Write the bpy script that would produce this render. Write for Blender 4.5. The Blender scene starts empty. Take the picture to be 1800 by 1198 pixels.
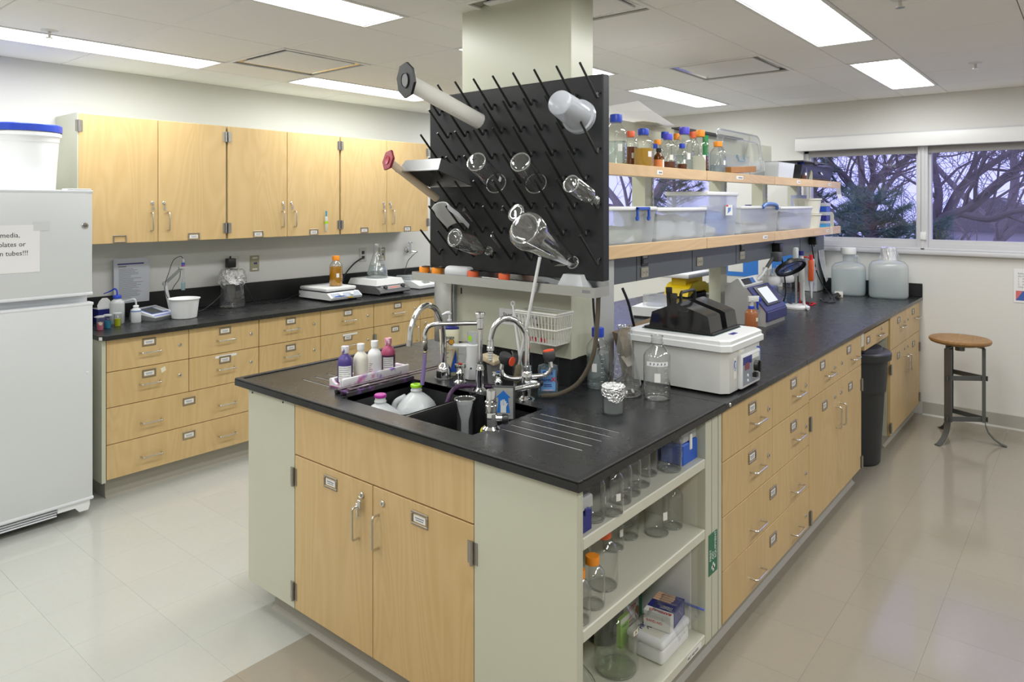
import bpy, bmesh, math, random
from mathutils import Vector, Matrix, Euler
random.seed(7)
PI = math.pi
S = bpy.context.scene
C = S.collection

# ---------------------------------------------------------------- camera, sky, exposure
cam = bpy.data.cameras.new('camera'); cam_o = bpy.data.objects.new('camera', cam); C.objects.link(cam_o)
cam_o.location = (0, 0, 1.64)
YAW = math.radians(39.551)                       # the lens looks this far off the long axis of the bench
cam_o.rotation_euler = (PI/2, 0, YAW - PI/2)
cam.sensor_width = 36; cam.lens = 36*1238.75/1800
cam.shift_y = (358.0-599.0)/1800                 # level camera, shifted lens
cam.clip_start = 0.05; cam.clip_end = 200
S.camera = cam_o
w = bpy.data.worlds.new('dusk_sky'); S.world = w; w.use_nodes = True
bg = w.node_tree.nodes['Background']; bg.inputs[0].default_value = (0.46, 0.47, 1.0, 1); bg.inputs[1].default_value = 1.9
S.view_settings.view_transform = 'Standard'; S.view_settings.look = 'None'
S.view_settings.gamma = 1; S.view_settings.use_curve_mapping = False
S.view_settings.exposure = 0.0
LAMP = 17.5                                       # brightness of the ceiling lamps
try:
    S.cycles.use_denoising = True
    S.cycles.transparent_max_bounces = 40
    S.cycles.max_bounces = 12; S.cycles.transmission_bounces = 8; S.cycles.diffuse_bounces = 8
    S.cycles.sample_clamp_indirect = 6.0
    S.cycles.caustics_reflective = False; S.cycles.caustics_refractive = False
except Exception:
    pass

# ---------------------------------------------------------------- mesh helpers
class B:
    """collects geometry for one mesh"""
    def __init__(s): s.v = []; s.f = []
    def add(s, vs, fs):
        n = len(s.v); s.v += [tuple(v) for v in vs]; s.f += [tuple(i+n for i in f) for f in fs]; return s
    def box(s, x0, x1, y0, y1, z0, z1):
        return s.add([(x0,y0,z0),(x1,y0,z0),(x1,y1,z0),(x0,y1,z0),(x0,y0,z1),(x1,y0,z1),(x1,y1,z1),(x0,y1,z1)],
                     [(0,3,2,1),(4,5,6,7),(0,1,5,4),(1,2,6,5),(2,3,7,6),(3,0,4,7)])
    def rbox(s, x0, x1, y0, y1, z0, z1, b=.004, seg=2, only=None):
        bm = bmesh.new(); bmesh.ops.create_cube(bm, size=1)
        for v in bm.verts:
            v.co = ((x0+x1)/2+v.co.x*(x1-x0), (y0+y1)/2+v.co.y*(y1-y0), (z0+z1)/2+v.co.z*(z1-z0))
        es = bm.edges[:]
        if only == 'z': es = [e for e in es if abs(e.verts[0].co.z-e.verts[1].co.z) > 1e-6]
        if only == 'x': es = [e for e in es if abs(e.verts[0].co.x-e.verts[1].co.x) > 1e-6]
        if only == 'y': es = [e for e in es if abs(e.verts[0].co.y-e.verts[1].co.y) > 1e-6]
        bmesh.ops.bevel(bm, geom=es, offset=b, segments=seg, profile=.5, affect='EDGES', clamp_overlap=True)
        bm.verts.index_update(); s.add([v.co[:] for v in bm.verts], [[v.index for v in f.verts] for f in bm.faces]); bm.free(); return s
    def lathe(s, prof, n=24, c=(0,0,0), sx=1, sy=1, ph=0):
        vs = []; fs = []; idx = []
        for r, z in prof:
            if r < 1e-6: idx.append([len(vs)]); vs.append((c[0], c[1], c[2]+z))
            else:
                idx.append(list(range(len(vs), len(vs)+n)))
                for k in range(n):
                    a = 2*PI*k/n+ph; vs.append((c[0]+r*sx*math.cos(a), c[1]+r*sy*math.sin(a), c[2]+z))
        for a, b in zip(idx, idx[1:]):
            for k in range(n):
                k2 = (k+1) % n
                if len(a) == 1 and len(b) == 1: continue
                if len(a) == 1: fs.append((a[0], b[k2], b[k]))
                elif len(b) == 1: fs.append((a[k], a[k2], b[0]))
                else: fs.append((a[k], a[k2], b[k2], b[k]))
        return s.add(vs, fs)
    def cyl(s, r, z0, z1, n=20, c=(0,0,0), r2=None):
        return s.lathe([(0,z0),(r,z0),(r if r2 is None else r2,z1),(0,z1)], n, c)
    def tube(s, pts, r, n=10, caps=True, closed=False):
        P = [Vector(p) for p in pts]; m = len(P); rs = r if isinstance(r, (list, tuple)) else [r]*m
        T = []
        for i in range(m):
            if closed: t = P[(i+1) % m]-P[i-1]
            else: t = (P[min(i+1,m-1)]-P[max(i-1,0)])
            T.append(t.normalized() if t.length > 1e-9 else Vector((0,0,1)))
        u = T[0].orthogonal().normalized(); vs = []; fs = []
        for i in range(m):
            if i: u = (T[i-1].rotation_difference(T[i])) @ u
            u = (u-T[i]*u.dot(T[i])).normalized(); w_ = T[i].cross(u)
            for k in range(n):
                a = 2*PI*k/n; vs.append(P[i]+(u*math.cos(a)+w_*math.sin(a))*rs[i])
        for i in range(m if closed else m-1):
            j = (i+1) % m
            for k in range(n):
                k2 = (k+1) % n; fs.append((i*n+k, i*n+k2, j*n+k2, j*n+k))
        if caps and not closed:
            fs.append(tuple(range(n-1,-1,-1))); fs.append(tuple((m-1)*n+k for k in range(n)))
        return s.add([v[:] for v in vs], fs)
    def prism(s, poly, a, b, axis='z'):
        """polygon swept along an axis; poly is (x,y) for z, (x,z) for y, (y,z) for x"""
        n = len(poly); g = {'z': lambda p,t:(p[0],p[1],t), 'y': lambda p,t:(p[0],t,p[1]), 'x': lambda p,t:(t,p[0],p[1])}[axis]
        vs = [g(p,a) for p in poly]+[g(p,b) for p in poly]
        fs = [tuple(range(n)), tuple(range(2*n-1,n-1,-1))]+[(k,n+k,n+(k+1)%n,(k+1)%n) for k in range(n)]
        return s.add(vs, fs)
    def loft(s, rings, cap0=True, cap1=True):
        n = len(rings[0]); vs = [p for r in rings for p in r]; fs = []
        for i in range(len(rings)-1):
            for k in range(n):
                k2 = (k+1) % n; fs.append((i*n+k, i*n+k2, (i+1)*n+k2, (i+1)*n+k))
        if cap0: fs.append(tuple(range(n-1,-1,-1)))
        if cap1: fs.append(tuple((len(rings)-1)*n+k for k in range(n)))
        return s.add(vs, fs)
    def xf(s, m, start=0):
        for i in range(start, len(s.v)): s.v[i] = (m @ Vector(s.v[i]))[:]
        return s
    def mv(s, x, y, z): return s.xf(Matrix.Translation((x,y,z)))
    def rot(s, ax, deg): return s.xf(Matrix.Rotation(math.radians(deg), 4, ax))

def mesh(name, b, mt, smooth=35):
    me = bpy.data.meshes.new(name); me.from_pydata(b.v, [], b.f)
    bm = bmesh.new(); bm.from_mesh(me); bmesh.ops.recalc_face_normals(bm, faces=bm.faces[:]); bm.to_mesh(me); bm.free()
    if mt: me.materials.append(mt)
    if smooth:
        me.polygons.foreach_set('use_smooth', [True]*len(me.polygons)); me.set_sharp_from_angle(angle=math.radians(smooth))
    me.update(); return me
def obj(name, b, mt=None, parent=None, smooth=35, loc=None, rot=None, kind=None, label=None):
    me = mesh(name, b, mt, smooth) if isinstance(b, B) else b
    o = bpy.data.objects.new(name, me); C.objects.link(o)
    if parent: o.parent = parent
    if loc is not None: o.location = loc
    if rot is not None: o.rotation_euler = rot
    if kind: o['kind'] = kind
    if label: o['label'] = label
    return o
def tag(o, label, cat, group=None):
    o['label'] = label; o['category'] = cat
    if group: o['group'] = group
    return o
def thing(name, label, cat, loc=(0,0,0), rz=0, group=None, rot=None):
    o = bpy.data.objects.new(name, None); C.objects.link(o); o.empty_display_size = .05
    o.location = loc; o.rotation_euler = rot if rot else (0,0,math.radians(rz)); return tag(o, label, cat, group)
def struct(name, b, mt, parent=None, smooth=35, **k):
    return obj(name, b, mt, parent, smooth, kind='structure', **k)
def text(name, body, size, mt, parent=None, loc=(0,0,0), rot=(PI/2,0,0), align='LEFT', ext=.0002, bold=0, sx=1):
    cu = bpy.data.curves.new(name, 'FONT'); cu.body = body; cu.size = size; cu.align_x = align; cu.extrude = ext; cu.offset = bold
    cu.resolution_u = 2; cu.materials.append(mt)
    tmp = bpy.data.objects.new(name, cu); me = bpy.data.meshes.new_from_object(tmp); me.name = name
    bpy.data.objects.remove(tmp); bpy.data.curves.remove(cu)
    for v in me.vertices: v.co.x *= sx
    o = bpy.data.objects.new(name, me); C.objects.link(o); o.location = loc; o.rotation_euler = rot
    if parent: o.parent = parent
    return o
def arc(c, r, a0, a1, n, plane='xz'):
    out = []
    for i in range(n+1):
        a = math.radians(a0+(a1-a0)*i/n); p, q = r*math.cos(a), r*math.sin(a)
        out.append({'xz': (c[0]+p, c[1], c[2]+q), 'yz': (c[0], c[1]+p, c[2]+q), 'xy': (c[0]+p, c[1]+q, c[2])}[plane])
    return out
def spline(pts, n=8):
    """Catmull-Rom through the points"""
    P = [Vector(p) for p in pts]; P = [P[0]*2-P[1]]+P+[P[-1]*2-P[-2]]; out = []
    for i in range(1, len(P)-2):
        for k in range(n):
            t = k/n; a, b, c, d = P[i-1], P[i], P[i+1], P[i+2]
            out.append(((b*2)+(c-a)*t+(a*2-b*5+c*4-d)*t*t+(b*3-a-c*3+d)*t**3)*.5)
    out.append(P[-2]); return [p[:] for p in out]

# ---------------------------------------------------------------- materials
def nodes(name):
    m = bpy.data.materials.new(name); m.use_nodes = True; nt = m.node_tree
    return m, nt, nt.nodes['Principled BSDF'], nt.nodes['Material Output']
def pm(name, col, rough=.5, metal=0, spec=.5, bump=0, bscale=60, var=0, vscale=8, coat=0, sub=0):
    m, nt, p, o = nodes(name)
    p.inputs['Base Color'].default_value = (*col, 1); p.inputs['Roughness'].default_value = rough
    p.inputs['Metallic'].default_value = metal; p.inputs['Specular IOR Level'].default_value = spec
    if coat: p.inputs['Coat Weight'].default_value = coat; p.inputs['Coat Roughness'].default_value = .08
    if bump or var:
        tc = nt.nodes.new('ShaderNodeTexCoord')
        if bump:
            n = nt.nodes.new('ShaderNodeTexNoise'); n.inputs['Scale'].default_value = bscale; n.inputs['Detail'].default_value = 3
            b = nt.nodes.new('ShaderNodeBump'); b.inputs['Strength'].default_value = bump; b.inputs['Distance'].default_value = .01
            nt.links.new(tc.outputs['Object'], n.inputs['Vector']); nt.links.new(n.outputs['Fac'], b.inputs['Height']); nt.links.new(b.outputs['Normal'], p.inputs['Normal'])
        if var:
            n = nt.nodes.new('ShaderNodeTexNoise'); n.inputs['Scale'].default_value = vscale; n.inputs['Detail'].default_value = 5
            r = nt.nodes.new('ShaderNodeMapRange'); r.inputs['To Min'].default_value = 1-var; r.inputs['To Max'].default_value = 1+var
            x = nt.nodes.new('ShaderNodeVectorMath'); x.operation = 'SCALE'; x.inputs[0].default_value = col
            nt.links.new(tc.outputs['Object'], n.inputs['Vector']); nt.links.new(n.outputs['Fac'], r.inputs['Value'])
            nt.links.new(r.outputs['Result'], x.inputs['Scale']); nt.links.new(x.outputs[0], p.inputs['Base Color'])
    return m
def wood(name, light, dark, axis='z', rough=.38):
    m, nt, p, o = nodes(name); N = nt.nodes.new; L = nt.links.new
    tc = N('ShaderNodeTexCoord'); oi = N('ShaderNodeObjectInfo')
    sc = N('ShaderNodeVectorMath'); sc.operation = 'SCALE'; sc.inputs[0].default_value = (7,3,5); L(oi.outputs['Random'], sc.inputs['Scale'])
    ad = N('ShaderNodeVectorMath'); ad.operation = 'ADD'; L(tc.outputs['Object'], ad.inputs[0]); L(sc.outputs[0], ad.inputs[1])
    def mapped(a, b):
        mp = N('ShaderNodeMapping'); mp.inputs['Scale'].default_value = {'z': (a,a,b), 'x': (b,a,a)}[axis]; L(ad.outputs[0], mp.inputs[0]); return mp.outputs[0]
    n1 = N('ShaderNodeTexNoise'); n1.inputs['Scale'].default_value = 1; n1.inputs['Detail'].default_value = 2; n1.inputs['Distortion'].default_value = .6; L(mapped(4.5,.75), n1.inputs['Vector'])
    mul = N('ShaderNodeMath'); mul.operation = 'MULTIPLY'; mul.inputs[1].default_value = 13; L(n1.outputs['Fac'], mul.inputs[0])
    pp = N('ShaderNodeMath'); pp.operation = 'PINGPONG'; pp.inputs[1].default_value = .5; L(mul.outputs[0], pp.inputs[0])
    n2 = N('ShaderNodeTexNoise'); n2.inputs['Scale'].default_value = 1; n2.inputs['Detail'].default_value = 4; L(mapped(150,3.5), n2.inputs['Vector'])
    n3 = N('ShaderNodeTexNoise'); n3.inputs['Scale'].default_value = 1; n3.inputs['Detail'].default_value = 1; L(mapped(3,.4), n3.inputs['Vector'])
    a1 = N('ShaderNodeMath'); a1.operation = 'MULTIPLY_ADD'; a1.inputs[1].default_value = .62; L(pp.outputs[0], a1.inputs[0])
    a2 = N('ShaderNodeMath'); a2.operation = 'MULTIPLY_ADD'; a2.inputs[1].default_value = .30; L(n2.outputs['Fac'], a2.inputs[0]); L(a2.outputs[0], a1.inputs[2])
    a3 = N('ShaderNodeMath'); a3.operation = 'MULTIPLY'; a3.inputs[1].default_value = .45; L(n3.outputs['Fac'], a3.inputs[0]); L(a3.outputs[0], a2.inputs[2])
    mx = N('ShaderNodeMix'); mx.data_type = 'RGBA'; mx.inputs['A'].default_value = (*dark,1); mx.inputs['B'].default_value = (*light,1)
    L(a1.outputs[0], mx.inputs['Factor']); L(mx.outputs['Result'], p.inputs['Base Color'])
    p.inputs['Roughness'].default_value = rough; p.inputs['Specular IOR Level'].default_value = .4
    return m
def glassy(name, tint=(1,1,1), edge=(.62,.66,.64), ior=1.42, rough=.02, milk=0, milkcol=(.8,.82,.84), gain=1.0, base=0.0, tl_=.28):
    """thin-walled clear ware: see-through, brighter reflections and darker body towards the rim; milk adds a frosted share"""
    m = bpy.data.materials.new(name); m.use_nodes = True; nt = m.node_tree; nt.nodes.clear(); N = nt.nodes.new; L = nt.links.new
    out = N('ShaderNodeOutputMaterial'); tr = N('ShaderNodeBsdfTransparent'); gl = N('ShaderNodeBsdfGlossy'); gl.inputs['Roughness'].default_value = rough
    lw = N('ShaderNodeLayerWeight'); lw.inputs['Blend'].default_value = .25
    mc = N('ShaderNodeMix'); mc.data_type = 'RGBA'; mc.inputs['A'].default_value = (*tint,1); mc.inputs['B'].default_value = (*edge,1)
    L(lw.outputs['Facing'], mc.inputs['Factor']); L(mc.outputs['Result'], tr.inputs['Color'])
    fr = N('ShaderNodeFresnel'); ge = N('ShaderNodeNewGeometry'); ii = N('ShaderNodeMapRange')          # same reflectance from either side of the thin wall
    ii.inputs['To Min'].default_value = ior; ii.inputs['To Max'].default_value = 1/ior; L(ge.outputs['Backfacing'], ii.inputs['Value']); L(ii.outputs[0], fr.inputs['IOR'])
    g = N('ShaderNodeMath'); g.operation = 'MULTIPLY_ADD'; g.inputs[1].default_value = gain; g.use_clamp = True; L(fr.outputs[0], g.inputs[0]); g.inputs[2].default_value = base
    mx = N('ShaderNodeMixShader'); L(g.outputs[0], mx.inputs[0]); L(gl.outputs[0], mx.inputs[2])
    if milk:
        df = N('ShaderNodeBsdfDiffuse'); df.inputs[0].default_value = (*milkcol,1); tl = N('ShaderNodeBsdfTranslucent'); tl.inputs[0].default_value = (*milkcol,1)
        m2 = N('ShaderNodeMixShader'); m2.inputs[0].default_value = tl_; L(df.outputs[0], m2.inputs[1]); L(tl.outputs[0], m2.inputs[2])
        m3 = N('ShaderNodeMixShader'); m3.inputs[0].default_value = milk; L(tr.outputs[0], m3.inputs[1]); L(m2.outputs[0], m3.inputs[2]); L(m3.outputs[0], mx.inputs[1])
    else: L(tr.outputs[0], mx.inputs[1])
    L(mx.outputs[0], out.inputs[0]); return m
def emit(name, col, k):
    m = bpy.data.materials.new(name); m.use_nodes = True; nt = m.node_tree; nt.nodes.clear()
    e = nt.nodes.new('ShaderNodeEmission'); e.inputs[0].default_value = (*col,1); e.inputs[1].default_value = k
    o = nt.nodes.new('ShaderNodeOutputMaterial'); nt.links.new(e.outputs[0], o.inputs[0]); return m
def tilemat(name, col, rough):
    """speckled vinyl tile, each tile a touch different"""
    m, nt, p, o = nodes(name); N = nt.nodes.new; L = nt.links.new
    tc = N('ShaderNodeTexCoord'); ge = N('ShaderNodeNewGeometry'); oi = N('ShaderNodeObjectInfo')
    n = N('ShaderNodeTexNoise'); n.inputs['Scale'].default_value = 45; n.inputs['Detail'].default_value = 6; L(ge.outputs['Position'], n.inputs['Vector'])
    n2 = N('ShaderNodeTexNoise'); n2.inputs['Scale'].default_value = 1.6; n2.inputs['Detail'].default_value = 4; L(ge.outputs['Position'], n2.inputs['Vector'])
    def mr(src, a, b):
        r = N('ShaderNodeMapRange'); r.inputs['To Min'].default_value = a; r.inputs['To Max'].default_value = b; L(src, r.inputs['Value']); return r.outputs[0]
    def mu(a, b):
        x = N('ShaderNodeMath'); x.operation = 'MULTIPLY'; L(a, x.inputs[0]); L(b, x.inputs[1]); return x.outputs[0]
    f = mu(mu(mr(n.outputs['Fac'], .96, 1.035), mr(n2.outputs['Fac'], .96, 1.035)), mr(oi.outputs['Random'], .985, 1.015))
    x = N('ShaderNodeVectorMath'); x.operation = 'SCALE'; x.inputs[0].default_value = col; L(f, x.inputs['Scale']); L(x.outputs[0], p.inputs['Base Color'])
    L(mr(n2.outputs['Fac'], rough*.75, rough*1.3), p.inputs['Roughness']); p.inputs['Specular IOR Level'].default_value = .5
    return m
def epoxy(name, col, rough):
    m, nt, p, o = nodes(name); N = nt.nodes.new; L = nt.links.new
    ge = N('ShaderNodeNewGeometry'); n = N('ShaderNodeTexNoise'); n.inputs['Scale'].default_value = 5; n.inputs['Detail'].default_value = 6; n.inputs['Roughness'].default_value = .65; L(ge.outputs['Position'], n.inputs['Vector'])
    r = N('ShaderNodeMapRange'); r.inputs['From Min'].default_value = .35; r.inputs['From Max'].default_value = .7; r.inputs['To Min'].default_value = .85; r.inputs['To Max'].default_value = 1.3; L(n.outputs['Fac'], r.inputs['Value'])
    x = N('ShaderNodeVectorMath'); x.operation = 'SCALE'; x.inputs[0].default_value = col; L(r.outputs[0], x.inputs['Scale']); L(x.outputs[0], p.inputs['Base Color'])
    r2 = N('ShaderNodeMapRange'); r2.inputs['To Min'].default_value = rough*.8; r2.inputs['To Max'].default_value = rough*1.25; L(n.outputs['Fac'], r2.inputs['Value']); L(r2.outputs[0], p.inputs['Roughness'])
    p.inputs['Specular IOR Level'].default_value = .45
    return m
def foilmat(name):
    m = pm(name, (.88,.88,.89), .22, .9, bump=1.0, bscale=130); return m

WOOD = wood('maple_veneer', (.69,.50,.255), (.535,.36,.152))
SHELFWOOD = wood('maple_shelf_edge', (.74,.53,.30), (.56,.37,.18), axis='x')
OAK = wood('worn_oak_seat', (.40,.23,.085), (.20,.10,.035), axis='x', rough=.5)
CASE = pm('beige_painted_steel', (.57,.575,.46), .32)
CASEIN = pm('pale_beige_painted_steel', (.64,.635,.54), .42)
KICK = pm('vinyl_cove_base', (.36,.34,.29), .4)
BLACK = epoxy('black_epoxy_resin', (.017,.0175,.019), .27)
EDGE = epoxy('black_epoxy_edge', (.013,.013,.014), .34)
PEGB = pm('black_phenolic', (.016,.017,.018), .45, spec=.3)
PEG = pm('black_peg_plastic', (.010,.012,.010), .34)
WALLM = pm('white_wall_paint', (.72,.715,.69), .75, var=.015, vscale=1.5)
CEILM = pm('white_ceiling_panel', (.93,.925,.91), .85, bump=.08, bscale=260)
CEILG = pm('ceiling_grid_void', (.28,.27,.25), .8)
WHITEP = pm('white_paint', (.80,.80,.80), .4)
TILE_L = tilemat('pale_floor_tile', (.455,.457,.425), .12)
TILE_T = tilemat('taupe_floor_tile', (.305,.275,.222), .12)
GROUT = pm('floor_joint', (.33,.315,.28), .7)
CHROME = pm('polished_chrome', (.82,.83,.85), .07, 1)
STEEL = pm('brushed_steel', (.60,.60,.58), .30, 1)
NICKEL = pm('satin_nickel', (.66,.64,.60), .24, 1)
HINGEM = pm('hinge_steel', (.42,.40,.37), .35, 1)
HOLDER = pm('label_holder_bronze', (.36,.31,.25), .36, .9)
CARD = pm('white_card', (.82,.82,.80), .6)
PAPER = pm('white_paper', (.82,.82,.83), .6)
THINP = glassy('thin_paper', (.9,.9,.9), (.9,.9,.9), rough=.6, milk=.97, milkcol=(.92,.92,.93), gain=.3, tl_=.62)
INK = pm('black_ink', (.02,.02,.025), .6)
GREYINK = pm('grey_print', (.24,.25,.30), .6)
WPLAST = pm('white_plastic', (.80,.81,.82), .32)
FRIDGEM = pm('fridge_white_enamel', (.66,.68,.70), .30)
FRIDGEE = pm('fridge_edge_trim', (.74,.76,.80), .35)
GREYPL = pm('light_grey_plastic', (.55,.56,.55), .4)
MIDGREY = pm('mid_grey_plastic', (.20,.205,.21), .45)
DGREY = pm('dark_grey_plastic', (.05,.052,.055), .45)
RACE = pm('grey_raceway_paint', (.165,.185,.20), .42)
BLACKP = pm('black_plastic', (.012,.012,.013), .35)
RUBBER = pm('black_rubber', (.015,.015,.016), .6)
BLUEC = pm('royal_blue_cap', (.018,.06,.50), .35)
VIOLC = pm('violet_blue_cap', (.08,.07,.60), .35)
ORANC = pm('orange_cap', (.90,.30,.018), .38)
REDOC = pm('red_orange_cap', (.83,.145,.05), .38)
BLUEP = pm('blue_plastic', (.02,.085,.46), .35)
TEAL = pm('teal_plastic', (.01,.30,.55), .35)
NAVY = pm('navy_print', (.018,.022,.20), .4)
YELLOW = pm('yellow_plastic', (.85,.62,.01), .4)
RED = pm('red_plastic', (.62,.02,.03), .4)
GREEN = pm('green_print', (.02,.16,.075), .45)
LIME = pm('lime_plastic', (.36,.72,.02), .4)
MAGENTA = pm('magenta_plastic', (.42,.03,.30), .4)
CREAM = pm('cream_plastic', (.80,.76,.58), .35)
FOIL = foilmat('aluminium_foil')
GLASS = glassy('clear_glass', (.995,.998,.995), (.74,.77,.76), gain=2.2, base=.012)
GLASST = glassy('thick_clear_glass', (.985,.99,.99), (.72,.75,.74), gain=3.2, base=.035, milk=.03, milkcol=(.9,.9,.9))
GLASSR = glassy('glass_rim', (.97,.98,.98), (.85,.87,.86), gain=2.5, base=.12, milk=.22, milkcol=(.88,.90,.89))
PANE = glassy('window_glass', (.96,.97,.98), (.9,.93,.95), gain=1.0)
CLEARPL = glassy('clear_plastic', (.93,.95,.96), (.70,.74,.78), rough=.08, milk=.34, milkcol=(.86,.88,.92), gain=1.2)
FROST = glassy('frosted_plastic', (.9,.92,.93), (.75,.78,.8), rough=.2, milk=.62, milkcol=(.86,.88,.88))
MILKY = glassy('milky_plastic', (.9,.9,.92), (.8,.82,.84), rough=.25, milk=.88, milkcol=(.86,.88,.90))
WATER = glassy('clear_water', (.86,.92,.92), (.62,.72,.74), gain=1.8, milk=.16, milkcol=(.78,.84,.86))
AMBERL = glassy('amber_broth', (.85,.55,.06), (.6,.33,.02), milk=.55, milkcol=(.80,.45,.03))
YELLOWL = glassy('yellow_broth', (.9,.7,.15), (.6,.4,.05), milk=.62, milkcol=(.80,.50,.06))
BROWNL = glassy('brown_broth', (.42,.17,.06), (.2,.07,.02), milk=.55, milkcol=(.30,.10,.04))
TEAL_L = glassy('blue_solution', (.1,.5,.7), (.05,.3,.5), milk=.7, milkcol=(.03,.42,.62))
PINK_L = glassy('pink_solution', (.9,.4,.5), (.7,.25,.35), milk=.7, milkcol=(.85,.28,.42))
LIME_L = glassy('yellow_green_solution', (.8,.85,.1), (.6,.6,.05), milk=.7, milkcol=(.78,.82,.02))

# ================================================================ the room
XW, YW, ZC = 6.28, 4.85, 2.49
XB, YB = -2.3, -2.4
fl = struct('floor', B().box(XB, XW, YB, YW, -.12, -.001), GROUT)
def tile_mesh(nm, wx, wy, mt):
    return mesh(nm, B().add([(0,0,-.001),(wx,0,-.001),(wx,wy,-.001),(0,wy,-.001),(.0004,.0004,0),(wx-.0004,.0004,0),(wx-.0004,wy-.0004,0),(.0004,wy-.0004,0)],
        [(4,5,6,7),(0,1,5,4),(1,2,6,5),(2,3,7,6),(3,0,4,7)]), mt, 0)
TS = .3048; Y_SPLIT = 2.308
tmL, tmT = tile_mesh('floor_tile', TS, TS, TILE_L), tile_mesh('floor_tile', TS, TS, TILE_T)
rest = {0: B(), 1: B()}
def in_view_floor(x, y):
    d = x*.771+y*.637; l = x*.637-y*.771
    return d > 1.0 and abs(l)/d < .76 and 1.64/d < .70 and not (1.9 < x and 1.4 < y < 2.5) and y < 4.35 and x < 6.2
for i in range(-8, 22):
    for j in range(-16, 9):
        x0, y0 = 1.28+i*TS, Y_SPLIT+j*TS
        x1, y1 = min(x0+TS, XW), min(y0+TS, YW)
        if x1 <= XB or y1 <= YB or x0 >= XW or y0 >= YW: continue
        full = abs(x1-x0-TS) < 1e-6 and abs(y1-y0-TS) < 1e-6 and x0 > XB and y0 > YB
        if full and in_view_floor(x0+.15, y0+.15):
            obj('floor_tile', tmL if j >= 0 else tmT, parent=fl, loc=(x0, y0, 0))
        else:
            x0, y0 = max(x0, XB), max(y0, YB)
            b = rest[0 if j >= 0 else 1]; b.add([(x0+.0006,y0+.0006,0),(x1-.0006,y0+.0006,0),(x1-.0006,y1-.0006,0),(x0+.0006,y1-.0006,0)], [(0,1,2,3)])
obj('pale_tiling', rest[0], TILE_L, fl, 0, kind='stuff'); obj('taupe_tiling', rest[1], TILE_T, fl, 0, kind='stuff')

struct('wall_left', B().box(XB, XW+.25, YW, YW+.12, -.12, 2.7), WALLM)
struct('wall_right', B().box(XB, XW+.25, YB-.12, YB, -.12, 2.7), WALLM)
struct('wall_behind', B().box(XB-.12, XB, YB-.12, YW+.12, -.12, 2.7), WALLM)
WIN = [(-1.75, 1.93), (2.62, 4.45)]; Z0, Z1 = 1.285, 2.10
b = B(); T = XW+.22
b.box(XW, T, YB, YW, -.12, Z0).box(XW, T, YB, YW, Z1, 2.7)
b.box(XW, T, YB, WIN[0][0], Z0, Z1).box(XW, T, WIN[0][1], WIN[1][0], Z0, Z1).box(XW, T, WIN[1][1], YW, Z0, Z1)
struct('wall_window', b, WALLM)
WF = pm('window_frame_paint', (.60,.60,.62), .4); SHADE = pm('roller_shade_fabric', (.34,.33,.33), .7)
for n, ((y0, y1), mull) in enumerate(zip(WIN, [[1.03, -.36], [3.52]])):
    fr = B(); xa, xb = XW+.03, XW+.11
    fr.box(xa, xb, y0, y1, Z0, Z0+.045).box(xa, xb, y0, y1, Z1-.03, Z1).box(xa, xb, y0, y0+.035, Z0, Z1).box(xa, xb, y1-.035, y1, Z0, Z1)
    wn = struct('window_%d' % (n+1), fr, WF)
    for k, m in enumerate(mull):
        obj('mullion', B().box(XW-.004, xb, m-.034, m+.034, Z0, Z1), WF, wn)
        obj('mullion_cap', B().box(XW-.012, XW-.004, m-.012, m+.012, Z0, Z1), WF, wn)
    ys = [y0+.035]+sum([[m-.034, m+.034] for m in sorted(mull)], [])+[y1-.035]
    for a, c in zip(ys[0::2], ys[1::2]):
        obj('sash', B().box(xa+.01, xb-.01, a, c, Z0+.045, Z0+.075).box(xa+.01, xb-.01, a, a+.018, Z0+.075, Z1-.03).box(xa+.01, xb-.01, c-.018, c, Z0+.075, Z1-.03), WF, wn)
        obj('pane', B().box(XW+.07, XW+.075, a+.01, c-.01, Z0+.07, Z1-.02), PANE, wn)
        obj('roller_shade', B().box(XW+.018, XW+.022, a+.002, c-.002, 2.035, Z1), SHADE, wn)
    obj('sill', B().rbox(XW-.035, XW+.06, y0-.03, y1+.03, Z0-.04, Z0-.005, .008).rbox(XW-.012, XW+.02, y0-.02, y1+.02, Z0-.005, Z0+.012, .004), WF, wn)
    obj('blind_cassette', B().rbox(XW-.07, XW, y0-.04, y1+.05, Z1-.012, 2.195, .006), WHITEP, wn)
    obj('head_rail', B().box(XW-.016, XW, y0-.04, y1+.06, 2.197, 2.212), WF, wn)
obj('chain_guide', B().rbox(XW-.02, XW-.004, 1.005, 1.045, 1.36, 1.42, .003), WHITEP, bpy.data.objects['window_1'])
obj('bead_chain', B().tube([(XW-.018, 1.04, 1.40), (XW-.018, 1.04, 2.08)], .0022, 6), NICKEL, bpy.data.objects['window_1'])
# cove base along the window wall
struct('baseboard_window', B().prism([(XW,0),(XW-.022,0),(XW-.010,.012),(XW-.006,.10),(XW,.102)], YB, 1.03, 'y').prism([(XW,0),(XW-.022,0),(XW-.010,.012),(XW-.006,.10),(XW,.102)], 2.75, YW, 'y'), pm('baseboard_vinyl', (.40,.39,.35), .35))
struct('baseboard_left', B().box(XB, .68, YW-.008, YW, 0, .10), KICK)

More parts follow.
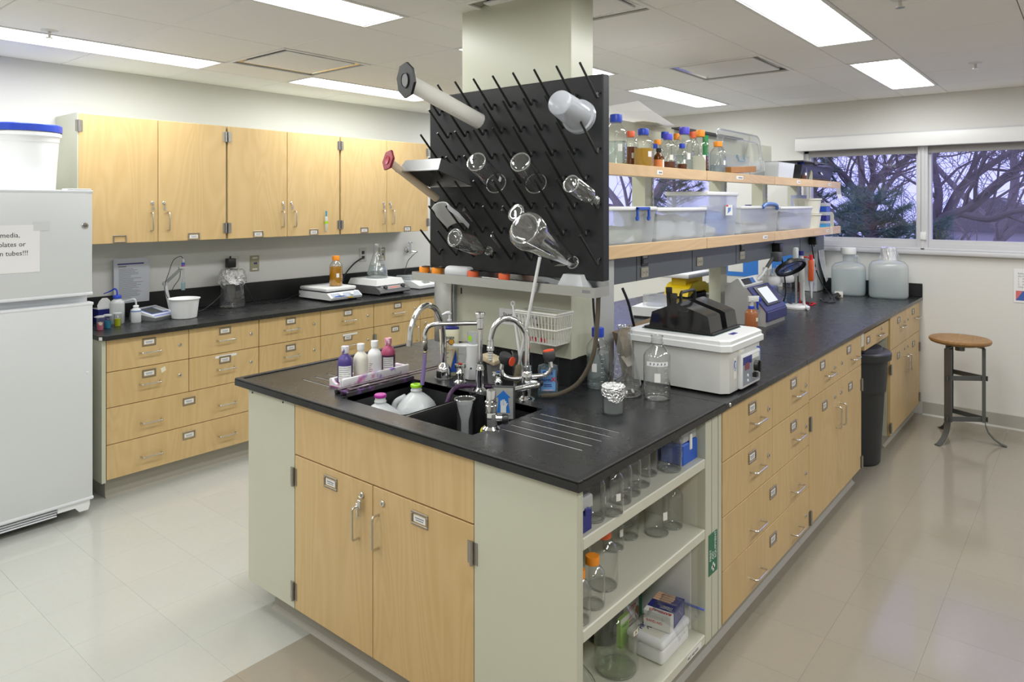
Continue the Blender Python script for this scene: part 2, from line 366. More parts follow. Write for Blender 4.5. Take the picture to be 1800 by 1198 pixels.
# ---------------------------------------------------------------- ceiling of separate panels
ce = struct('ceiling', B().box(XB, XW+.05, YB, YW+.05, 2.515, 2.62), CEILG)
XL = [XB]+[2.17+.61*k for k in range(-7, 7)]+[XW]
YL = [YB, -2.02, -1.32, -.70, -.39, .25, .86, 1.165, 1.47, 2.08, 2.40, 2.71, 3.40, 4.03, 4.35, YW]
LROW = [(.86,1.165), (2.40,2.71), (4.03,4.35), (-.70,-.39)]; LCOL = [(-.88,.34), (.95,2.17), (2.78,4.00), (4.61,5.83)]
VENT = [(2.17,3.40,2.78,4.03), (4.00,1.47,4.61,2.08), (2.17,1.47,2.78,2.08)]
for x0, x1 in zip(XL, XL[1:]):
    for y0, y1 in zip(YL, YL[1:]):
        cx, cy = (x0+x1)/2, (y0+y1)/2
        if any(a < cy < c for a, c in LROW) and any(a < cx < c for a, c in LCOL): continue
        if any(a < cx < d and c < cy < e for a, c, d, e in VENT): continue
        if 2.28 < cx < 2.44 and 1.6 < cy < 2.1: continue
        g = .0022
        obj('ceiling_panel', B().add([(x0+g,y0+g,2.493),(x1-g,y0+g,2.493),(x1-g,y1-g,2.493),(x0+g,y1-g,2.493),(x0+g+.002,y0+g+.002,2.49),(x1-g-.002,y0+g+.002,2.49),(x1-g-.002,y1-g-.002,2.49),(x0+g+.002,y1-g-.002,2.49),
            (x0+g,y0+g,2.508),(x1-g,y0+g,2.508),(x1-g,y1-g,2.508),(x0+g,y1-g,2.508)],
            [(4,7,6,5),(0,4,5,1),(1,5,6,2),(2,6,7,3),(3,7,4,0),(0,1,9,8),(1,2,10,9),(2,3,11,10),(3,0,8,11),(8,9,10,11)]), CEILM, ce, 0)
DIFF = emit('lamp_diffuser_glow', (.985,1.0,.985), LAMP)
LLAB = {(1,1): 'long recessed ceiling light nearest the camera, cut by the top edge left of the column', (0,2): 'large bright ceiling light cut by the top edge right of the column',
        (0,3): 'recessed ceiling light above the window, over the wooden stool', (1,3): 'recessed ceiling light seen above the orange and blue capped bottles',
        (1,2): 'recessed ceiling light mostly hidden behind the column', (2,1): 'long ceiling light running in from the left edge above the fridge',
        (2,2): 'ceiling light above the wall cupboards, behind the black octagonal cylinder foot'}
OUTL = {(3,0): 'recessed ceiling light over the entrance end of the right wall', (3,1): 'recessed ceiling light over the near right side of the room', (3,2): 'recessed ceiling light over the middle right side of the room', (3,3): 'recessed ceiling light over the far right side of the room', (0,0): 'recessed ceiling light over the entrance end of the right aisle', (1,0): 'recessed ceiling light over the middle of the entrance end', (2,0): 'recessed ceiling light over the entrance end of the left aisle', (0,1): 'recessed ceiling light over the near end of the right aisle', (2,3): 'recessed ceiling light over the far end of the left counter'}
for r, (y0, y1) in enumerate(LROW):
    for c, (x0, x1) in enumerate(LCOL):
        t = thing('ceiling_light', LLAB.get((r,c)) or OUTL[(r,c)], 'ceiling light', ((x0+x1)/2, (y0+y1)/2, 2.49), 0, 'recessed ceiling lights')
        hx, hy = (x1-x0)/2, (y1-y0)/2; g = .018
        fb = B().box(-hx, hx, -hy, -hy+g, -.004, .02).box(-hx, hx, hy-g, hy, -.004, .02).box(-hx, -hx+g, -hy+g, hy-g, -.004, .02).box(hx-g, hx, -hy+g, hy-g, -.004, .02)
        obj('frame', fb, WHITEP, t)
        obj('reveal', B().box(-hx+g, hx-g, -hy+g, -hy+g+.006, .002, .024).box(-hx+g, hx-g, hy-g-.006, hy-g, .002, .024).box(-hx+g, -hx+g+.006, -hy+g, hy-g, .002, .024).box(hx-g-.006, hx-g, -hy+g, hy-g, .002, .024), STEEL, t)
        q = g+.006
        obj('diffuser', B().add([(-hx+q,-hy+q,.010),(hx-q,-hy+q,.010),(hx-q,hy-q,.010),(-hx+q,hy-q,.010)], [(0,3,2,1)]), DIFF, t, 0)
for k, (x0, y0, x1, y1) in enumerate(VENT):
    t = thing('ceiling_vent', ['square air diffuser in the ceiling between the lights on the left', 'square air diffuser in the ceiling right of the column', 'air diffuser at the top edge just right of the column'][k], 'air vent', ((x0+x1)/2, (y0+y1)/2, 2.49), 0, 'square ceiling air diffusers')
    h = .302; rec = .012
    obj('frame', B().box(-h, h, -h, -h+.02, -.003, rec+.01).box(-h, h, h-.02, h, -.003, rec+.01).box(-h, -h+.02, -h+.02, h-.02, -.003, rec+.01).box(h-.02, h, -h+.02, h-.02, -.003, rec+.01), CEILM, t)
    s1, s2 = .282, .222
    obj('slot', B().add([(-s1,-s1,.004),(s1,-s1,.004),(s1,s1,.004),(-s1,s1,.004),(-s2,-s2,.020),(s2,-s2,.020),(s2,s2,.020),(-s2,s2,.020)], [(0,1,5,4),(1,2,6,5),(2,3,7,6),(3,0,4,7)]), pm('vent_polished_slot', (.5,.48,.45), .12, 1), t, 0)
    obj('plate', B().rbox(-.235, .235, -.235, .235, .001, .012, .004), CEILM, t)
for x, y, lab in [(3.28,.62,'pendent sprinkler head in the ceiling right of the large bright light'), (5.05,.55,'sprinkler head in the ceiling above the window wall at the right'), (1.22,3.95,'sprinkler head at the top edge above the left aisle'), (5.7,3.55,'sprinkler head in the far ceiling above the hanging papers')]:
    t = thing('sprinkler', lab, 'sprinkler', (x, y, 2.49), 0, 'ceiling sprinkler heads')
    obj('escutcheon', B().lathe([(.038,0),(.036,-.004),(.02,-.008),(0,-.008)], 20), WHITEP, t)
    obj('nozzle', B().cyl(.007, -.035, -.006, 10).cyl(.018, -.038, -.035, 14), NICKEL, t)

# ---------------------------------------------------------------- service column rising from the island
t = struct('column', B().box(2.28, 2.44, 1.585, 2.17, 1.03, 2.52), CASE)
obj('corner_trim', B().box(2.278, 2.32, 1.580, 1.586, 1.03, 2.49), CASE, t)
obj('side_seam', B().box(2.322, 2.324, 1.5835, 1.585, 1.03, 2.49), DGREY, t)
obj('plinth', B().box(2.30, 2.44, 1.60, 2.155, .915, 1.03), BLACK, t)
obj('plinth_joint', B().box(2.2985, 2.30, 1.79, 1.793, .915, 1.03).box(2.2985, 2.30, 1.655, 1.658, .915, 1.03), DGREY, t)
obj('service_post', B().box(2.46, 2.63, 1.60, 1.76, .915, 1.40), pm('grey_post', (.42,.43,.43), .45), t)

# ================================================================ cabinets
h = .055
def pull_mesh(L, st=.030, r=.0042):
    hl = L/2; q = .010
    pts = [(-hl,0,0),(-hl,-st+q,0)]+[(-hl+q-q*math.cos(a),-st+q-q*math.sin(a),0) for a in (PI/8,PI/4,3*PI/8)]+[(-hl+q,-st,0),(hl-q,-st,0)]+[(hl-q+q*math.sin(a),-st+q-q*math.cos(a),0) for a in (PI/8,PI/4,3*PI/8)]+[(hl,-st+q,0),(hl,0,0)]
    return B().tube(pts, r, 10)
PULLH = mesh('handle', pull_mesh(.112), NICKEL); PULLV = mesh('handle', pull_mesh(.112).rot('Y', 90), NICKEL)
LOCKM = mesh('lock', B().lathe([(.0105,0),(.0105,.0035),(.008,.0055),(0,.0055)], 16).rot('X', 90), NICKEL)
KEYSLOT = mesh('keyway', B().box(-.001, .001, -.0062, -.0056, -.0045, .0045), INK)
def holder_b(w=.078, hh=.046, f=.008):
    return B().rbox(-w/2, w/2, -.004, 0, hh/2-f, hh/2, .0015, 1).rbox(-w/2, w/2, -.004, 0, -hh/2, -hh/2+f, .0015, 1).rbox(-w/2, -w/2+f, -.004, 0, -hh/2+f, hh/2-f, .0015, 1).rbox(w/2-f, w/2, -.004, 0, -hh/2+f, hh/2-f, .0015, 1)
HOLDM = mesh('label_holder', holder_b(), HOLDER)
CARDM = mesh('label_card', B().box(-.027, .027, -.0016, -.0006, -.011, .011), CARD)
CARDT = mesh('label_lettering', B().box(-.020, .020, -.0019, -.0015, .0005, .004).box(-.017, .018, -.0019, -.0015, -.006, -.003), GREYINK)
HINGE = mesh('hinge', B().lathe([(0,-.035),(.006,-.035),(.006,-.0125),(.0052,-.012),(.006,-.0115),(.006,.0115),(.0052,.012),(.006,.0125),(.006,.035),(0,.035)], 12, (0,-.006,0)).box(-.02, 0, -.002, .0, -.033, .033).box(0, .02, -.002, 0, -.033, .033), HINGEM)
def front(parent, kind, x0, x1, z0, z1, hs=(), locks=(), labs=(), hinges=(), mt=None, lettering=True):
    """a drawer or door slab standing on the local front plane y=0, with its fittings as its own pieces"""
    g = .0018
    p = obj(kind, B().rbox(x0+g, x1-g, 0, .019, z0+g, z1-g, .0015, 1), mt or WOOD, parent, 0)
    for x, z, d in hs: obj('handle', PULLH if d == 'h' else PULLV, parent=p, loc=(x,0,z))
    for x, z in locks: obj('lock', LOCKM, parent=p, loc=(x,0,z)); obj('keyway', KEYSLOT, parent=p, loc=(x,0,z))
    for L in labs:
        x, z = L[0], L[1]; obj('label_holder', HOLDM, parent=p, loc=(x,0,z))
        if len(L) < 3 or L[2]: obj('label_card', CARDM, parent=p, loc=(x,0,z)); obj('label_lettering', CARDT, parent=p, loc=(x,0,z))
    for x, z in hinges: obj('hinge', HINGE, parent=p, loc=(x,0,z))
    return p
def carcass(t, wd, depth, z0, z1, mt=CASE, kick=True, kl=.0, kr=.0, kz=.10):
    obj('body', B().box(0, wd, .020, depth, z0, z1), mt, t)
    if kick: obj('toe_kick', B().prism([(.055,0),(.035,0),(.05,.012),(.053,z0),(.055,z0)], kl, wd-kr, 'x').box(kl, wd-kr, .055, depth, 0, z0), KICK, t)

# ---------------------------------------------------------------- left run, base units (front plane Y = 4.20)
Zr = [.112, .306, .510, .708, .888]
def drawer4(t, X0, wd, wide=True, hoff=.0):
    c = wd/2
    for k in range(2):
        a, d = k*c, (k+1)*c
        for lo, hi in ((Zr[2],Zr[3]), (Zr[3],Zr[4])):
            front(t, 'drawer', a, d, lo, hi, [(a+c*.505, hi-.098, 'h')], [(d-.055, hi-.088)], [(a+c*.495, hi-.043)])
    for lo, hi in ((Zr[0],Zr[1]), (Zr[1],Zr[2])):
        front(t, 'drawer', 0, wd, lo, hi, [(c*.52, lo+.082, 'h'), (c*1.52, lo+.082, 'h')], [], [(c, hi-.056)])
t = thing('drawer_cabinet', 'maple drawer cabinet under the left counter, next to the fridge', 'cabinet', (1.572, 4.20, 0), 0, 'left counter base cabinets')
drawer4(t, 1.572, .921); carcass(t, .921, .63, .112, .889, kl=.012)
obj('end_panel', B().box(-.022, -.001, .004, .63, .10, .889), CASE, t)
obj('masking_tape', B().add([(.30,-.0006,.652),(.325,-.0006,.665),(.318,-.002,.69),(.293,-.0006,.68)], [(0,1,2,3)]), CREAM, t, 0)
obj('label_strip', B().box(.625, .765, -.0012, -.0004, .680, .695), CARD, t)
t = thing('drawer_cabinet', 'maple drawer cabinet in the middle of the left counter, below the orange-capped bottle', 'cabinet', (2.495, 4.20, 0), 0, 'left counter base cabinets')
drawer4(t, 2.495, .949); carcass(t, .949, .63, .112, .889)
obj('label_strip', B().box(.66, .79, -.006, -.005, .680, .694), CARD, t)
t = thing('cupboard', 'maple base cupboard with two drawers over doors, at the far end of the left counter', 'cabinet', (3.446, 4.20, 0), 0, 'left counter base cabinets')
for k in range(2):
    a = k*.475; front(t, 'drawer', a, a+.475, Zr[3], Zr[4], [(a+.24, .79, 'h')], [(a+.42, .80)], [(a+.235, .845)])
    front(t, 'door', a, a+.475, .112, Zr[3], [(.43 if k == 0 else .52, .60, 'v')], [(.415 if k == 0 else .535, .672)], [(.21 if k == 0 else .74, .665)], [(.006 if k == 0 else .944, .62), (.006 if k == 0 else .944, .2)])
carcass(t, .95, .63, .112, .889)
t = thing('drawer_cabinet', 'maple drawer cabinet of the left counter, hidden behind the island fittings', 'cabinet', (4.398, 4.20, 0), 0, 'left counter base cabinets')
drawer4(t, 4.398, .93); carcass(t, .93, .63, .112, .889)

t = thing('counter_worktop', 'long black resin worktop along the left wall', 'worktop')
obj('slab', B().prism([(1.56,4.17),(5.33,4.17),(5.33,4.848),(1.535,4.848),(1.535,4.205)], .889, .914, 'z'), BLACK, t)
t = thing('splashback', 'low black resin upstand along the left wall', 'splashback')
obj('strip', B().rbox(1.535, 5.33, 4.826, 4.848, .914, 1.055, .003, 1), EDGE, t)
t = bpy.data.objects['counter_worktop']
obj('corner_tape', B().add([(1.5475,4.1868,.891),(1.536,4.2025,.891),(1.536,4.2025,.909),(1.5475,4.1868,.909)], [(0,1,2,3)]), CARD, t, 0, loc=(-.0012,-.0012,0))

# ---------------------------------------------------------------- wall cupboards (front plane Y = 4.50)
UP = [(1.534,1.984,2.436,'maple wall cupboard nearest the fridge'), (2.436,2.896,3.360,'middle maple wall cupboard with a small tube hanging on its door'), (3.360,3.827,4.300,'maple wall cupboard at the far end, partly behind the peg board')]
for k, (a, m, d, lab) in enumerate(UP):
    t = thing('wall_cupboard', lab, 'cupboard', (a, 4.50, 0), 0, 'maple wall cupboards')
    wd = d-a; mid = m-a; g = .006 if k else 0
    front(t, 'door', g, mid, 1.402, 2.163, [(mid-.043, 1.53, 'v')], [(mid-.036, 1.645)], [(mid*.5, 1.429, k > 0)], [(g+.004, 2.09), (g+.004, 1.535 if k == 0 else 1.478)])
    front(t, 'door', mid, wd-.006, 1.402, 2.163, [(mid+.058, 1.53, 'v')], [(mid+.034, 1.645)], [(mid+.225, 1.429)], [(wd-.008, 2.09), (wd-.008, 1.478)])
    obj('body', B().box(.001, wd-.001, .020, .345, 1.402, 2.165), CASE, t)
    if k == 0: obj('end_panel', B().box(-.004, .001, .0, .345, 1.402, 2.166), CASE, t)
    for x, z in ((mid-.036, 1.645), (mid+.034, 1.645)):
        obj('key', B().tube([(x,-.006,z),(x+.002,-.012,z-.006),(x+.003,-.010,z-.04)], .0016, 6).box(x-.004, x+.009, -.0115, -.0095, z-.045, z-.024), NICKEL, t)

# ---------------------------------------------------------------- fridge and its tub
t = thing('fridge', 'white two-door fridge freezer with a printed notice, at the left edge', 'fridge', (.70, 4.08, 0))
obj('cabinet_body', B().rbox(0, .757, .062, .72, .05, 1.695, .006), FRIDGEM, t)
fz = obj('freezer_door', B().rbox(0, .760, 0, .056, 1.163, 1.708, .007), FRIDGEM, t)
for z in (1.160, 1.695): obj('door_trim', B().rbox(-.001, .762, -.003, .058, z, z+.016, .004), FRIDGEE, fz)
obj('badge', B().lathe([(.0165,0),(.0165,.003),(.014,.0045),(.0125,.003),(0,.003)], 24).rot('X', 90).mv(.724, -.0005, 1.525), NICKEL, fz)
text('badge_emblem', 'GE', .014, INK, fz, (.724, -.0040, 1.5205), align='CENTER')
fd = obj('fridge_door', B().rbox(0, .762, 0, .056, .088, 1.120, .007), FRIDGEM, t)
for z in (1.106, .083): obj('door_trim', B().rbox(-.001, .765, -.003, .058, z, z+.016, .004), FRIDGEE, fd)
obj('screw_cap', B().lathe([(.006,0),(.005,.004),(0,.005)], 12).rot('X', 90).mv(.735, 0, .755), WPLAST, fd)
obj('hinge_cover', B().rbox(.64, .755, .0, .075, 1.7105, 1.719, .003), WPLAST, t)
gr = obj('kick_grille', B().box(.02, .60, .035, .06, .03, .085), DGREY, t)
for k in range(4): obj('grille_slat', B().rbox(.02, .60, .018, .036, .036+k*.0125, .0425+k*.0125, .0015, 1), FRIDGEE, gr)
obj('foot_cover', B().prism([(.60,.055),(.68,.055),(.70,.03),(.742,.03),(.75,.055),(.75,.084),(.60,.084)], .008, .06, 'y'), WPLAST, t)
nt = thing('notice', 'white printed paper notice taped to the freezer door', 'notice', (.70, 4.0785, 0))
obj('sheet', B().box(.12, .518, -.0008, 0, 1.300, 1.536), PAPER, nt)
for s_, x_, z_ in (('media,', .433, 1.475), ('plates or', .457, 1.430), ('on tubes!!!', .468, 1.386)): text('lettering', s_, .034, INK, nt, (x_, -.0012, z_), align='RIGHT', sx=.93)

obj('tape', B().box(.49, .56, -.0012, -.0009, 1.505, 1.55), pm('clear_tape', (.66,.68,.70), .2), nt)
t = thing('bucket', 'large white plastic tub with a blue lid on top of the fridge', 'bucket', (1.259, 4.420, 1.712))
obj('tub', B().lathe([(0,0),(.128,0),(.131,.006),(.146,.255),(.149,.258),(.152,.285),(.159,.288),(.160,.306),(.152,.308),(.153,.330),(0,.330)], 48), pm('bright_white_plastic', (.88,.89,.90), .35), t)
obj('lid', B().lathe([(.160,.310),(.162,.312),(.1625,.345),(.159,.350),(.148,.351),(.145,.341),(0,.341)], 72), BLUEC, t)

# ================================================================ the island
# ---- worktop: sink slab with drain grooves and two bowls, then plain bench slabs
t = thing('island_worktop', 'black resin island worktop with a two-bowl sink and drain grooves', 'worktop')
ZT, ZU = .914, .889
X0, X1, Yn, Yf = 1.52, 2.468, 1.03, 2.746
SX0, SX1, SY0, SY1 = 1.628, 1.995, 1.505, 2.172
b = B()
b.box(X0, SX0, Yn, Yf, ZU, ZT)                                       # strip along the end
b.box(SX0, SX1, SY1, Yf, ZU, ZT-.003)                                # left drain board, lowered, lands added below
b.box(SX0, SX1, Yn, SY0, ZU, ZT-.003)                                # right drain board
b.box(SX1, X1, Yn, Yf, ZU, ZT)
def lands(y0, y1, gy0, gy1, gx):
    b.box(SX0, SX1, y0, gy0, ZT-.003, ZT); b.box(SX0, SX1, gy1, y1, ZT-.003, ZT)
    xs = [SX0]+sum([[g-.0045, g+.0045] for g in gx], [])+[SX1]
    for a, c in zip(xs[0::2], xs[1::2]): b.box(a, c, gy0, gy1, ZT-.003, ZT)
lands(Yn, SY0, 1.162, 1.482, [1.735, 1.787, 1.840, 1.893, 1.945])
lands(SY1, Yf, 2.205, 2.53, [1.70, 1.76, 1.82, 1.88, 1.94])
obj('sink_slab', b, BLACK, t, 0)
rim = B(); rw = .022; rz = ZT+.0055
for q in ((X0, X0+rw, Yn, Yf), (X0+rw, X1, Yn, Yn+rw), (X0+rw, X1, Yf-rw, Yf)): rim.rbox(*q, ZT-.004, rz, .0022, 1)
obj('marine_edge', rim, EDGE, t)
obj('painted_groove_shine', B().box(SX0, SX1, 1.162, 1.482, ZT-.0032, ZT-.0024).box(SX0, SX1, 2.205, 2.53, ZT-.0032, ZT-.0024), pm('groove_shine_paint', (.50,.50,.50), .3), t, 0)  # pale strips paint the lamps' reflection into the black grooves as colour
def bowl(y0, y1, zb=.66):
    w_ = .012; q = B(); x0, x1 = SX0, SX1
    bm = bmesh.new(); bmesh.ops.create_cube(bm, size=1)
    for v in bm.verts: v.co = ((x0+x1)/2+v.co.x*(x1-x0), (y0+y1)/2+v.co.y*(y1-y0), (zb+ZT-.002)/2+v.co.z*(ZT-.002-zb))
    top = [f for f in bm.faces if f.normal.z > .9]; bmesh.ops.delete(bm, geom=top, context='FACES')
    es = [e for e in bm.edges if not e.is_boundary]
    bmesh.ops.bevel(bm, geom=es, offset=.028, segments=4, profile=.5, affect='EDGES')
    bm.verts.index_update(); q.add([v.co[:] for v in bm.verts], [[v.index for v in f.verts] for f in bm.faces]); bm.free(); return q
t = thing('sink', 'black two-bowl resin sink set into the end of the island worktop', 'sink')
k1 = obj('sink_bowl', bowl(1.832, SY1), EDGE, t, 60); k2 = obj('sink_bowl', bowl(SY0, 1.814), EDGE, t, 60)
obj('sink_divider', B().rbox(SX0, SX1, 1.812, 1.834, .70, ZT-.004, .004, 2), EDGE, t)
obj('strainer', B().lathe([(.04,.661),(.042,.664),(.03,.662),(0,.6615)], 24, (1.81,1.66,0)), STEEL, k2); obj('strainer', B().lathe([(.04,.661),(.042,.664),(.03,.662),(0,.6615)], 24, (1.81,2.0,0)), STEEL, k1)
t = bpy.data.objects['island_worktop']
obj('bench_slab', B().rbox(2.470, 3.405, Yn, Yf, ZU, ZT, .002, 1), BLACK, t); obj('bench_slab', B().rbox(3.407, 6.278, Yn, Yf, ZU, ZT, .002, 1), BLACK, t)
obj('wall_upstand', B().rbox(6.256, 6.278, Yn, 2.10, ZT, 1.018, .003, 1), EDGE, t)
obj('edge_screw', B().lathe([(.007,0),(.006,.003),(0,.004)], 12).rot('X', 90).mv(2.505, 1.03, .902), NICKEL, t)

# ---- sink cupboard on the end (local x runs towards -Y, front plane X = 1.54)
t = thing('sink_cupboard', 'maple two-door sink cupboard with beige side panels on the end of the island', 'cupboard', (1.54, 2.672, 0), -90)
L = lambda y: 2.672-y
obj('filler_panel', B().box(0, L(2.345), 0, .02, .102, .889), CASE, t); obj('filler_panel', B().box(L(1.416), L(1.05), 0, .02, .0, .889), CASE, t)
obj('body', B().box(0, L(1.43), .021, .38, .102, .65), CASE, t)
obj('apron_panel', B().rbox(L(2.343)+.002, L(1.418)-.002, 0, .019, .690, .885, .0015, 1), WOOD, t, 0)
d1 = front(t, 'door', L(2.343), L(1.884), .100, .687, [(L(1.957), .543, 'v')], [(L(1.939), .640)], [(L(2.118), .637)], [(L(2.349), .603), (L(2.349), .168)])
obj('key_ring', B().tube(arc((L(1.939), -.014, .628), .011, 0, 360, 16, 'xz')[:-1], .0012, 6, closed=True), NICKEL, d1)
obj('key', B().rbox(L(1.957), L(1.945), -.016, -.013, .592, .612, .003, 1).box(L(1.953), L(1.948), -.0155, -.0135, .560, .592), NICKEL, d1)
obj('key', B().rbox(L(1.945), L(1.930), -.018, -.0155, .600, .628, .003, 1).box(L(1.941), L(1.936), -.0175, -.016, .572, .600), NICKEL, d1)
front(t, 'door', L(1.884), L(1.418), .100, .687, [(L(1.852), .541, 'v')], [(L(1.831), .640)], [(L(1.652), .637)], [(L(1.423), .604), (L(1.423), .168)])
obj('toe_kick', B().prism([(.072,0),(.045,0),(.062,.012),(.066,.102),(.072,.102)], .095, L(1.05), 'x'), KICK, t)
for x in (.03, .25): obj('screw', B().cyl(.004, 0, .002, 8).rot('X', 90).mv(x, 0, .872), INK, t)

# ---- open shelf unit round the corner (front plane Y = 1.05)
t = thing('open_shelf_unit', 'beige steel open shelf unit holding glass bottles at the island corner', 'shelf unit', (1.54, 1.05, 0))
W_ = 2.336-1.54
obj('side_panel', B().box(.0205, .028, .0, .36, .10, .889), CASE, t)
obj('side_panel', B().box(W_, W_+.018, .03, .36, .10, .889), CASEIN, t)
obj('back_panel', B().box(.028, W_, .345, .36, .10, .66), CASEIN, t)
for z, nm in ((.747,'shelf'), (.500,'shelf'), (.132,'bottom_shelf')): obj(nm, B().rbox(.029, W_-.001, .0, .344, z-.034, z, .003, 1), CASEIN, t)
obj('front_stile', B().box(W_, W_+.05, 0, .03, .095, .889).box(W_+.055, W_+.105, 0, .03, .095, .889).box(W_+.112, W_+.137, 0, .03, .095, .889).box(W_+.019, W_+.137, .03, .05, .095, .889), CASE, t)
obj('toe_kick', B().prism([(.06,0),(.035,0),(.05,.012),(.054,.10),(.06,.10)], .06, W_+.137, 'x'), KICK, t)
obj('shelf_label', B().box(W_-.145, W_-.035, -.0008, -.0002, .104, .124), CARD, t); text('shelf_lettering', 'FIRST AID KITS', .0125, INK, t, (W_-.142, -.001, .109))
sg = obj('first_aid_sign', B().rbox(W_+.025, W_+.098, -.0016, -.0004, .322, .468, .003, 1), GREEN, t)
text('sign_lettering', 'FIRST\nAID\nEQUIPMENT', .0205, WPLAST, sg, (W_+.045, -.002, .372), (PI/2, -PI/2, 0), sx=.86)
obj('white_cross', B().box(W_+.047, W_+.077, -.0022, -.0016, .341, .351).box(W_+.057, W_+.067, -.0022, -.0016, .331, .361), WPLAST, sg, 0)

# ---- drawer unit, door unit, knee space and end unit along the right side
t = thing('drawer_cabinet', 'maple eight-handle drawer cabinet on the right side of the island, next to the open shelves', 'cabinet', (2.483, 1.05, 0), 0, 'right side island cabinets')
c = .52; wd = 1.017
for k, (a, d) in enumerate(((0,.52), (.52,1.017))):
    for lo, hi in ((.690,.884), (.487,.690)):
        front(t, 'drawer', a, d, lo, hi, [(a+.325-.01*k, hi-.112, 'h')], [(d-.05, hi-.10)], [(a+.29-.02*k, hi-.055)])
for lo, hi in ((.288,.487), (.095,.288)):
    front(t, 'drawer', 0, wd, lo, hi, [(.33, lo+.060, 'h'), (.815, lo+.060, 'h')], [(.962, hi-.118)], [(.526, hi-.068)])
carcass(t, wd, .80, .095, .889, kl=-.0095)
t = thing('cupboard', 'maple cupboard with two drawers above two doors, beside the black waste bin', 'cabinet', (3.502, 1.05, 0), 0, 'right side island cabinets')
for k in range(2):
    a = k*.49; front(t, 'drawer', a, a+.49, .70, .884, [(a+.31, .77, 'h')], [(.43 if k == 0 else .565, .782)], [(a+.215-.0*k, .832)])
    front(t, 'door', a, a+.49, .095, .70, [(.455 if k == 0 else .54, .515, 'v')], [(.43 if k == 0 else .545, .627)], [(.25 if k == 0 else .735, .622)], [(.012 if k == 0 else .974, .585), (.012 if k == 0 else .974, .135)])
carcass(t, .98, .80, .095, .889)
t = thing('knee_space_drawer', 'shallow maple pencil drawer spanning the knee space above the waste bin', 'drawer', (4.484, 1.05, 0))
front(t, 'drawer', .075, .705, .765, .868, [(.43, .815, 'h')], [(.50, .842)], [(.16, .82)])
obj('rail', B().box(0, .752, .02, .60, .86, .889), CASEIN, t); obj('tray', B().box(.085, .695, .02, .50, .77, .858), CASEIN, t)
obj('filler', B().box(0, .06, .0, .02, .80, .889), CASEIN, t)
obj('rear_panel', B().box(0, .752, .62, .64, .0, .859), CASE, t)
t = thing('cupboard', 'maple cupboard with two drawers above two doors at the window end of the island', 'cabinet', (5.244, 1.05, 0), 0, 'right side island cabinets')
wd = 1.012
for k in range(2):
    a = k*.506; front(t, 'drawer', a, a+.506, .655, .884, [(a+.35, .775, 'h')], [(.46 if k == 0 else .57, .795)], [(a+.26, .83)])
    front(t, 'door', a, a+.506, .085, .655, [(.475 if k == 0 else .56, .49, 'v')], [(.45 if k == 0 else .565, .60)], [(.25 if k == 0 else .78, .585)], [(.004 if k == 0 else 1.006, .53), (.004 if k == 0 else 1.006, .14)])
carcass(t, wd, .80, .085, .889, kl=.01)
obj('end_panel', B().box(-.012, -.001, .02, .62, .085, .889), CASE, t)
# ---- plain units of the far side of the island
t = thing('island_cabinet', 'plain beige cabinet run along the far side of the island', 'cabinet', (1.93, 1.86, 0))
obj('body', B().box(.55, 4.33, .02, .82, .10, .888), CASE, t); obj('toe_kick', B().box(.55, 4.33, .02, .76, 0, .10), KICK, t)
obj('end_panel', B().box(-.0, .54, .795, .81, .10, .888), CASE, t)

# ================================================================ glassware makers
def cap_b(r, h_, z, n=28):
    """ribbed screw cap"""
    q = B(); m = n*2; pr = [(r*.97,0),(r,.002),(r,h_*.9),(r*.93,h_)]
    vs = []; fs = []
    for k, (rr, zz) in enumerate(pr):
        for i in range(m):
            a = 2*PI*i/m; rad = rr*(1 if i % 2 == 0 or k in (0,3) else .955); vs.append((rad*math.cos(a), rad*math.sin(a), z+zz))
    for k in range(3):
        for i in range(m): fs.append((k*m+i, k*m+(i+1)%m, (k+1)*m+(i+1)%m, (k+1)*m+i))
    fs.append(tuple(3*m+i for i in range(m))); fs.append(tuple(range(m-1,-1,-1)))
    return q.add(vs, fs)
def lab_prof(r, h_, neck=.42, sh=.66):
    """outer outline of a round media bottle, foot to mouth"""
    rn = r*neck; zs = h_*sh; zn = h_*.86
    return [(0,.004),(r*.55,.003),(r*.8,0),(r*.93,.002),(r,r*.16),(r,zs),(r*.985,zs+h_*.03),(r*.86,zs+h_*.085),(rn*1.18,zn-h_*.015),(rn,zn),(rn,zn+h_*.02),(rn*1.1,zn+h_*.025),(rn*1.1,zn+h_*.04),(rn,zn+h_*.045),(rn,h_*.985),(rn*1.05,h_)]
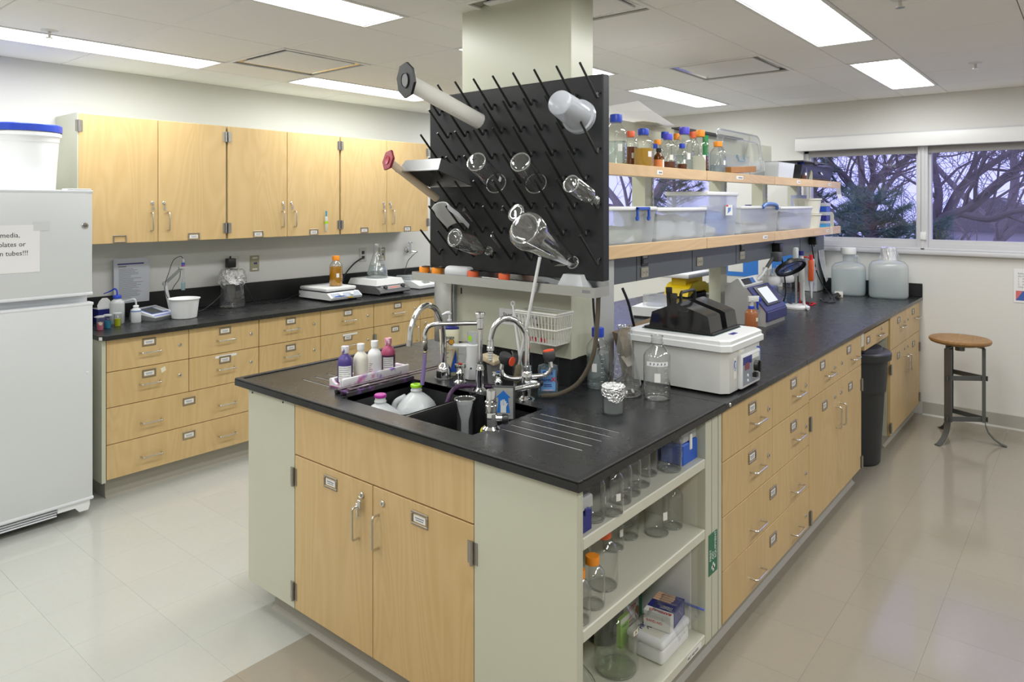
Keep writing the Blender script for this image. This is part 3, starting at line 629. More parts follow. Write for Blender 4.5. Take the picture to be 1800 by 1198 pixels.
def media_bottle(name, label, loc, r, h_, cap=None, liq=None, fill=.5, group=None, mark=True, note=None, gl=None, neck=.42, sh=.66, cat='bottle', rot=None, rz=0):
    t = thing(name, label, cat, loc, rz, group, rot)
    pr = lab_prof(r, h_, neck, sh)
    bd = obj('glass_body', B().lathe(pr, 28), gl or GLASS, t, 50)
    if liq:
        zf = h_*fill; q = []
        for a, b_ in pr:
            if b_ >= zf: break
            q.append((max(0, a-.0022), b_+(.002 if a < r*.9 else 0)))
        q += [(q[-1][0], zf), (0, zf)]
        obj('liquid', B().lathe(q, 24), liq, t, 50)
    obj('base_ring', B().tube(arc((0,0,.003), r*.90, 0, 360, 28, 'xy')[:-1], .0022, 5, closed=True), GLASSR, t)
    if not cap: obj('mouth_ring', B().tube(arc((0,0,h_), r*neck*1.03, 0, 360, 24, 'xy')[:-1], .0022, 5, closed=True), GLASSR, t)
    if cap: obj('cap', cap_b(r*neck*1.32, h_*.135+.004, h_*.865), cap, t, 30)
    if mark:
        fa = math.radians(mark if mark is not True else -128); rr = r*1.004
        m = B(); w_ = .22
        for i in range(3):
            a0, a1 = fa-w_+i*2*w_/3, fa-w_+(i+1)*2*w_/3
            m.add([(rr*math.cos(a0),rr*math.sin(a0),h_*.30),(rr*math.cos(a1),rr*math.sin(a1),h_*.30),(rr*math.cos(a1),rr*math.sin(a1),h_*.44),(rr*math.cos(a0),rr*math.sin(a0),h_*.44)], [(0,1,2,3)])
        obj('printed_patch', m, CARD, bd, 0)
        s = B()
        for i in range(7):
            z = h_*(.14+.075*i); a0, a1 = fa+.55, fa+.55+(.30 if i % 2 else .2); s.add([(rr*math.cos(a0),rr*math.sin(a0),z),(rr*math.cos(a1),rr*math.sin(a1),z),(rr*math.cos(a1),rr*math.sin(a1),z+h_*.007),(rr*math.cos(a0),rr*math.sin(a0),z+h_*.007)], [(0,1,2,3)])
        obj('printed_scale', s, CARD, bd, 0, kind='stuff')
    if note:
        fa = math.radians(note[0]); rr = r*1.012; m = B(); n = 6
        for i in range(n):
            a0, a1 = fa-note[1]/2+i*note[1]/n, fa-note[1]/2+(i+1)*note[1]/n; z0, z1 = h_*note[2], h_*note[3]
            m.add([(rr*math.cos(a0),rr*math.sin(a0),z0),(rr*math.cos(a1),rr*math.sin(a1),z0),(rr*math.cos(a1),rr*math.sin(a1),z1),(rr*math.cos(a0),rr*math.sin(a0),z1)], [(0,1,2,3)])
        obj('tape_label', m, note[4], t, 0)
        if len(note) > 5:
            s = B()
            for i in range(note[5]):
                a0 = fa-note[1]*.32+i*note[1]*.64/max(1,note[5]-1); zm = (z0+z1)/2; hh = (z1-z0)*.28
                s.tube([(rr*1.004*math.cos(a0-.03),rr*1.004*math.sin(a0-.03),zm-hh),(rr*1.004*math.cos(a0+.02),rr*1.004*math.sin(a0+.02),zm+hh)], .0009, 4).tube([(rr*1.004*math.cos(a0+.02),rr*1.004*math.sin(a0+.02),zm+hh),(rr*1.004*math.cos(a0+.06),rr*1.004*math.sin(a0+.06),zm-hh*.5)], .0009, 4)
            obj('handwriting', s, NAVY, t, 0, kind='stuff')
    return t
def foil_b(rings, n=40, amp=.004, seed=1):
    rnd = random.Random(seed); q = []
    for r, z in rings:
        q.append([((r+rnd.uniform(-amp,amp))*math.cos(2*PI*k/n), (r+rnd.uniform(-amp,amp))*math.sin(2*PI*k/n), z+rnd.uniform(-amp,amp)) for k in range(n)])
    return B().loft(q, False, False)
def slant(p, d_from, d_to):
    return Vector(d_from).rotation_difference(Vector(d_to)).to_euler()

# ================================================================ drying peg board above the sink
t = thing('peg_board', 'black laboratory drying peg board mounted on the island column', 'peg board', (2.20, 0, 0))
obj('board', B().rbox(0, .045, 1.385, 2.296, 1.355, 2.117, .004, 1), PEGB, t)
obj('mounting_bracket', B().box(.045, .079, 1.60, 1.66, 1.42, 2.06).box(.045, .079, 2.06, 2.12, 1.42, 2.06), STEEL, t)
PEGM = mesh('peg', B().tube([(0,0,.008),(-.008,0,.0085),(-.013,0,.005),(-.0145,0,-.004),(-.0165,0,-.0105),(-.021,0,-.0115),(-.027,0,-.006),(-.132,0,.098)], [.0052,.005,.005,.005,.005,.005,.005,.0042], 8), PEG)
for r in range(7):
    for k in range(9 if r % 2 == 0 else 8):
        y = 1.412+.102*k+(.051 if r % 2 else 0)
        if y > 2.285: continue
        obj('peg', PEGM, parent=t, loc=(0, y-.014, 2.040-.1015*r))
t = thing('drip_tray', 'stainless steel drip trough under the black peg board', 'trough')
obj('trough', B().box(2.145, 2.243, 1.385, 2.352, 1.300, 1.303).box(2.145, 2.148, 1.385, 2.352, 1.303, 1.337).box(2.24, 2.243, 1.385, 2.352, 1.303, 1.352).box(2.148, 2.24, 1.385, 1.388, 1.303, 1.337).box(2.148, 2.24, 2.349, 2.352, 1.303, 1.337), STEEL, t, 0)
obj('trough_insert', B().box(2.150, 2.238, 1.39, 2.347, 1.3105, 1.3175), STEEL, t, 0)
obj('maker_stamp', B().box(2.1445, 2.145, 1.405, 1.44, 1.315, 1.326), MIDGREY, t, 0)
obj('drain_hose', B().tube(spline([(2.20,1.405,1.30),(2.20,1.41,1.20),(2.195,1.425,1.08),(2.17,1.47,.98),(2.13,1.53,.935),(2.09,1.585,.926)], 8), .0085, 10), glassy('brown_hose', (.45,.40,.33), (.16,.13,.10), milk=.55, milkcol=(.20,.17,.13)), t)
def on_tray(name, lab, px, mt, kind, y, x=2.185, **k):
    q = thing(name, lab, k.get('cat','cap'), (x, y, 1.3035), 0, k.get('group'))
    return q
for y, mt, lab, x in ((2.302, ORANC, 'orange screw cap at the far left end of the steel trough', 2.175), (2.228, ORANC, 'orange screw cap second from the left end of the steel trough', 2.18), (2.005, REDOC, 'red-orange screw cap in the middle of the steel trough, behind the faucet', 2.172), (1.835, REDOC, 'large red-orange screw cap on the trough beside the white rod', 2.172)):
    q = thing('screw_cap', lab, 'cap', (x, y, 1.318), 0, 'orange caps in the trough'); obj('shell', cap_b(.024, .042, 0, 24).mv(0,0,.0), mt, q)
    obj('pour_ring', B().tube(arc((0,-.012,.044), .02, 0, 360, 18, 'xy')[:-1], .002, 6, closed=True), BLACKP, q)
q = thing('soap_box', 'pale translucent rounded box lying in the steel trough', 'box', (2.19, 2.10, 1.318)); obj('shell', B().rbox(-.03, .03, -.075, .075, 0, .055, .022, 4), MILKY, q)
q = thing('weighing_dish', 'white upturned plastic dish at the right end of the steel trough', 'dish', (2.19, 1.505, 1.318)); obj('shell', B().loft([[(-.033,-.065,0),(.033,-.065,0),(.033,.065,0),(-.033,.065,0)], [(-.018,-.038,.058),(.018,-.038,.058),(.018,.038,.058),(-.018,.038,.058)]]), MILKY, q, 0)
q = thing('clear_rod', 'flat clear plastic bar lying in the steel trough', 'bar', (2.215, 1.60, 1.325), 0, rot=(math.radians(10),0,0)); obj('strip', B().rbox(-.01, .01, -.10, .10, 0, .022, .003), CLEARPL, q)
for k, (y, a) in enumerate(((2.26,8),(2.15,-5),(1.93,4),(1.75,-6),(1.68,5))):
    q = thing('stirring_spatula', ['dark spatula lying between the two orange caps of the trough', 'thin steel spatula behind the pale soap box in the trough', 'steel spatula between the two red-orange caps', 'dark rod in the trough just left of the white rod', 'thin rod in the trough under the big flask'][k], 'spatula', (2.178, y, 1.334), 90+a, 'spatulas in the trough')
    obj('rod', B().tube([(-.06,0,0),(.03,0,.002)], .0025, 6), STEEL if k in (1,2) else BLACKP, q); obj('blade', B().rbox(.028, .065, -.006, .006, .001, .003, .001, 1), STEEL if k in (1,2) else BLACKP, q)

# ---- things hung upside down on the pegs: each stands along its own axis from mouth to foot
def hang(name, lab, mouth, foot, cat, group=None):
    m, f = Vector(mouth), Vector(foot)
    return thing(name, lab, cat, m, 0, group, slant(m, (0,0,1), f-m)), (f-m).length
CYLP = glassy('frosted_cylinder_plastic', (.9,.9,.86), (.8,.8,.76), rough=.25, milk=.94, milkcol=(.90,.89,.85)); CYLA = glassy('yellowed_cylinder_plastic', (.9,.8,.65), (.8,.65,.5), rough=.25, milk=.92, milkcol=(.86,.74,.58))
def oct_b(r, z0, z1, n=8):
    return B().loft([[(r*.92*math.cos(2*PI*(k+.5)/n), r*.92*math.sin(2*PI*(k+.5)/n), z0) for k in range(n)], [(r*math.cos(2*PI*(k+.5)/n), r*math.sin(2*PI*(k+.5)/n), z0+.004) for k in range(n)], [(r*math.cos(2*PI*(k+.5)/n), r*math.sin(2*PI*(k+.5)/n), z1) for k in range(n)]])
m1 = (2.150, 1.949, 1.979)
q, l_ = hang('measuring_cylinder', 'large frosted plastic measuring cylinder with a black octagonal foot, hanging on the peg board', m1, (1.794, 2.005, 2.106), 'cylinder')
obj('barrel', B().lathe([(.033,0),(.034,.003),(.0325,.008),(.0325,l_-.012)], 32), CYLP, q, 50)
obj('scale_print', B().add([c for k in range(9) for c in ((-.033*math.cos(.5),-.033*math.sin(.5),.05+.012*k),(-.033*math.cos(.2),-.033*math.sin(.2),.05+.012*k),(-.033*math.cos(.2),-.033*math.sin(.2),.052+.012*k),(-.033*math.cos(.5),-.033*math.sin(.5),.052+.012*k))], [(4*k,4*k+1,4*k+2,4*k+3) for k in range(9)]), GREYPL, q, 0, kind='stuff')
TF = Matrix.Translation((0,0,l_)) @ Matrix.Rotation(math.radians(-24), 4, Vector((.35,.94,0))) @ Matrix.Translation((0,0,-l_))
ft = obj('foot', oct_b(.068, l_-.014, l_).xf(TF), BLACKP, q, 0)
obj('foot_ring', B().lathe([(.030,l_-.001),(.030,l_+.004),(.026,l_+.004),(.025,l_)], 28).xf(TF), BLACKP, ft); obj('foot_disc', B().cyl(.024, l_-.001, l_+.002, 24).xf(TF), MIDGREY, ft)
m2 = (2.140, 2.188, 1.662)
q, l_ = hang('measuring_cylinder', 'slim yellowed measuring cylinder with a dark red hexagonal foot', m2, (1.895, 2.225, 1.819), 'cylinder')
obj('barrel', B().lathe([(.0165,0),(.0172,.002),(.0162,.006),(.0160,l_-.01)], 24), CYLA, q, 50); TF = Matrix.Translation((0,0,l_)) @ Matrix.Rotation(math.radians(-22), 4, Vector((.35,.94,0))) @ Matrix.Translation((0,0,-l_))
obj('foot', oct_b(.044, l_-.012, l_, 6).xf(TF), pm('dark_red_plastic', (.24,.015,.035), .4), q, 0)
obj('foot_disc', B().lathe([(.018,l_-.001),(.018,l_+.003),(.014,l_+.002),(0,l_+.001)], 20).xf(TF), pm('dark_red_disc', (.32,.02,.045), .35), q)
def beaker_b(r, h_, n=32):
    return B().lathe([(0,h_),(r*.86,h_),(r*.97,h_-.004),(r,h_-.012),(r,.012),(r*1.03,.004),(r*1.07,0)], n)
q, l_ = hang('plastic_beaker', 'large milky plastic beaker hanging upside down at the right of the peg board', (2.130, 1.440, 1.954), (1.968, 1.415, 1.988), 'beaker')
obj('cup', B().lathe([(0,l_),(.041,l_),(.045,l_-.004),(.053,.022),(.054,.018),(.063,.016),(.0645,0)], 36), glassy('milky_beaker_plastic', (.85,.88,.92), (.75,.78,.84), rough=.2, milk=.66, milkcol=(.62,.64,.69)), q, 50)
for nm, lab, mp, fp, y, r in (('glass_beaker', 'glass beaker with white printed scale hanging in the middle of the peg board', (872,322), (836,288), 1.80, .039), ('glass_beaker', 'plain clear glass beaker on the peg board between the printed beaker and the square bottle', (944,320), (916,282), 1.60, .039)):
    mo = {1.80: (2.135, 1.846, 1.722), 1.60: (2.135, 1.645, 1.718)}[y]; fo = {1.80: (1.961, 1.795, 1.799), 1.60: (1.983, 1.600, 1.792)}[y]
    q, l_ = hang(nm, lab, mo, fo, 'beaker', 'glass beakers on the peg board'); obj('cup', beaker_b(r, l_), GLASST, q, 50); obj('rim', B().tube(arc((0,0,0), r*1.07, 0, 360, 30, 'xy')[:-1], .002, 5, closed=True), GLASSR, q); obj('base_ring', B().tube(arc((0,0,l_-.003), r*.93, 0, 360, 30, 'xy')[:-1], .003, 5, closed=True), GLASSR, q)
    if y == 1.80:
        s = B()
        for k in range(6):
            a0 = math.radians(215); z = .02+.012*k; s.add([(r*1.01*math.cos(a0),r*1.01*math.sin(a0),z),(r*1.01*math.cos(a0+.4),r*1.01*math.sin(a0+.4),z),(r*1.01*math.cos(a0+.4),r*1.01*math.sin(a0+.4),z+.0015),(r*1.01*math.cos(a0),r*1.01*math.sin(a0),z+.0015)], [(0,1,2,3)])
        obj('scale_print', s, CARD, q, 0, kind='stuff')
        s = B(); a0 = math.radians(265); s.add([(r*1.01*math.cos(a0+i*.1),r*1.01*math.sin(a0+i*.1),z) for z in (.04,.06) for i in range(6)], [(i,i+1,i+7,i+6) for i in range(5)]); obj('print_patch', s, CARD, q, 0)
def hang_bottle(lab, mo, fo, r, gl, group=None, name='glass_bottle', neck=.42):
    q, l_ = hang(name, lab, mo, fo, 'bottle', group)
    pr = [(a, l_-z) for a, z in lab_prof(r, l_, neck, .64)]
    obj('glass_body', B().lathe(pr, 32), gl, q, 50); rn = r*neck
    obj('screw_thread', B().tube([(rn*1.05*math.cos(a*.5), rn*1.05*math.sin(a*.5), .004+a*.00045) for a in range(40)], .0012, 5), gl, q)
    obj('base_ring', B().tube(arc((0,0,l_-.004), r*.92, 0, 360, 30, 'xy')[:-1], .003, 5, closed=True), GLASSR, q); obj('mouth_ring', B().tube(arc((0,0,.001), rn*1.06, 0, 360, 24, 'xy')[:-1], .0022, 5, closed=True), GLASSR, q)
    return q, l_
hang_bottle('small clear bottle hanging at the right edge of the peg board', (2.170, 1.400, 1.652), (2.014, 1.400, 1.711), .033, GLASST, neck=.5)
hang_bottle('large graduated glass bottle at the lower left of the peg board', (2.160, 1.904, 1.447), (1.950, 1.900, 1.511), .037, GLASST)
hang_bottle('bottle on the peg board seen by its round foot, above the big conical flask', (2.165, 1.662, 1.543), (2.036, 1.665, 1.608), .036, GLASST)
q, l_ = hang('conical_flask', 'big conical flask hanging upside down at the bottom of the peg board', (2.135, 1.474, 1.425), (1.805, 1.440, 1.560), 'flask')
obj('glass_body', B().lathe([(.021,0),(.023,.002),(.019,.008),(.0185,.028),(.027,.05),(.063,l_-.048),(.0665,l_-.032),(.064,l_-.012),(.052,l_-.002),(.03,l_-.001),(0,l_-.003)], 40), GLASST, q, 50)
obj('mouth_ring', B().tube(arc((0,0,.001), .0225, 0, 360, 28, 'xy')[:-1], .0025, 5, closed=True), GLASSR, q); obj('base_ring', B().tube(arc((0,0,l_-.004), .050, 0, 360, 36, 'xy')[:-1], .003, 5, closed=True), GLASSR, q)
s = B()
for k in range(7):
    z = .075+.012*k; r = .0335+.0068*k*.6; a0 = math.radians(200); s.add([((r+.005)*math.cos(a0),(r+.005)*math.sin(a0),z),((r+.005)*math.cos(a0+.35),(r+.005)*math.sin(a0+.35),z),((r+.005)*math.cos(a0+.35),(r+.005)*math.sin(a0+.35),z+.002),((r+.005)*math.cos(a0),(r+.005)*math.sin(a0),z+.002)], [(0,1,2,3)])
obj('scale_print', s, CARD, q, 0, kind='stuff')
for lab, mo, fo, r in (('tiny glass vial on the pegs right of the white scoop', (2.140, 1.974, 1.574), (2.041, 1.935, 1.617), .0085), ('tiny glass vial on the pegs between the two large bottles', (2.150, 1.832, 1.469), (2.070, 1.810, 1.516), .0085), ('tiny glass vial whose round foot shows left of the bottle foot', (2.150, 1.784, 1.593), (2.076, 1.760, 1.620), .0085), ('tiny glass vial whose foot shows left of the big conical flask', (2.150, 1.738, 1.486), (2.067, 1.710, 1.517), .0085)):
    q, l_ = hang('glass_vial', lab, mo, fo, 'vial', 'tiny vials on the peg board'); obj('glass_body', B().lathe([(.0085,0),(.0095,.002),(r,.006),(r,l_-.006),(r*.8,l_-.001),(0,l_)], 20), GLASST, q, 50)
q = thing('steel_pan', 'grey steel pan hanging upside down over the pegs at the left of the board', 'pan', (2.150, 2.115, 1.715), 0, rot=(0, math.radians(17), 0))
pw, pl, ph_ = .125, .205, .055
obj('pan', B().loft([[(-pl,-pw,0),(0,-pw,0),(0,pw,0),(-pl,pw,0)], [(-pl+.004,-pw+.004,0),(-.004,-pw+.004,0),(-.004,pw-.004,0),(-pl+.004,pw-.004,0)], [(-pl+.02,-pw+.02,ph_),(-.02,-pw+.02,ph_),(-.02,pw-.02,ph_),(-pl+.02,pw-.02,ph_)]], False, True), pm('pan_steel', (.26,.26,.26), .35, .8), q, 25)
obj('rolled_rim', B().tube([(-pl,-pw,0),(0,-pw,0),(0,pw,0),(-pl,pw,0)], .0035, 8, closed=True), pm('pan_rim', (.38,.38,.38), .3, .9), q)
q = thing('white_scoop', 'white plastic weighing scoop hanging over pegs left of the tiny vials', 'scoop', (2.165, 2.08, 1.545), 0, rot=(0, math.radians(38), 0))
obj('shell', B().loft([[(-.14*x, (y)*(1 if x < .7 else .75), z) for y, z in ((-.062,-.012),(-.055,.010),(-.03,.02),(0,.023),(.03,.02),(.055,.010),(.062,-.012),(.052,.004),(.03,.015),(0,.019),(-.03,.015),(-.052,.004))] for x in (0,.3,.6,.85,1.0)]), pm('scoop_white', (.76,.78,.79), .35), q)

# ---------------------------------------------------------------- fittings on the column, under the trough
q = thing('paper_towel_dispenser', 'brushed steel paper towel dispenser left of the column', 'dispenser', (2.285, 2.20, 0))
obj('housing', B().rbox(0, .10, .028, .155, 1.005, 1.292, .004), pm('towel_steel', (.46,.49,.53), .34, .9), q)
obj('front_cover', B().rbox(-.012, 0, .034, .137, 1.012, 1.288, .006), STEEL, q); obj('key_slot', B().box(-.0126, -.012, .108, .112, 1.10, 1.135), INK, q); obj('lock_dot', B().cyl(.003, 0, .001, 8).rot('Y', -90).mv(-.012, .085, 1.105), INK, q)
obj('mounting_plate', B().box(.018, .022, -.029, .028, 1.02, 1.30), CASE, q); obj('keyhole', B().box(.0172, .018, -.006, .002, 1.235, 1.262), INK, q)
q = thing('sink_notice', 'small white typed notice stuck on the column behind the brushes', 'notice', (2.2795, 1.85, 1.165))
obj('sheet', B().box(-.001, 0, -.102, .102, -.033, .033), PAPER, q)
for k, s in enumerate(('Do not leave Clean Stuff at', 'the Sink more than 2 days')): text('lettering', s, .0165, INK, q, (-.0014, .080-.012*k, .004-.026*k), (PI/2, 0, -PI/2), bold=.0002)
q = thing('wire_basket', 'white plastic basket hung on the column right of the notice', 'basket', (2.279, 1.675, 1.155))
bw, bh, bd = .105, .125, .115
def rim_at(z, s): return [(-.002,-bw*s,z),(-bd*s,-bw*s,z),(-bd*s,bw*s*.9,z),(-.002,bw*s*.9,z)]
wh = pm('basket_white', (.80,.80,.76), .4)
obj('rim', B().tube(rim_at(bh/2, 1.0), .0042, 6, closed=True).tube(rim_at(bh/2-.008, .99), .003, 6, closed=True), wh, q)
obj('middle_band', B().tube(rim_at(.0, .93), .003, 6, closed=True), wh, q)
obj('floor_panel', B().rbox(-bd*.82, -.004, -bw*.82, bw*.74, -bh/2, -bh/2+.006, .002, 1), wh, q)
for k in range(13):
    y = -1+2*k/12; obj('slat', B().tube([(-bd*1.0, y*bw*.95, bh/2),(-bd*.82, y*bw*.78, -bh/2+.003)], .0023, 5), wh, q)
for k in range(9):
    x = k/9; obj('slat', B().tube([(-bd*x-.004, -bw, bh/2),(-bd*.82*x-.004, -bw*.82, -bh/2+.003)], .0023, 5), wh, q); obj('slat', B().tube([(-bd*x-.004, bw*.9, bh/2),(-bd*.82*x-.004, bw*.74, -bh/2+.003)], .0023, 5), wh, q)
for k, y in enumerate((.045,.022,-.002,-.024)):
    z = thing('red_stopper', ['red stopper at the left of the row inside the white basket', 'second red stopper inside the white basket', 'third red stopper inside the white basket', 'red stopper at the right of the row inside the white basket'][k], 'stopper', (2.279-.075, 1.675+y, 1.155-bh/2+.007), 0, 'red stoppers in the basket'); obj('plug', B().lathe([(0,0),(.005,0),(.006,.012),(.006,.014),(0,.014)], 12), RED, z)

# ================================================================ round the sink
# ---- tall gooseneck tap at the left
def chrome_thing(name, lab, loc, cat): return thing(name, lab, cat, loc)
q = chrome_thing('gooseneck_tap', 'chrome gooseneck tap with a dome base, at the left of the sink', (2.085, 2.091, 0.914), 'tap')
obj('base_plate', B().cyl(.038, 0, .003, 28), pm('clear_gasket', (.25,.25,.25), .2, .6), q)
obj('dome', B().lathe([(.030,.002),(.030,.028),(.029,.040),(.022,.054),(.0135,.062),(.012,.066)], 28), CHROME, q)
obj('sensor_window', B().rbox(-.0315, -.024, -.013, .013, .004, .034, .003), BLACKP, q)
obj('spout', B().tube(spline([(0,0,.06),(0,0,.16),(-.012,.0,.235),(-.048,0,.293),(-.10,0,.314),(-.15,0,.29),(-.182,0,.235),(-.190,0,.18)], 8), [.0115]*57, 14), CHROME, q)
obj('outlet', B().tube([(-.1895,0,.187),(-.192,0,.163)], .0128, 14), STEEL, q)
# ---- post tap with the swing arm and stained hose
BX = (2.035, 1.841, 0.914)
q = chrome_thing('swing_tap', 'chrome post tap with a long side arm feeding a purple-stained hose', BX, 'tap')
obj('flange', B().lathe([(.032,0),(.032,.004),(.022,.010),(.0175,.014)], 28), CHROME, q)
obj('post_base', B().lathe([(.0175,.012),(.0175,.075),(.0185,.078),(.0185,.086),(.015,.092),(.012,.106),(.0125,.108)], 24), CHROME, q)
obj('post', B().cyl(.0098, .10, .262, 18), CHROME, q)
obj('head', B().lathe([(.010,.238),(.015,.243),(.015,.282),(.020,.285),(.020,.300),(.017,.304),(0,.304)], 16), CHROME, q)
ax, ay = -.125, .178                                                # the arm reaches over the left bowl
obj('arm', B().tube(spline([(0,0,.262),(ax*.35,ay*.35,.260),(ax*.78,ay*.78,.256),(ax*.93,ay*.93,.246),(ax,ay,.220),(ax,ay,.196)], 7), .0088, 14), CHROME, q)
obj('connector', B().lathe([(.011,.155),(.0125,.158),(.0125,.188),(.0105,.19),(.0105,.20)], 16, (ax,ay,0)), NICKEL, q)
obj('serrated_nozzle', B().lathe([(.0045,.118),(.006,.120)]+[(.0065 if k % 2 else .0085,.122+.004*k) for k in range(9)], 14, (ax,ay,0)), pm('brass_nozzle', (.42,.38,.25), .35, 1), q)
obj('hose', B().tube(spline([(ax,ay,.142),(ax-.003,ay+.001,.10),(ax-.008,ay+.003,.05),(ax-.012,ay+.004,.02)], 6), .0082, 12), glassy('violet_hose', (.55,.45,.75), (.35,.25,.55), milk=.6, milkcol=(.42,.33,.62)), q)
# ---- a second hose from the back of the deck into the right bowl
q = tag(obj('stained_hose', B().tube(spline([(2.085,1.80,.925),(2.02,1.86,.932),(1.955,1.88,.938),(1.90,1.87,.925),(1.875,1.865,.88),(1.872,1.862,.80)], 8), .0085, 12), glassy('dark_violet_hose', (.35,.22,.38), (.15,.08,.2), milk=.6, milkcol=(.13,.06,.15))), 'dark purple hose curving over the sink rim between the two bowls', 'hose')
# ---- needle valves
for lab, p, red in (('small chrome valve with a red-topped cross handle in front of the lotion', (2.074, 1.986, 0.914), True), ('small chrome valve behind the eyewash', (2.068, 1.776, 0.914), False)):
    q = chrome_thing('deck_valve', lab, p, 'valve'); q['group'] = 'chrome deck valves'
    obj('flange', B().lathe([(.026,0),(.026,.004),(.018,.010),(.016,.014)], 24), CHROME, q); obj('body', B().lathe([(.014,.012),(.014,.030),(.017,.032),(.017,.040),(.012,.045),(.009,.062)], 20), CHROME, q)
    obj('handle', B().lathe([(0,.060),(.010,.060),(.012,.066),(.010,.074),(0,.076)], 16).tube([(-.027,0,.068),(.027,0,.068)], [.0062,.0062], 10).tube([(0,-.027,.068),(0,.027,.068)], .0062, 10), CHROME, q)
    obj('index_button', B().cyl(.008, .075, .079, 14), RED if red else BLUEP, q)
# ---- gooseneck with eyewash
EX = (2.051, 1.622, 0.914)
q = chrome_thing('eyewash_tap', 'chrome gooseneck tap with twin eyewash heads and a push sign', EX, 'tap')
obj('flange', B().lathe([(.032,0),(.032,.005),(.024,.012),(.0165,.016)], 28), CHROME, q)
obj('stem', B().lathe([(.0165,.014),(.0165,.055),(.02,.058),(.022,.085),(.02,.105),(.0175,.108),(.0175,.125),(.012,.128)], 22), CHROME, q)
obj('spout', B().tube(spline([(0,0,.12),(0,0,.225),(-.008,.01,.262),(-.032,.032,.296),(-.062,.06,.302),(-.088,.082,.275),(-.098,.092,.235),(-.099,.093,.215)], 8), .0108, 14), CHROME, q)
nz = obj('outlet', B().lathe([(.0125,.185),(.014,.187),(.014,.198),(.0125,.20),(.0125,.222)], 16, (-.099,.093,0)), CHROME, q)
obj('serrated_tip', B().lathe([(.004,.145)]+[(.0055+.0004*k+(.0015 if k % 2 else 0),.147+.0045*k) for k in range(9)], 12, (-.099,.093,0)), GREYPL, q)
obj('eyewash_pipe', B().tube(spline([(0,0,.082),(-.022,.040,.076),(-.040,.072,.082),(-.046,.084,.105),(-.043,.080,.135)], 7), .0088, 12), CHROME, q)
obj('eyewash_pipe', B().tube(spline([(0,0,.085),(.018,-.030,.088),(.036,-.062,.096),(.044,-.078,.118),(.043,-.075,.15)], 7), .0088, 12), CHROME, q)
for s, (x, y, z), tilt in ((0, (-.043,.078,.135), 25), (1, (.043,-.075,.148), -12)):
    hd = obj('eyewash_head', B().lathe([(.012,-.004),(.017,.002),(.0225,.010),(.0235,.030),(.022,.034),(0,.034)], 24).rot('X', tilt if s == 0 else tilt).mv(x, y, z), DGREY, q)
    c_ = Matrix.Translation((x,y,z)) @ Matrix.Rotation(math.radians(tilt), 4, 'X')
    obj('flip_cap', (B().lathe([(0,.033),(.021,.033),(.021,.038),(.017,.041),(0,.041)], 24) if s else B().lathe([(0,0),(.017,0),(.017,.004),(0,.004)], 20).rot('X', 75).mv(.004,-.03,.022)).xf(c_), pm('eyewash_cap_red', (.80,.09,.035), .4), hd)
obj('push_arm', B().tube(spline([(.002,-.012,.066),(.016,-.034,.064),(.004,-.042,.060),(-.05,-.016,.056),(-.115,.010,.052)], 7), .010, 12), CHROME, q)
obj('arm_end', B().lathe([(0,-.008),(.013,-.008),(.013,.008),(0,.008)], 18).rot('Y', 90).mv(.022,-.040,.062), BLACKP, q)
sg = obj('push_sign', B().rbox(-.004, .004, -.042, .042, -.062, .062, .010, 3).xf(Matrix.Translation((-.120,.012,.012)) @ Matrix.Rotation(math.radians(32), 4, 'Z')), DGREY, q)
SN = Matrix.Translation((-.120,.012,.012)) @ Matrix.Rotation(math.radians(32), 4, 'Z')
obj('sign_face', B().box(-.0048, -.004, -.035, .035, -.055, .055).xf(SN), pm('sign_silver', (.55,.56,.56), .35, .5), sg)
arrow = [(-.026,.018),(0,.048),(.026,.018),(.018,.018),(.021,-.018),(.023,-.034),(.010,-.034),(.0125,-.01),(.0125,.018),(-.0125,.018),(-.0125,-.01),(-.010,-.034),(-.023,-.034),(-.021,-.018),(-.018,.018)]
obj('house_arrow', B().add([(-.0052,-y,z) for y, z in ((-.027,.020),(0,.046),(.027,.020),(.018,.020),(.019,-.005),(.024,-.034),(-.024,-.034),(-.019,-.005),(-.018,.020))], [tuple(range(9))]).xf(SN), pm('sign_blue', (.02,.16,.55), .4), sg, 0)
hb = B().box(-.0056, -.0053, -.010, .010, -.034, -.008)
for y, z in ((-.0085,.008),(-.003,.014),(.003,.013),(.0085,.009)): hb.box(-.0056, -.0053, y-.0022, y+.0022, -.008, z)
hb.add([(-.0055,-.010,-.012),(-.0055,-.0165,.000),(-.0055,-.014,.002),(-.0055,-.010,-.004)], [(0,1,2,3)])
obj('hand_symbol', hb.xf(SN), pm('sign_hand', (.72,.73,.72), .45), sg, 0)
obj('sign_print', B().box(-.0054, -.005, -.008, .016, -.048, -.043).box(-.0054, -.005, -.026, -.014, -.046, -.042).xf(SN), GREYINK, sg, 0); obj('sign_dot', B().cyl(.0035, 0, .0005, 12).rot('Y', -90).mv(-.005, .024, -.0455).xf(SN), pm('sign_dot_blue', (.05,.14,.5), .4), sg, 0)
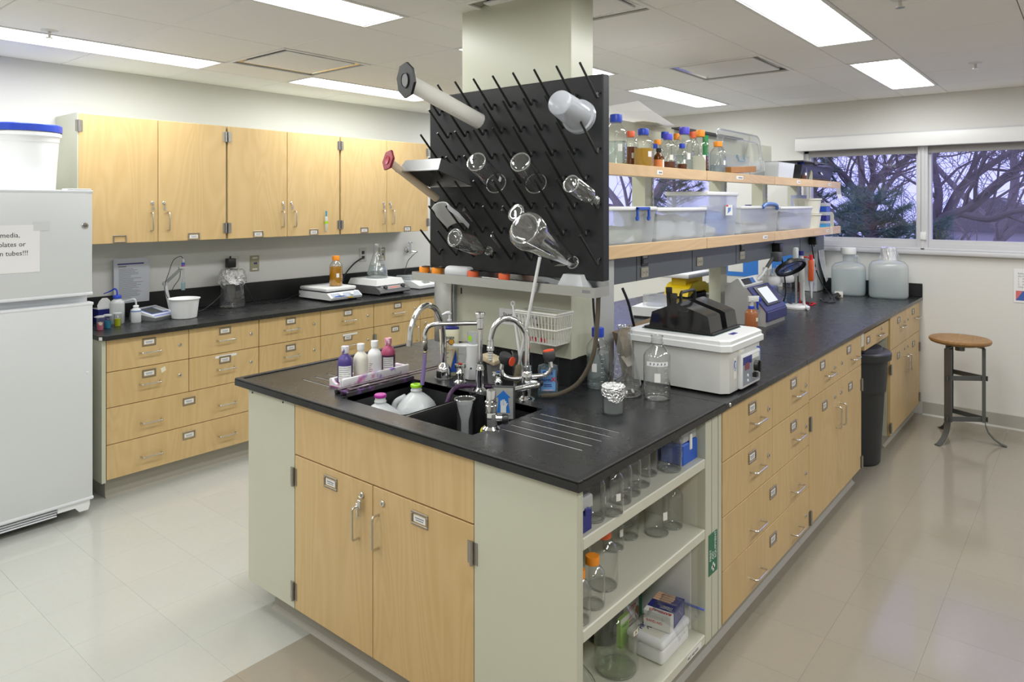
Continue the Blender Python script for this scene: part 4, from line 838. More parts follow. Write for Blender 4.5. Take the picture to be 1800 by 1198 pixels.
# ---- chrome post at the sink's near corner
q = chrome_thing('faucet_post', 'short chrome valve post with a side lever at the near corner of the sink', (1.708, 1.498, 0.914), 'valve')
obj('flange', B().lathe([(.030,0),(.030,.004),(.020,.012)], 28), CHROME, q); obj('hex_body', B().lathe([(.0185,.010),(.0195,.014),(.0195,.052),(.0185,.056)], 8), CHROME, q)
obj('collar', B().lathe([(.0165,.056),(.0185,.058),(.0185,.078),(.0165,.080),(.0165,.084),(.020,.086),(.020,.091),(.0165,.093)], 24), CHROME, q); obj('top_sleeve', B().lathe([(.0155,.092),(.0155,.124),(.0145,.127),(0,.127)], 24), CHROME, q)
obj('side_lever', B().tube([(.010,-.012,.036),(.024,-.028,.036)], .010, 12), CHROME, q); obj('lever_knob', B().lathe([(0,-.010),(.016,-.010),(.017,0),(.014,.010),(0,.011)], 18).rot('Y', 90).rot('Z', -50).mv(.030,-.034,.032), BLACKP, q)

# ---- jugs, flask and scourer in the bowls
JUGM = glassy('milk_jug_plastic', (.85,.88,.9), (.8,.83,.86), rough=.25, milk=.85, milkcol=(.84,.87,.88))
def jug(lab, p, cap, mt, rz):
    q = thing('plastic_jug', lab, 'jug', (p[0], p[1], .662), rz, 'milk jugs in the sink')
    def ring(r, z, sq): return [((r*(abs(math.cos(a))**sq)*math.copysign(1,math.cos(a))), (r*(abs(math.sin(a))**sq)*math.copysign(1,math.sin(a))), z) for a in [2*PI*k/40 for k in range(40)]]
    obj('body', B().loft([ring(r, z, s) for r, z, s in ((.060,0,.6),(.072,.006,.6),(.0745,.02,.58),(.0755,.155,.58),(.0745,.172,.6),(.066,.192,.66),(.050,.212,.78),(.031,.229,.95),(.0215,.235,1),(.0205,.238,1),(.0225,.240,1),(.0225,.246,1),(.0195,.248,1),(.0195,.258,1))]), JUGM, q, 60)
    obj('handle', B().tube(spline([(-.045,0,.215),(-.085,0,.19),(-.093,0,.15),(-.088,0,.10),(-.068,0,.075)], 6), .012, 12), JUGM, q)
    obj('cap', B().lathe([(0,.270),(.020,.270),(.0225,.267),(.0225,.260),(.020,.258)], 32) if cap == 'full' else B().lathe([(.0225,.256),(.0235,.262),(.0225,.266),(.014,.268),(.012,.264)], 32), mt, q)
    obj('date_print', B().add([(.0752,-.02,.150),(.0752,.0,.152),(.0752,.0,.156),(.0752,-.02,.154)], [(0,1,2,3)]), NAVY, q, 0)
    return q
jug('milk jug with a magenta cap standing in the left sink bowl', (1.712, 2.050, .935), 'full', MAGENTA, 20)
jug('milk jug with a lime green collar taking the purple hose', (1.906, 2.064, .928), 'ring', LIME, -60)
q = thing('conical_flask', 'wide-mouthed conical flask standing in the right sink bowl', 'flask', (1.834, 1.733, 0.662))
obj('glass_body', B().lathe([(0,.002),(.05,0),(.062,.004),(.064,.014),(.058,.05),(.040,.115),(.030,.15),(.029,.262),(.034,.276),(.036,.282)], 36), GLASST, q, 50); obj('mouth_ring', B().tube(arc((0,0,.282), .036, 0, 360, 30, 'xy')[:-1], .0025, 5, closed=True), GLASSR, q)
obj('inner_funnel', B().lathe([(.030,.268),(.024,.245),(.014,.205),(.0135,.13)], 28), glassy('funnel_plastic', (.9,.92,.92), (.8,.82,.82), milk=.5), q, 50)
q = tag(obj('sponge', B().rbox(-.03, .03, -.02, .02, 0, .02, .006).rot('Z', 20), pm('yellow_sponge', (.82,.78,.05), .8)), 'yellow-green sponge on the sink rim behind the chrome post', 'sponge'); q.location = (1.72, 1.522, .895); q.rotation_euler = (.3,.1,0)

# ---- staining rack, tray and its four bottles on the left drain board
def stained(name, base, tints, scale=22, cut=.50):
    m, nt, p, o = nodes(name); N = nt.nodes.new; L_ = nt.links.new; tc = N('ShaderNodeTexCoord'); prev = None
    col = base
    for i, (c_, off) in enumerate(tints):
        mp = N('ShaderNodeMapping'); mp.inputs['Location'].default_value = (off,off*2,off*3); L_(tc.outputs['Object'], mp.inputs[0])
        n = N('ShaderNodeTexNoise'); n.inputs['Scale'].default_value = scale; n.inputs['Detail'].default_value = 6; L_(mp.outputs[0], n.inputs['Vector'])
        r = N('ShaderNodeMapRange'); r.inputs['From Min'].default_value = cut; r.inputs['From Max'].default_value = cut+.14; L_(n.outputs['Fac'], r.inputs['Value'])
        mx = N('ShaderNodeMix'); mx.data_type = 'RGBA'; mx.inputs['B'].default_value = (*c_,1); L_(r.outputs[0], mx.inputs['Factor'])
        if prev: L_(prev, mx.inputs['A'])
        else: mx.inputs['A'].default_value = (*base,1)
        prev = mx.outputs['Result']
    L_(prev, p.inputs['Base Color']); p.inputs['Roughness'].default_value = .45; return m
STW = stained('stained_white_foam', (.78,.77,.80), [((.60,.16,.42),0), ((.28,.14,.55),4)], cut=.55); STB = stained('stained_black_plastic', (.03,.025,.03), [((.12,.05,.20),0), ((.20,.06,.18),3)], 30, .55); STP = stained('pink_stained_edge', (.60,.14,.34), [((.35,.10,.45),0), ((.75,.45,.6),2)], 30, .5)
q = thing('staining_rack', 'black slide staining rack with purple stains at the edge of the sink', 'rack', (1.645, 2.155, .9145))
for k, y in enumerate((0,.036,.072)): obj('rail', B().rbox(0, .335, y, y+.014, .0, .018, .003, 1), STB, q)
for k in range(7): obj('crossbar', B().rbox(.004+.0535*k, .012+.0535*k, .0, .086, .010, .0185, .002, 1), STB, q)
for k in range(6): obj('slide_plate', B().rbox(.018+.0535*k, .050+.0535*k, .013, .075, .003, .010, .001, 1), STB, q)
q = thing('bottle_tray', 'white stain-spotted foam tray holding four reagent bottles', 'tray', (1.70, 2.252, .9145))
obj('base', B().rbox(0, .345, 0, .10, .0, .008, .003, 1), STP, q); obj('front_wall', B().rbox(.0, .345, .006, .020, .006, .040, .004, 2), STW, q); obj('rear_wall', B().rbox(.0, .345, .084, .097, .006, .032, .004, 2), STW, q)
obj('end_wall', B().prism([(.02,.006),(.086,.006),(.086,.034),(.07,.020),(.05,.014),(.035,.018),(.02,.038)], .0, .012, 'x'), STW, q); obj('end_wall', B().rbox(.333, .345, .02, .086, .006, .036, .003, 1), STW, q)
for k, (y, dx, z) in enumerate(((2.205,.0,.938), (2.168,.05,.938))):
    q = tag(obj('steel_rod', B().tube([(1.635+dx*.5, y, z), (2.19+dx, y-.025+k*.01, z+.004)], .0032, 8), pm('stained_rod_%d' % k, (.30,.24,.26), .3, .9)), ['upper of two thin steel rods lying across the staining rack', 'lower of two thin steel rods lying across the staining rack'][k], 'rod', 'rods on the staining rack')
for k, (dx, dy) in enumerate(((.03,.0), (.075,-.032))):
    q = tag(obj('glass_slide', B().box(0, .05, 0, .02, 0, .0015), CARD), ['white glass slide at the near end of the staining rack', 'second white glass slide at the near end of the staining rack'][k], 'slide', 'slides on the staining rack'); q.location = (1.648+dx, 2.20+dy, .9335); q.rotation_euler = (0,0,.1)
def reagent(lab, x, y, body, cap, label_side=None, two=None, h_=.150):
    q = thing('reagent_bottle', lab, 'bottle', (x, y, .9225), 0, 'reagent bottles in the foam tray'); r = .0295
    pr = [(0,0),(r*.94,0),(r,.004),(r,.085),(r*.97,.094),(r*.82,.106),(r*.5,.116),(r*.40,.119),(r*.40,.128)]
    obj('body', B().lathe(pr, 32), body, q, 50)
    if two: obj('dark_contents', B().lathe([(r*1.003,.003),(r*1.003,two[1]),(r*.99,two[1]+.0005)], 32), two[0], q)
    obj('cap', B().lathe([(r*.44,.122),(r*.44,.126),(r*.50,.127),(r*.52,h_-.003),(r*.49,h_),(0,h_)], 24), cap, q)
    if label_side:
        a0, a1, z0, z1 = label_side; rr = r*1.008; n = 10; m = B()
        for i in range(n):
            p0, p1 = math.radians(a0+(a1-a0)*i/n), math.radians(a0+(a1-a0)*(i+1)/n)
            m.add([(rr*math.cos(p0),rr*math.sin(p0),z0),(rr*math.cos(p1),rr*math.sin(p1),z0),(rr*math.cos(p1),rr*math.sin(p1),z1),(rr*math.cos(p0),rr*math.sin(p0),z1)], [(0,1,2,3)])
        lb = obj('paper_label', m, CARD, q, 0); s = B(); rr *= 1.006
        for j in range(6):
            z = z1-.008-(z1-z0-.012)*j/6; e = a1-8-(j % 3)*9; n2 = 6
            for i in range(n2):
                p0, p1 = math.radians(a0+6+(e-a0-6)*i/n2), math.radians(a0+6+(e-a0-6)*(i+1)/n2)
                s.add([(rr*math.cos(p0),rr*math.sin(p0),z),(rr*math.cos(p1),rr*math.sin(p1),z),(rr*math.cos(p1),rr*math.sin(p1),z+.0022),(rr*math.cos(p0),rr*math.sin(p0),z+.0022)], [(0,1,2,3)])
        obj('label_print', s, GREYINK, lb, 0, kind='stuff')
    return q
VIOB = pm('violet_bottle', (.075,.05,.24), .35); PNKB = pm('magenta_bottle', (.42,.07,.16), .35); DKR = pm('dark_wine_bottle', (.06,.02,.05), .35)
reagent('violet reagent bottle with a stained white cap, leftmost in the foam tray', 1.745, 2.305, VIOB, stained('violet_cap', (.72,.70,.76), [((.10,.04,.22),0)], 60, .5), (175, 285, .012, .075), (pm('dark_violet_bottle', (.03,.025,.10), .35), .074))
reagent('cream reagent bottle with a white cap, second in the foam tray', 1.815, 2.295, pm('cream_bottle', (.78,.76,.66), .35), WPLAST)
reagent('white reagent bottle with a white flip cap, third in the foam tray', 1.890, 2.300, pm('white_bottle', (.80,.80,.82), .35), WPLAST, (180, 225, .008, .068))
reagent('magenta reagent bottle with a stained pink cap, last in the foam tray', 1.965, 2.302, PNKB, stained('pink_cap', (.62,.22,.34), [((.35,.04,.12),0), ((.8,.7,.75),3)], 60, .52), (185, 275, .010, .074), (DKR, .082))

# ---- lotion, soap dispenser, sanitiser, brushes
q = thing('lotion_bottle', 'cream pump lotion bottle with a blue collar behind the sink', 'bottle', (2.135, 2.107, 0.914), -55)
def ovl(rx, ry, z, n=36, sq=.8): return [(rx*abs(math.cos(a))**sq*math.copysign(1,math.cos(a)), ry*abs(math.sin(a))**sq*math.copysign(1,math.sin(a)), z) for a in [2*PI*k/n for k in range(n)]]
LOT = pm('lotion_cream', (.80,.76,.56), .35)
bd = obj('body', B().loft([ovl(rx,ry,z) for rx, ry, z in ((.030,.018,0),(.034,.022,.006),(.036,.024,.06),(.040,.0245,.13),(.0425,.023,.192),(.041,.020,.197))]), LOT, q, 45)
obj('shoulder', B().loft([ovl(rx,ry,z) for rx, ry, z in ((.0415,.021,.197),(.040,.021,.204),(.022,.016,.209))]), NAVY, q, 45); obj('collar', B().lathe([(.0145,.207),(.0145,.228),(.013,.230),(0,.230)], 24), NAVY, q)
obj('pump', B().cyl(.010, .230, .237, 16).cyl(.005, .237, .258, 12).tube([(.006,0,.258),(0,0,.264),(-.012,-.004,.264),(-.03,-.008,.256)], [.006,.0085,.0075,.004], 10), WPLAST, q)
text('lettering', 'equate', .0175, INK, bd, (-.022, -.0262, .160), bold=.0002); text('lettering', 'Total\nMoisture', .0125, pm('print_orange', (.75,.36,.08), .5), bd, (-.026, -.0258, .122))
obj('stripe', B().box(-.029, .003, -.0252, -.0248, .1445, .148), NAVY, bd, 0); obj('sun_ring', B().lathe([(.011,0),(.013,0),(.013,.0006),(.011,.0006)], 24).rot('X', 90).mv(.012,-.0252,.146), NAVY, bd, 0); obj('sun_disc', B().cyl(.0112, 0, .0006, 24).rot('X', 90).mv(.012,-.0252,.146), pm('print_gold', (.72,.36,.03), .5), bd, 0)
obj('fine_print', B().box(-.026,.002,-.0254,-.025,.098,.1008).box(-.026,-.006,-.0254,-.025,.092,.0945).box(-.026,0,-.0252,-.0248,.080,.0825), GREYINK, bd, 0)
obj('swoosh', B().add([(.030,-.0215,.115),(.034,-.019,.08),(.032,-.019,.02),(.008,-.0245,.018),(.014,-.0245,.05),(.022,-.024,.08)], [(0,1,2,3,4,5)]), pm('swoosh_blue', (.02,.10,.50), .4), bd, 0); obj('gold_edge', B().add([(.029,-.0222,.117),(.0295,-.0222,.112),(.0215,-.0248,.08),(.0135,-.0254,.05),(.0075,-.0254,.018),(.0045,-.0254,.018),(.011,-.0254,.05),(.0195,-.0248,.08)], [tuple(range(8))]), pm('print_gold_edge', (.75,.40,.08), .5), bd, 0)
obj('droplet', B().add([(-.022,-.0254,.058),(-.0185,-.0254,.050),(-.0185,-.0254,.046),(-.022,-.0254,.043),(-.0255,-.0254,.046),(-.0255,-.0254,.050)], [tuple(range(6))]), BLUEP, bd, 0)
q = thing('soap_dispenser', 'white automatic soap dispenser beside the lotion bottle', 'dispenser', (2.155, 1.991, 0.914), -50)
obj('body', B().loft([ovl(rx,ry,z) for rx, ry, z in ((.028,.030,0),(.033,.034,.004),(.031,.032,.05),(.027,.028,.10),(.029,.030,.135),(.030,.031,.142))]), WPLAST, q, 50)
obj('spout_head', B().loft([[(x-.0, y*(1 if x > -.05 else .7), z) for y, z in ((-.016,.132),(.016,.132),(.019,.138),(.015,.143),(-.015,.143),(-.019,.138))] for x in (-.082,-.07,-.04,0,.028)]), WPLAST, q, 40)
obj('sensor', B().cyl(.004, 0, .001, 10).rot('X', 90).mv(-.006,-.0335,.05), INK, q)
q = thing('tumbler', 'clear plastic cup with a green leaf print on top of the soap dispenser', 'cup', tuple(Vector((2.155, 1.991, 0.914))+Vector((.004,.004,.143))))
obj('cup', B().lathe([(0,.002),(.019,0),(.0235,.048),(.0245,.050)], 24), CLEARPL, q, 50); obj('leaf_print', B().add([(-.0215,-.010,.012),(-.021,-.014,.034),(-.0225,.002,.042),(-.0225,.006,.02)], [(0,1,2,3)]), LIME, q, 0)
q = thing('sanitiser_bottle', 'clear hand sanitiser bottle with a blue label in front of the column', 'bottle', (2.131, 1.585, 0.914), -50)
SANG = glassy('sanitiser_gel', (.80,.90,.95), (.55,.68,.76), milk=.12, milkcol=(.6,.75,.85), gain=1.4)
obj('body', B().loft([ovl(rx,ry,z,36,.75) for rx, ry, z in ((.034,.020,0),(.038,.023,.005),(.038,.023,.05),(.034,.021,.072),(.036,.0225,.088),(.0385,.023,.105),(.036,.021,.118),(.018,.013,.124),(.012,.012,.126))]), SANG, q, 50)
obj('cap', B().lathe([(.012,.126),(.0135,.128),(.0135,.145),(.012,.148),(0,.148)], 20), BLACKP, q)
lb = obj('front_label', B().loft([[(x,-.0238-.0002*(x*x<.0006),z) for x in (-.027,-.012,.012,.027)] for z in (.028,.108)], False, False), pm('gel_label_blue', (.16,.36,.72), .4), q, 0)
text('lettering', 'germ', .018, NAVY, lb, (-.026,-.0245,.064), bold=.0003); text('lettering', 'X', .021, RED, lb, (.012,-.0245,.064), bold=.0008); obj('label_band', B().box(-.02,.016,-.0246,-.024,.090,.102), BLUEP, lb, 0); obj('label_print', B().box(-.016,.012,-.0246,-.024,.050,.053).box(-.016,.014,-.0246,-.024,.044,.0465), NAVY, lb, 0); obj('label_foot', B().box(-.020,.018,-.0246,-.024,.030,.033), pm('print_pink', (.75,.45,.45), .5), lb, 0)
q = thing('brush_beaker', 'tall glass beaker holding the long white brushes', 'beaker', (2.160, 1.743, 0.914)); BRV = Vector((2.160, 1.743, 0.914))
obj('cup', B().lathe([(0,.003),(.028,0),(.031,.004),(.031,.138),(.035,.146)], 32), GLASS, q, 50)
q = thing('long_brush', 'long white rod leaning out of the beaker up to the peg board', 'brush', tuple(BRV+Vector((-.012,.016,.006)))); e = Vector((2.125, 1.618, 1.437))-(BRV+Vector((-.012,.016,.006)))
obj('handle', B().tube([(0,0,0), e[:]], .0065, 10), WPLAST, q); obj('bristles', B().tube([(e*.02)[:], (e*.05)[:], (e*.16)[:], (e*.19)[:]], [.004,.013,.013,.004], 14), pm('bristle_tan', (.55,.47,.30), .8, bump=.8, bscale=300), q)
q = thing('loop_brush', 'white plastic brush with a ring at the end of its handle', 'brush', tuple(BRV+Vector((.012,-.010,.006)))); e = Vector((2.200, 1.811, 1.226))-(BRV+Vector((.012,-.010,.006)))
obj('handle', B().tube([(0,0,0), (e*.6)[:], e[:]], [.006,.006,.0048], 10), WPLAST, q); obj('ring', B().tube([(e+Vector((0, .009*math.cos(a), .010+.009*math.sin(a))))[:] for a in [2*PI*k/18 for k in range(18)]], .0035, 8, closed=True), WPLAST, q)
q = thing('brush_cup', 'grey frosted cup behind the tap with a scrubbing block on it', 'cup', (2.161, 1.881, 0.914)); obj('cup', B().lathe([(0,.002),(.024,0),(.029,.075),(.030,.077)], 28), glassy('grey_frosted_cup', (.7,.72,.72), (.5,.52,.52), milk=.6, milkcol=(.45,.46,.46)), q, 50)
q = tag(obj('scrubbing_block', B().rbox(-.032, .032, -.042, .042, 0, .024, .006).rot('X', 12), pm('tan_sponge', (.60,.50,.34), .9, bump=.5, bscale=150)), 'tan scrubbing block resting on the grey cup', 'sponge'); q.location = Vector((2.161, 1.881, 0.914))+Vector((0,.012,.083))
q = thing('note_card', 'blank white card propped against the column plinth', 'card', tuple(Vector((2.321, 1.945, 0.914))+Vector((.02,0,0))), 0, rot=(0,math.radians(6),0)); obj('sheet', B().box(0, .001, -.03, .03, .0, .105), CARD, q)

# ================================================================ on the left counter
ZB = .9145
def cup_vial(lab, p, liq, note=False):
    q = thing('sample_vial', lab, 'vial', p, 0, 'coloured sample vials by the fridge')
    obj('cup', B().lathe([(0,.001),(.0165,0),(.018,.003),(.020,.072),(.021,.074)], 24), GLASS, q, 50); obj('solution', B().lathe([(0,.002),(.0158,.002),(.0175,.045),(0,.045)], 20), liq, q, 50)
    obj('snap_lid', B().lathe([(.0195,.072),(.0225,.074),(.0225,.081),(.018,.083),(0,.083)], 24).box(-.03,-.018,-.008,.008,.077,.080), FROST, q, 40)
    if note: obj('tape_label', B().add([(-.0115,-.0155,.032),(.0,-.0195,.030),(.006,-.0195,.042),(-.006,-.019,.052),(-.014,-.0145,.047)], [(0,1,2,3,4)]), CREAM, q, 0)
cup_vial('pink sample vial with a taped label beside the fridge', (1.616, 4.405, 0.914), PINK_L, True)
cup_vial('blue sample vial next to the pink one', (1.666, 4.432, 0.914), TEAL_L)
cup_vial('yellow-green sample vial in front of the large wash bottle', (1.735, 4.468, 0.914), LIME_L)
def wash(lab, p, r, h_, capm, tip, fill, mt, rz=0, print_=False):
    q = thing('wash_bottle', lab, 'wash bottle', p, rz, 'wash bottles on the left counter')
    obj('body', B().lathe([(0,.001),(r*.94,0),(r,.005),(r,h_*.80),(r*.95,h_*.87),(r*.6,h_*.96),(r*.42,h_),(r*.42,h_+.004)], 32), mt, q, 50)
    if fill: obj('liquid', B().lathe([(0,.003),(r*.95,.003),(r*.96,h_*fill),(0,h_*fill)], 24), glassy('wash_liquid', (.75,.8,.85), (.6,.66,.72), milk=.45, milkcol=(.55,.60,.68)), q, 50)
    obj('cap', cap_b(r*.56, h_*.13, h_+.002, 18), capm, q)
    z = h_*1.13; obj('spout', B().tube(spline([(0,0,z-.004),(0,0,z+.018),(-.004,0,z+.034),(-.016,0,z+.040),(tip[0]*.5,0,z+.036+tip[1]*.4),(tip[0],0,z+.034+tip[1])], 6), [.0052]*20+[.0042]*6+[.003]*5, 10), capm if capm is BLUEC else FROST, q)
    if print_: obj('label_print', B().add([(-.03,-.0225,.08),(-.012,-.0355,.08),(-.012,-.0355,.088),(-.03,-.0225,.088)], [(0,1,2,3)]), BLUEP, q, 0)
    return q
wash('large wash bottle with a blue spout cap by the wall notice', (1.774, 4.577, 0.914), .041, .150, BLUEC, (-.075,-.022), .33, FROST, -40)
q = wash('small white wash bottle with a bent white spout, left of the pH meter', (1.865, 4.532, 0.914), .0285, .090, WPLAST, (-.082,-.006), 0, MILKY, -40)
obj('printed_band', B().lathe([(.0288,.066),(.0288,.073)], 24), pm('wash_print_blue', (.15,.25,.55), .5), q)
q = thing('tissue_box', 'navy and white tissue box half hidden by the fridge', 'box', (1.70, 4.66, ZB)); obj('carton', B().rbox(0, .11, 0, .11, 0, .082, .002, 1), pm('box_white', (.74,.75,.80), .5), q); obj('side_print', B().box(-.0006, 0, .0, .11, .0, .082).box(0, .062, -.0006, 0, 0, .082), NAVY, q)
obj('tissue', B().loft([[(.055+.035*s*math.cos(a)+.01*math.sin(3*a), .055+.012*s*math.sin(a), .082+z) for a in [2*PI*k/14 for k in range(14)]] for s, z in ((1,0),(1.1,.02),(.7,.045),(.15,.062))]), PAPER, q)
# pH meter with its electrode arm
q = thing('ph_meter', 'white and blue pH meter with a sloping screen on the left counter', 'meter', (1.959, 4.484, 0.914), 24)
prof = [(0,.008),(0,.022),(.17,.062),(.185,.060),(.19,.05),(.19,.004),(.02,.0)]
obj('base', B().prism([(-.002,0),(-.004,.018),(.19,.045),(.195,.0)], -.004, .194, 'x'), MIDGREY, q); obj('housing', B().prism([(0,.012),(0,.026),(.172,.068),(.186,.064),(.19,.03)], 0, .19, 'x'), WPLAST, q)
sl = Matrix.Translation((0,0,.0265)) @ Matrix.Rotation(math.atan2(.042,.172), 4, 'X')
obj('screen_surround', B().box(.018, .165, .042, .152, 0, .0012).xf(sl), pm('meter_blue', (.10,.16,.50), .4), q); obj('screen', B().box(.026, .120, .050, .145, .001, .002).xf(sl), pm('lcd_grey', (.035,.045,.045), .25), q); obj('keypad', B().box(.126, .158, .055, .140, .001, .002).xf(sl), GREYPL, q)
obj('front_stripe', B().box(.004, .186, .006, .016, 0, .0012).xf(sl), pm('stripe_blue', (.12,.18,.75), .4), q)
PH = Vector((2.202, 4.630, 1.220)); PJ = Vector((2.115, 4.700, 1.117)); PB = Vector((2.156, 4.700, 0.918)); PB.z = ZB
q = thing('electrode_arm', 'jointed grey electrode arm holding a pH probe above the white tub', 'stand', tuple(PB)); o_ = PB
obj('foot', B().rbox(-.035,.035,-.03,.03,0,.012,.004), GREYPL, q)
def bar(a, b, w_, d_, mt, nm):
    a, b = Vector(a)-o_, Vector(b)-o_; m = Matrix.Translation(a) @ Vector((0,0,1)).rotation_difference((b-a)).to_matrix().to_4x4(); obj(nm, B().rbox(-w_/2,w_/2,-d_/2,d_/2,0,(b-a).length,.003,1).xf(m), mt, q)
bar(PB+Vector((0,0,.01)), PJ, .022, .012, WPLAST, 'lower_arm'); bar(PJ, PH+Vector((-.012,0,-.004)), .020, .012, pm('arm_grey', (.33,.36,.35), .4), 'upper_arm')
obj('joint', B().cyl(.013, -.014, .014, 16).rot('X', 90).mv(*(PJ-o_)), GREYPL, q); obj('probe_clamp', B().rbox(-.03,.03,-.014,.014,-.006,.006,.003).mv(*(PH-o_)), GREYPL, q)
e = PH-o_; pb = obj('probe', B().lathe([(0,-.135),(.006,-.132),(.006,0),(.0105,.002),(.0105,.045),(.006,.055),(.003,.062),(0,.062)], 16, e[:]), CLEARPL, q); obj('probe_band', B().lathe([(.011,.008),(.011,.018)], 16, e[:]), pm('band_violet', (.32,.05,.42), .4), pb); obj('probe_cap', B().lathe([(.0112,.020),(.0112,.033)], 16, e[:]), BLUEP, pb); obj('storage_vial', B().lathe([(0,-.150),(.012,-.148),(.013,-.10),(.008,-.095)], 16, e[:]), glassy('vial_blue_tint', (.6,.75,.8), (.4,.55,.6), milk=.55, milkcol=(.5,.68,.72)), pb)
obj('probe_cable', B().tube(spline([(e+Vector((0,0,.06)))[:], (e+Vector((-.02,0,.075)))[:], (e+Vector((-.06,.01,.05)))[:], (e+Vector((-.085,.02,-.03)))[:], (PJ-o_+Vector((-.004,-.014,0)))[:], (PJ-o_+Vector((.0,-.016,-.07)))[:], (.02,-.02,.03)], 6), .0022, 6), BLACKP, q)
obj('spare_cable', B().tube(spline([(e+Vector((-.012,.01,-.01)))[:], (e+Vector((-.015,.02,-.07)))[:], (e+Vector((-.04,.04,-.12)))[:], (e+Vector((-.05,.05,-.15)))[:]], 6), .0022, 6), BLACKP, q)
q = thing('white_tub', 'open white plastic tub beside the pH meter', 'tub', (2.136, 4.476, 0.914)); obj('tub', B().lathe([(0,0),(.070,0),(.074,.004),(.088,.118),(.094,.120),(.095,.125),(.089,.126),(.086,.118),(.073,.010),(0,.008)], 48), WPLAST, q)
# papers pinned to the wall
q = thing('wall_papers', 'sheaf of grey printed instruction sheets hanging on the wall above the wash bottles', 'papers', (1.845, 4.818, 1.00))
for k, (x, z, a) in enumerate(((.0,.0,0), (.012,.006,1.5), (.004,.012,-1.2), (.0,.016,.4))): obj('sheet', B().box(0, .208, -.0006, .0, 0, .272).rot('Y', a).mv(x, -.0015*k, z), pm('notice_grey_%d' % k, (.58,.60,.66), .6), q)
obj('heading_bar', B().box(.022, .185, -.0068, -.006, .248, .256), NAVY, q); obj('logo', B().box(.026, .075, -.0068, -.006, .232, .240), GREYINK, q)
s = B(); rn = random.Random(3)
for k in range(22):
    z = .218-.0088*k; s.box(.03, .03+rn.uniform(.07,.15), -.0068, -.006, z, z+.0028)
obj('text_lines', s, GREYINK, q, 0, kind='stuff')
# foil-capped flask with cords
q = thing('foil_flask', 'large clear flask with a foil cap standing by the wall', 'flask', (2.585, 4.70, ZB)); 
obj('glass_body', B().lathe([(0,.003),(.075,0),(.088,.004),(.090,.014),(.086,.08),(.074,.19),(.066,.232),(.055,.240),(.03,.243)], 36), GLASST, q, 50)
obj('foil_cap', foil_b([(.004,.262),(.040,.262),(.074,.260),(.084,.246),(.089,.225),(.091,.205),(.094,.185),(.096,.165)], 34, .007, 5), FOIL, q, 0); obj('foil_flap', foil_b([(.004,.150),(.020,.165),(.024,.190),(.006,.205)], 14, .005, 8).mv(-.074,-.02,.0), FOIL, q, 0); obj('foil_flap', foil_b([(.003,.158),(.016,.170),(.018,.19),(.004,.205)], 12, .004, 9).mv(.082,-.012,0), FOIL, q, 0)
q = tag(obj('stirrer_cord', B().tube(spline([(2.66,4.69,1.08),(2.685,4.67,1.02),(2.72,4.655,.945),(2.77,4.65,.920),(2.86,4.64,.919),(2.97,4.66,.921),(3.06,4.68,.94),(3.15,4.69,.955)], 7), .0035, 6), BLACKP), 'thin black cord running along the counter to the first stirring hot plate', 'cord')
q = tag(obj('meter_cord', B().tube(spline([(2.53,4.66,1.06),(2.48,4.66,1.01),(2.44,4.67,.97),(2.38,4.66,.935),(2.33,4.64,.9205),(2.26,4.62,.9195)], 7), .003, 6), BLACKP), 'thin black cord from the foil flask down towards the white tub', 'cord')
# wall sockets
STPL = pm('steel_plate', (.60,.59,.55), .4, .3); OLIVE = pm('olive_plate', (.36,.34,.22), .45)
def socket(lab, x, z, kind):
    q = thing('wall_socket' if kind != 'data' else 'data_plate', lab, 'socket' if kind != 'data' else 'wall plate', (x, YW-.001, z), 0, 'wall plates above the left counter')
    obj('plate', B().rbox(-.036,.036,-.006,0,-.058,.058,.002,1), STPL if kind != 'data' else OLIVE, q)
    if kind == 'data': obj('jack', B().box(-.008,.004,-.007,-.006,-.006,.006).box(.006,.016,-.0072,-.006,-.008,.008), NAVY, q); obj('label_strip', B().box(-.02,.02,-.0066,-.006,.035,.045).box(-.02,.02,-.0066,-.006,-.048,-.038), CARD, q)
    else:
        for s_ in (-1,1): obj('receptacle', B().rbox(-.015,.015,-.008,-.006,s_*.021-.014,s_*.021+.014,.004,1), CARD if kind == 'white' else pm('socket_dark', (.05,.05,.05), .4), q); obj('slots', B().box(-.006,-.004,-.0085,-.008,s_*.021-.005,s_*.021+.006).box(.004,.006,-.0085,-.008,s_*.021-.005,s_*.021+.006), INK, q)
    return q
q = socket('double wall socket with a black adapter above the foil flask', 2.68, 1.20, 'white'); obj('adapter', B().rbox(-.075,-.012,-.055,-.008,-.02,.045,.006).cyl(.006,.045,.062,8,(-.045,-.03,0)), BLACKP, q)
socket('olive data plate right of the foil flask', 2.842, 1.195, 'data'); socket('double wall socket behind the flask on the second hot plate', 3.855, 1.20, 'dark'); socket('olive data plate behind the second hot plate', 4.065, 1.195, 'data')
q = thing('gas_cock', 'chrome gas cock on the wall near the peg board', 'tap', (4.36, YW-.001, 1.22)); obj('rosette', B().lathe([(.028,0),(.026,.008),(.012,.014),(.011,.04)], 20).rot('X', 90), CHROME, q); obj('body', B().cyl(.012,-.03,.045,14,(0,-.045,0)).tube([(0,-.045,-.012),(.03,-.06,-.016),(.07,-.07,-.02)], [.009,.007,.005], 10), CHROME, q); obj('handle', B().rbox(-.008,.008,-.052,-.038,.045,.072,.003).tube([(-.022,-.045,.066),(.022,-.045,.066)], .006, 8), CHROME, q)
q = tag(obj('thin_cables', B().tube(spline([(4.42,4.78,1.20),(4.36,4.77,1.17),(4.30,4.77,1.12),(4.26,4.76,1.04),(4.22,4.74,.96)], 6), .003, 6), BLACKP), 'thin black cable hanging from the gas cock on the wall', 'cable')
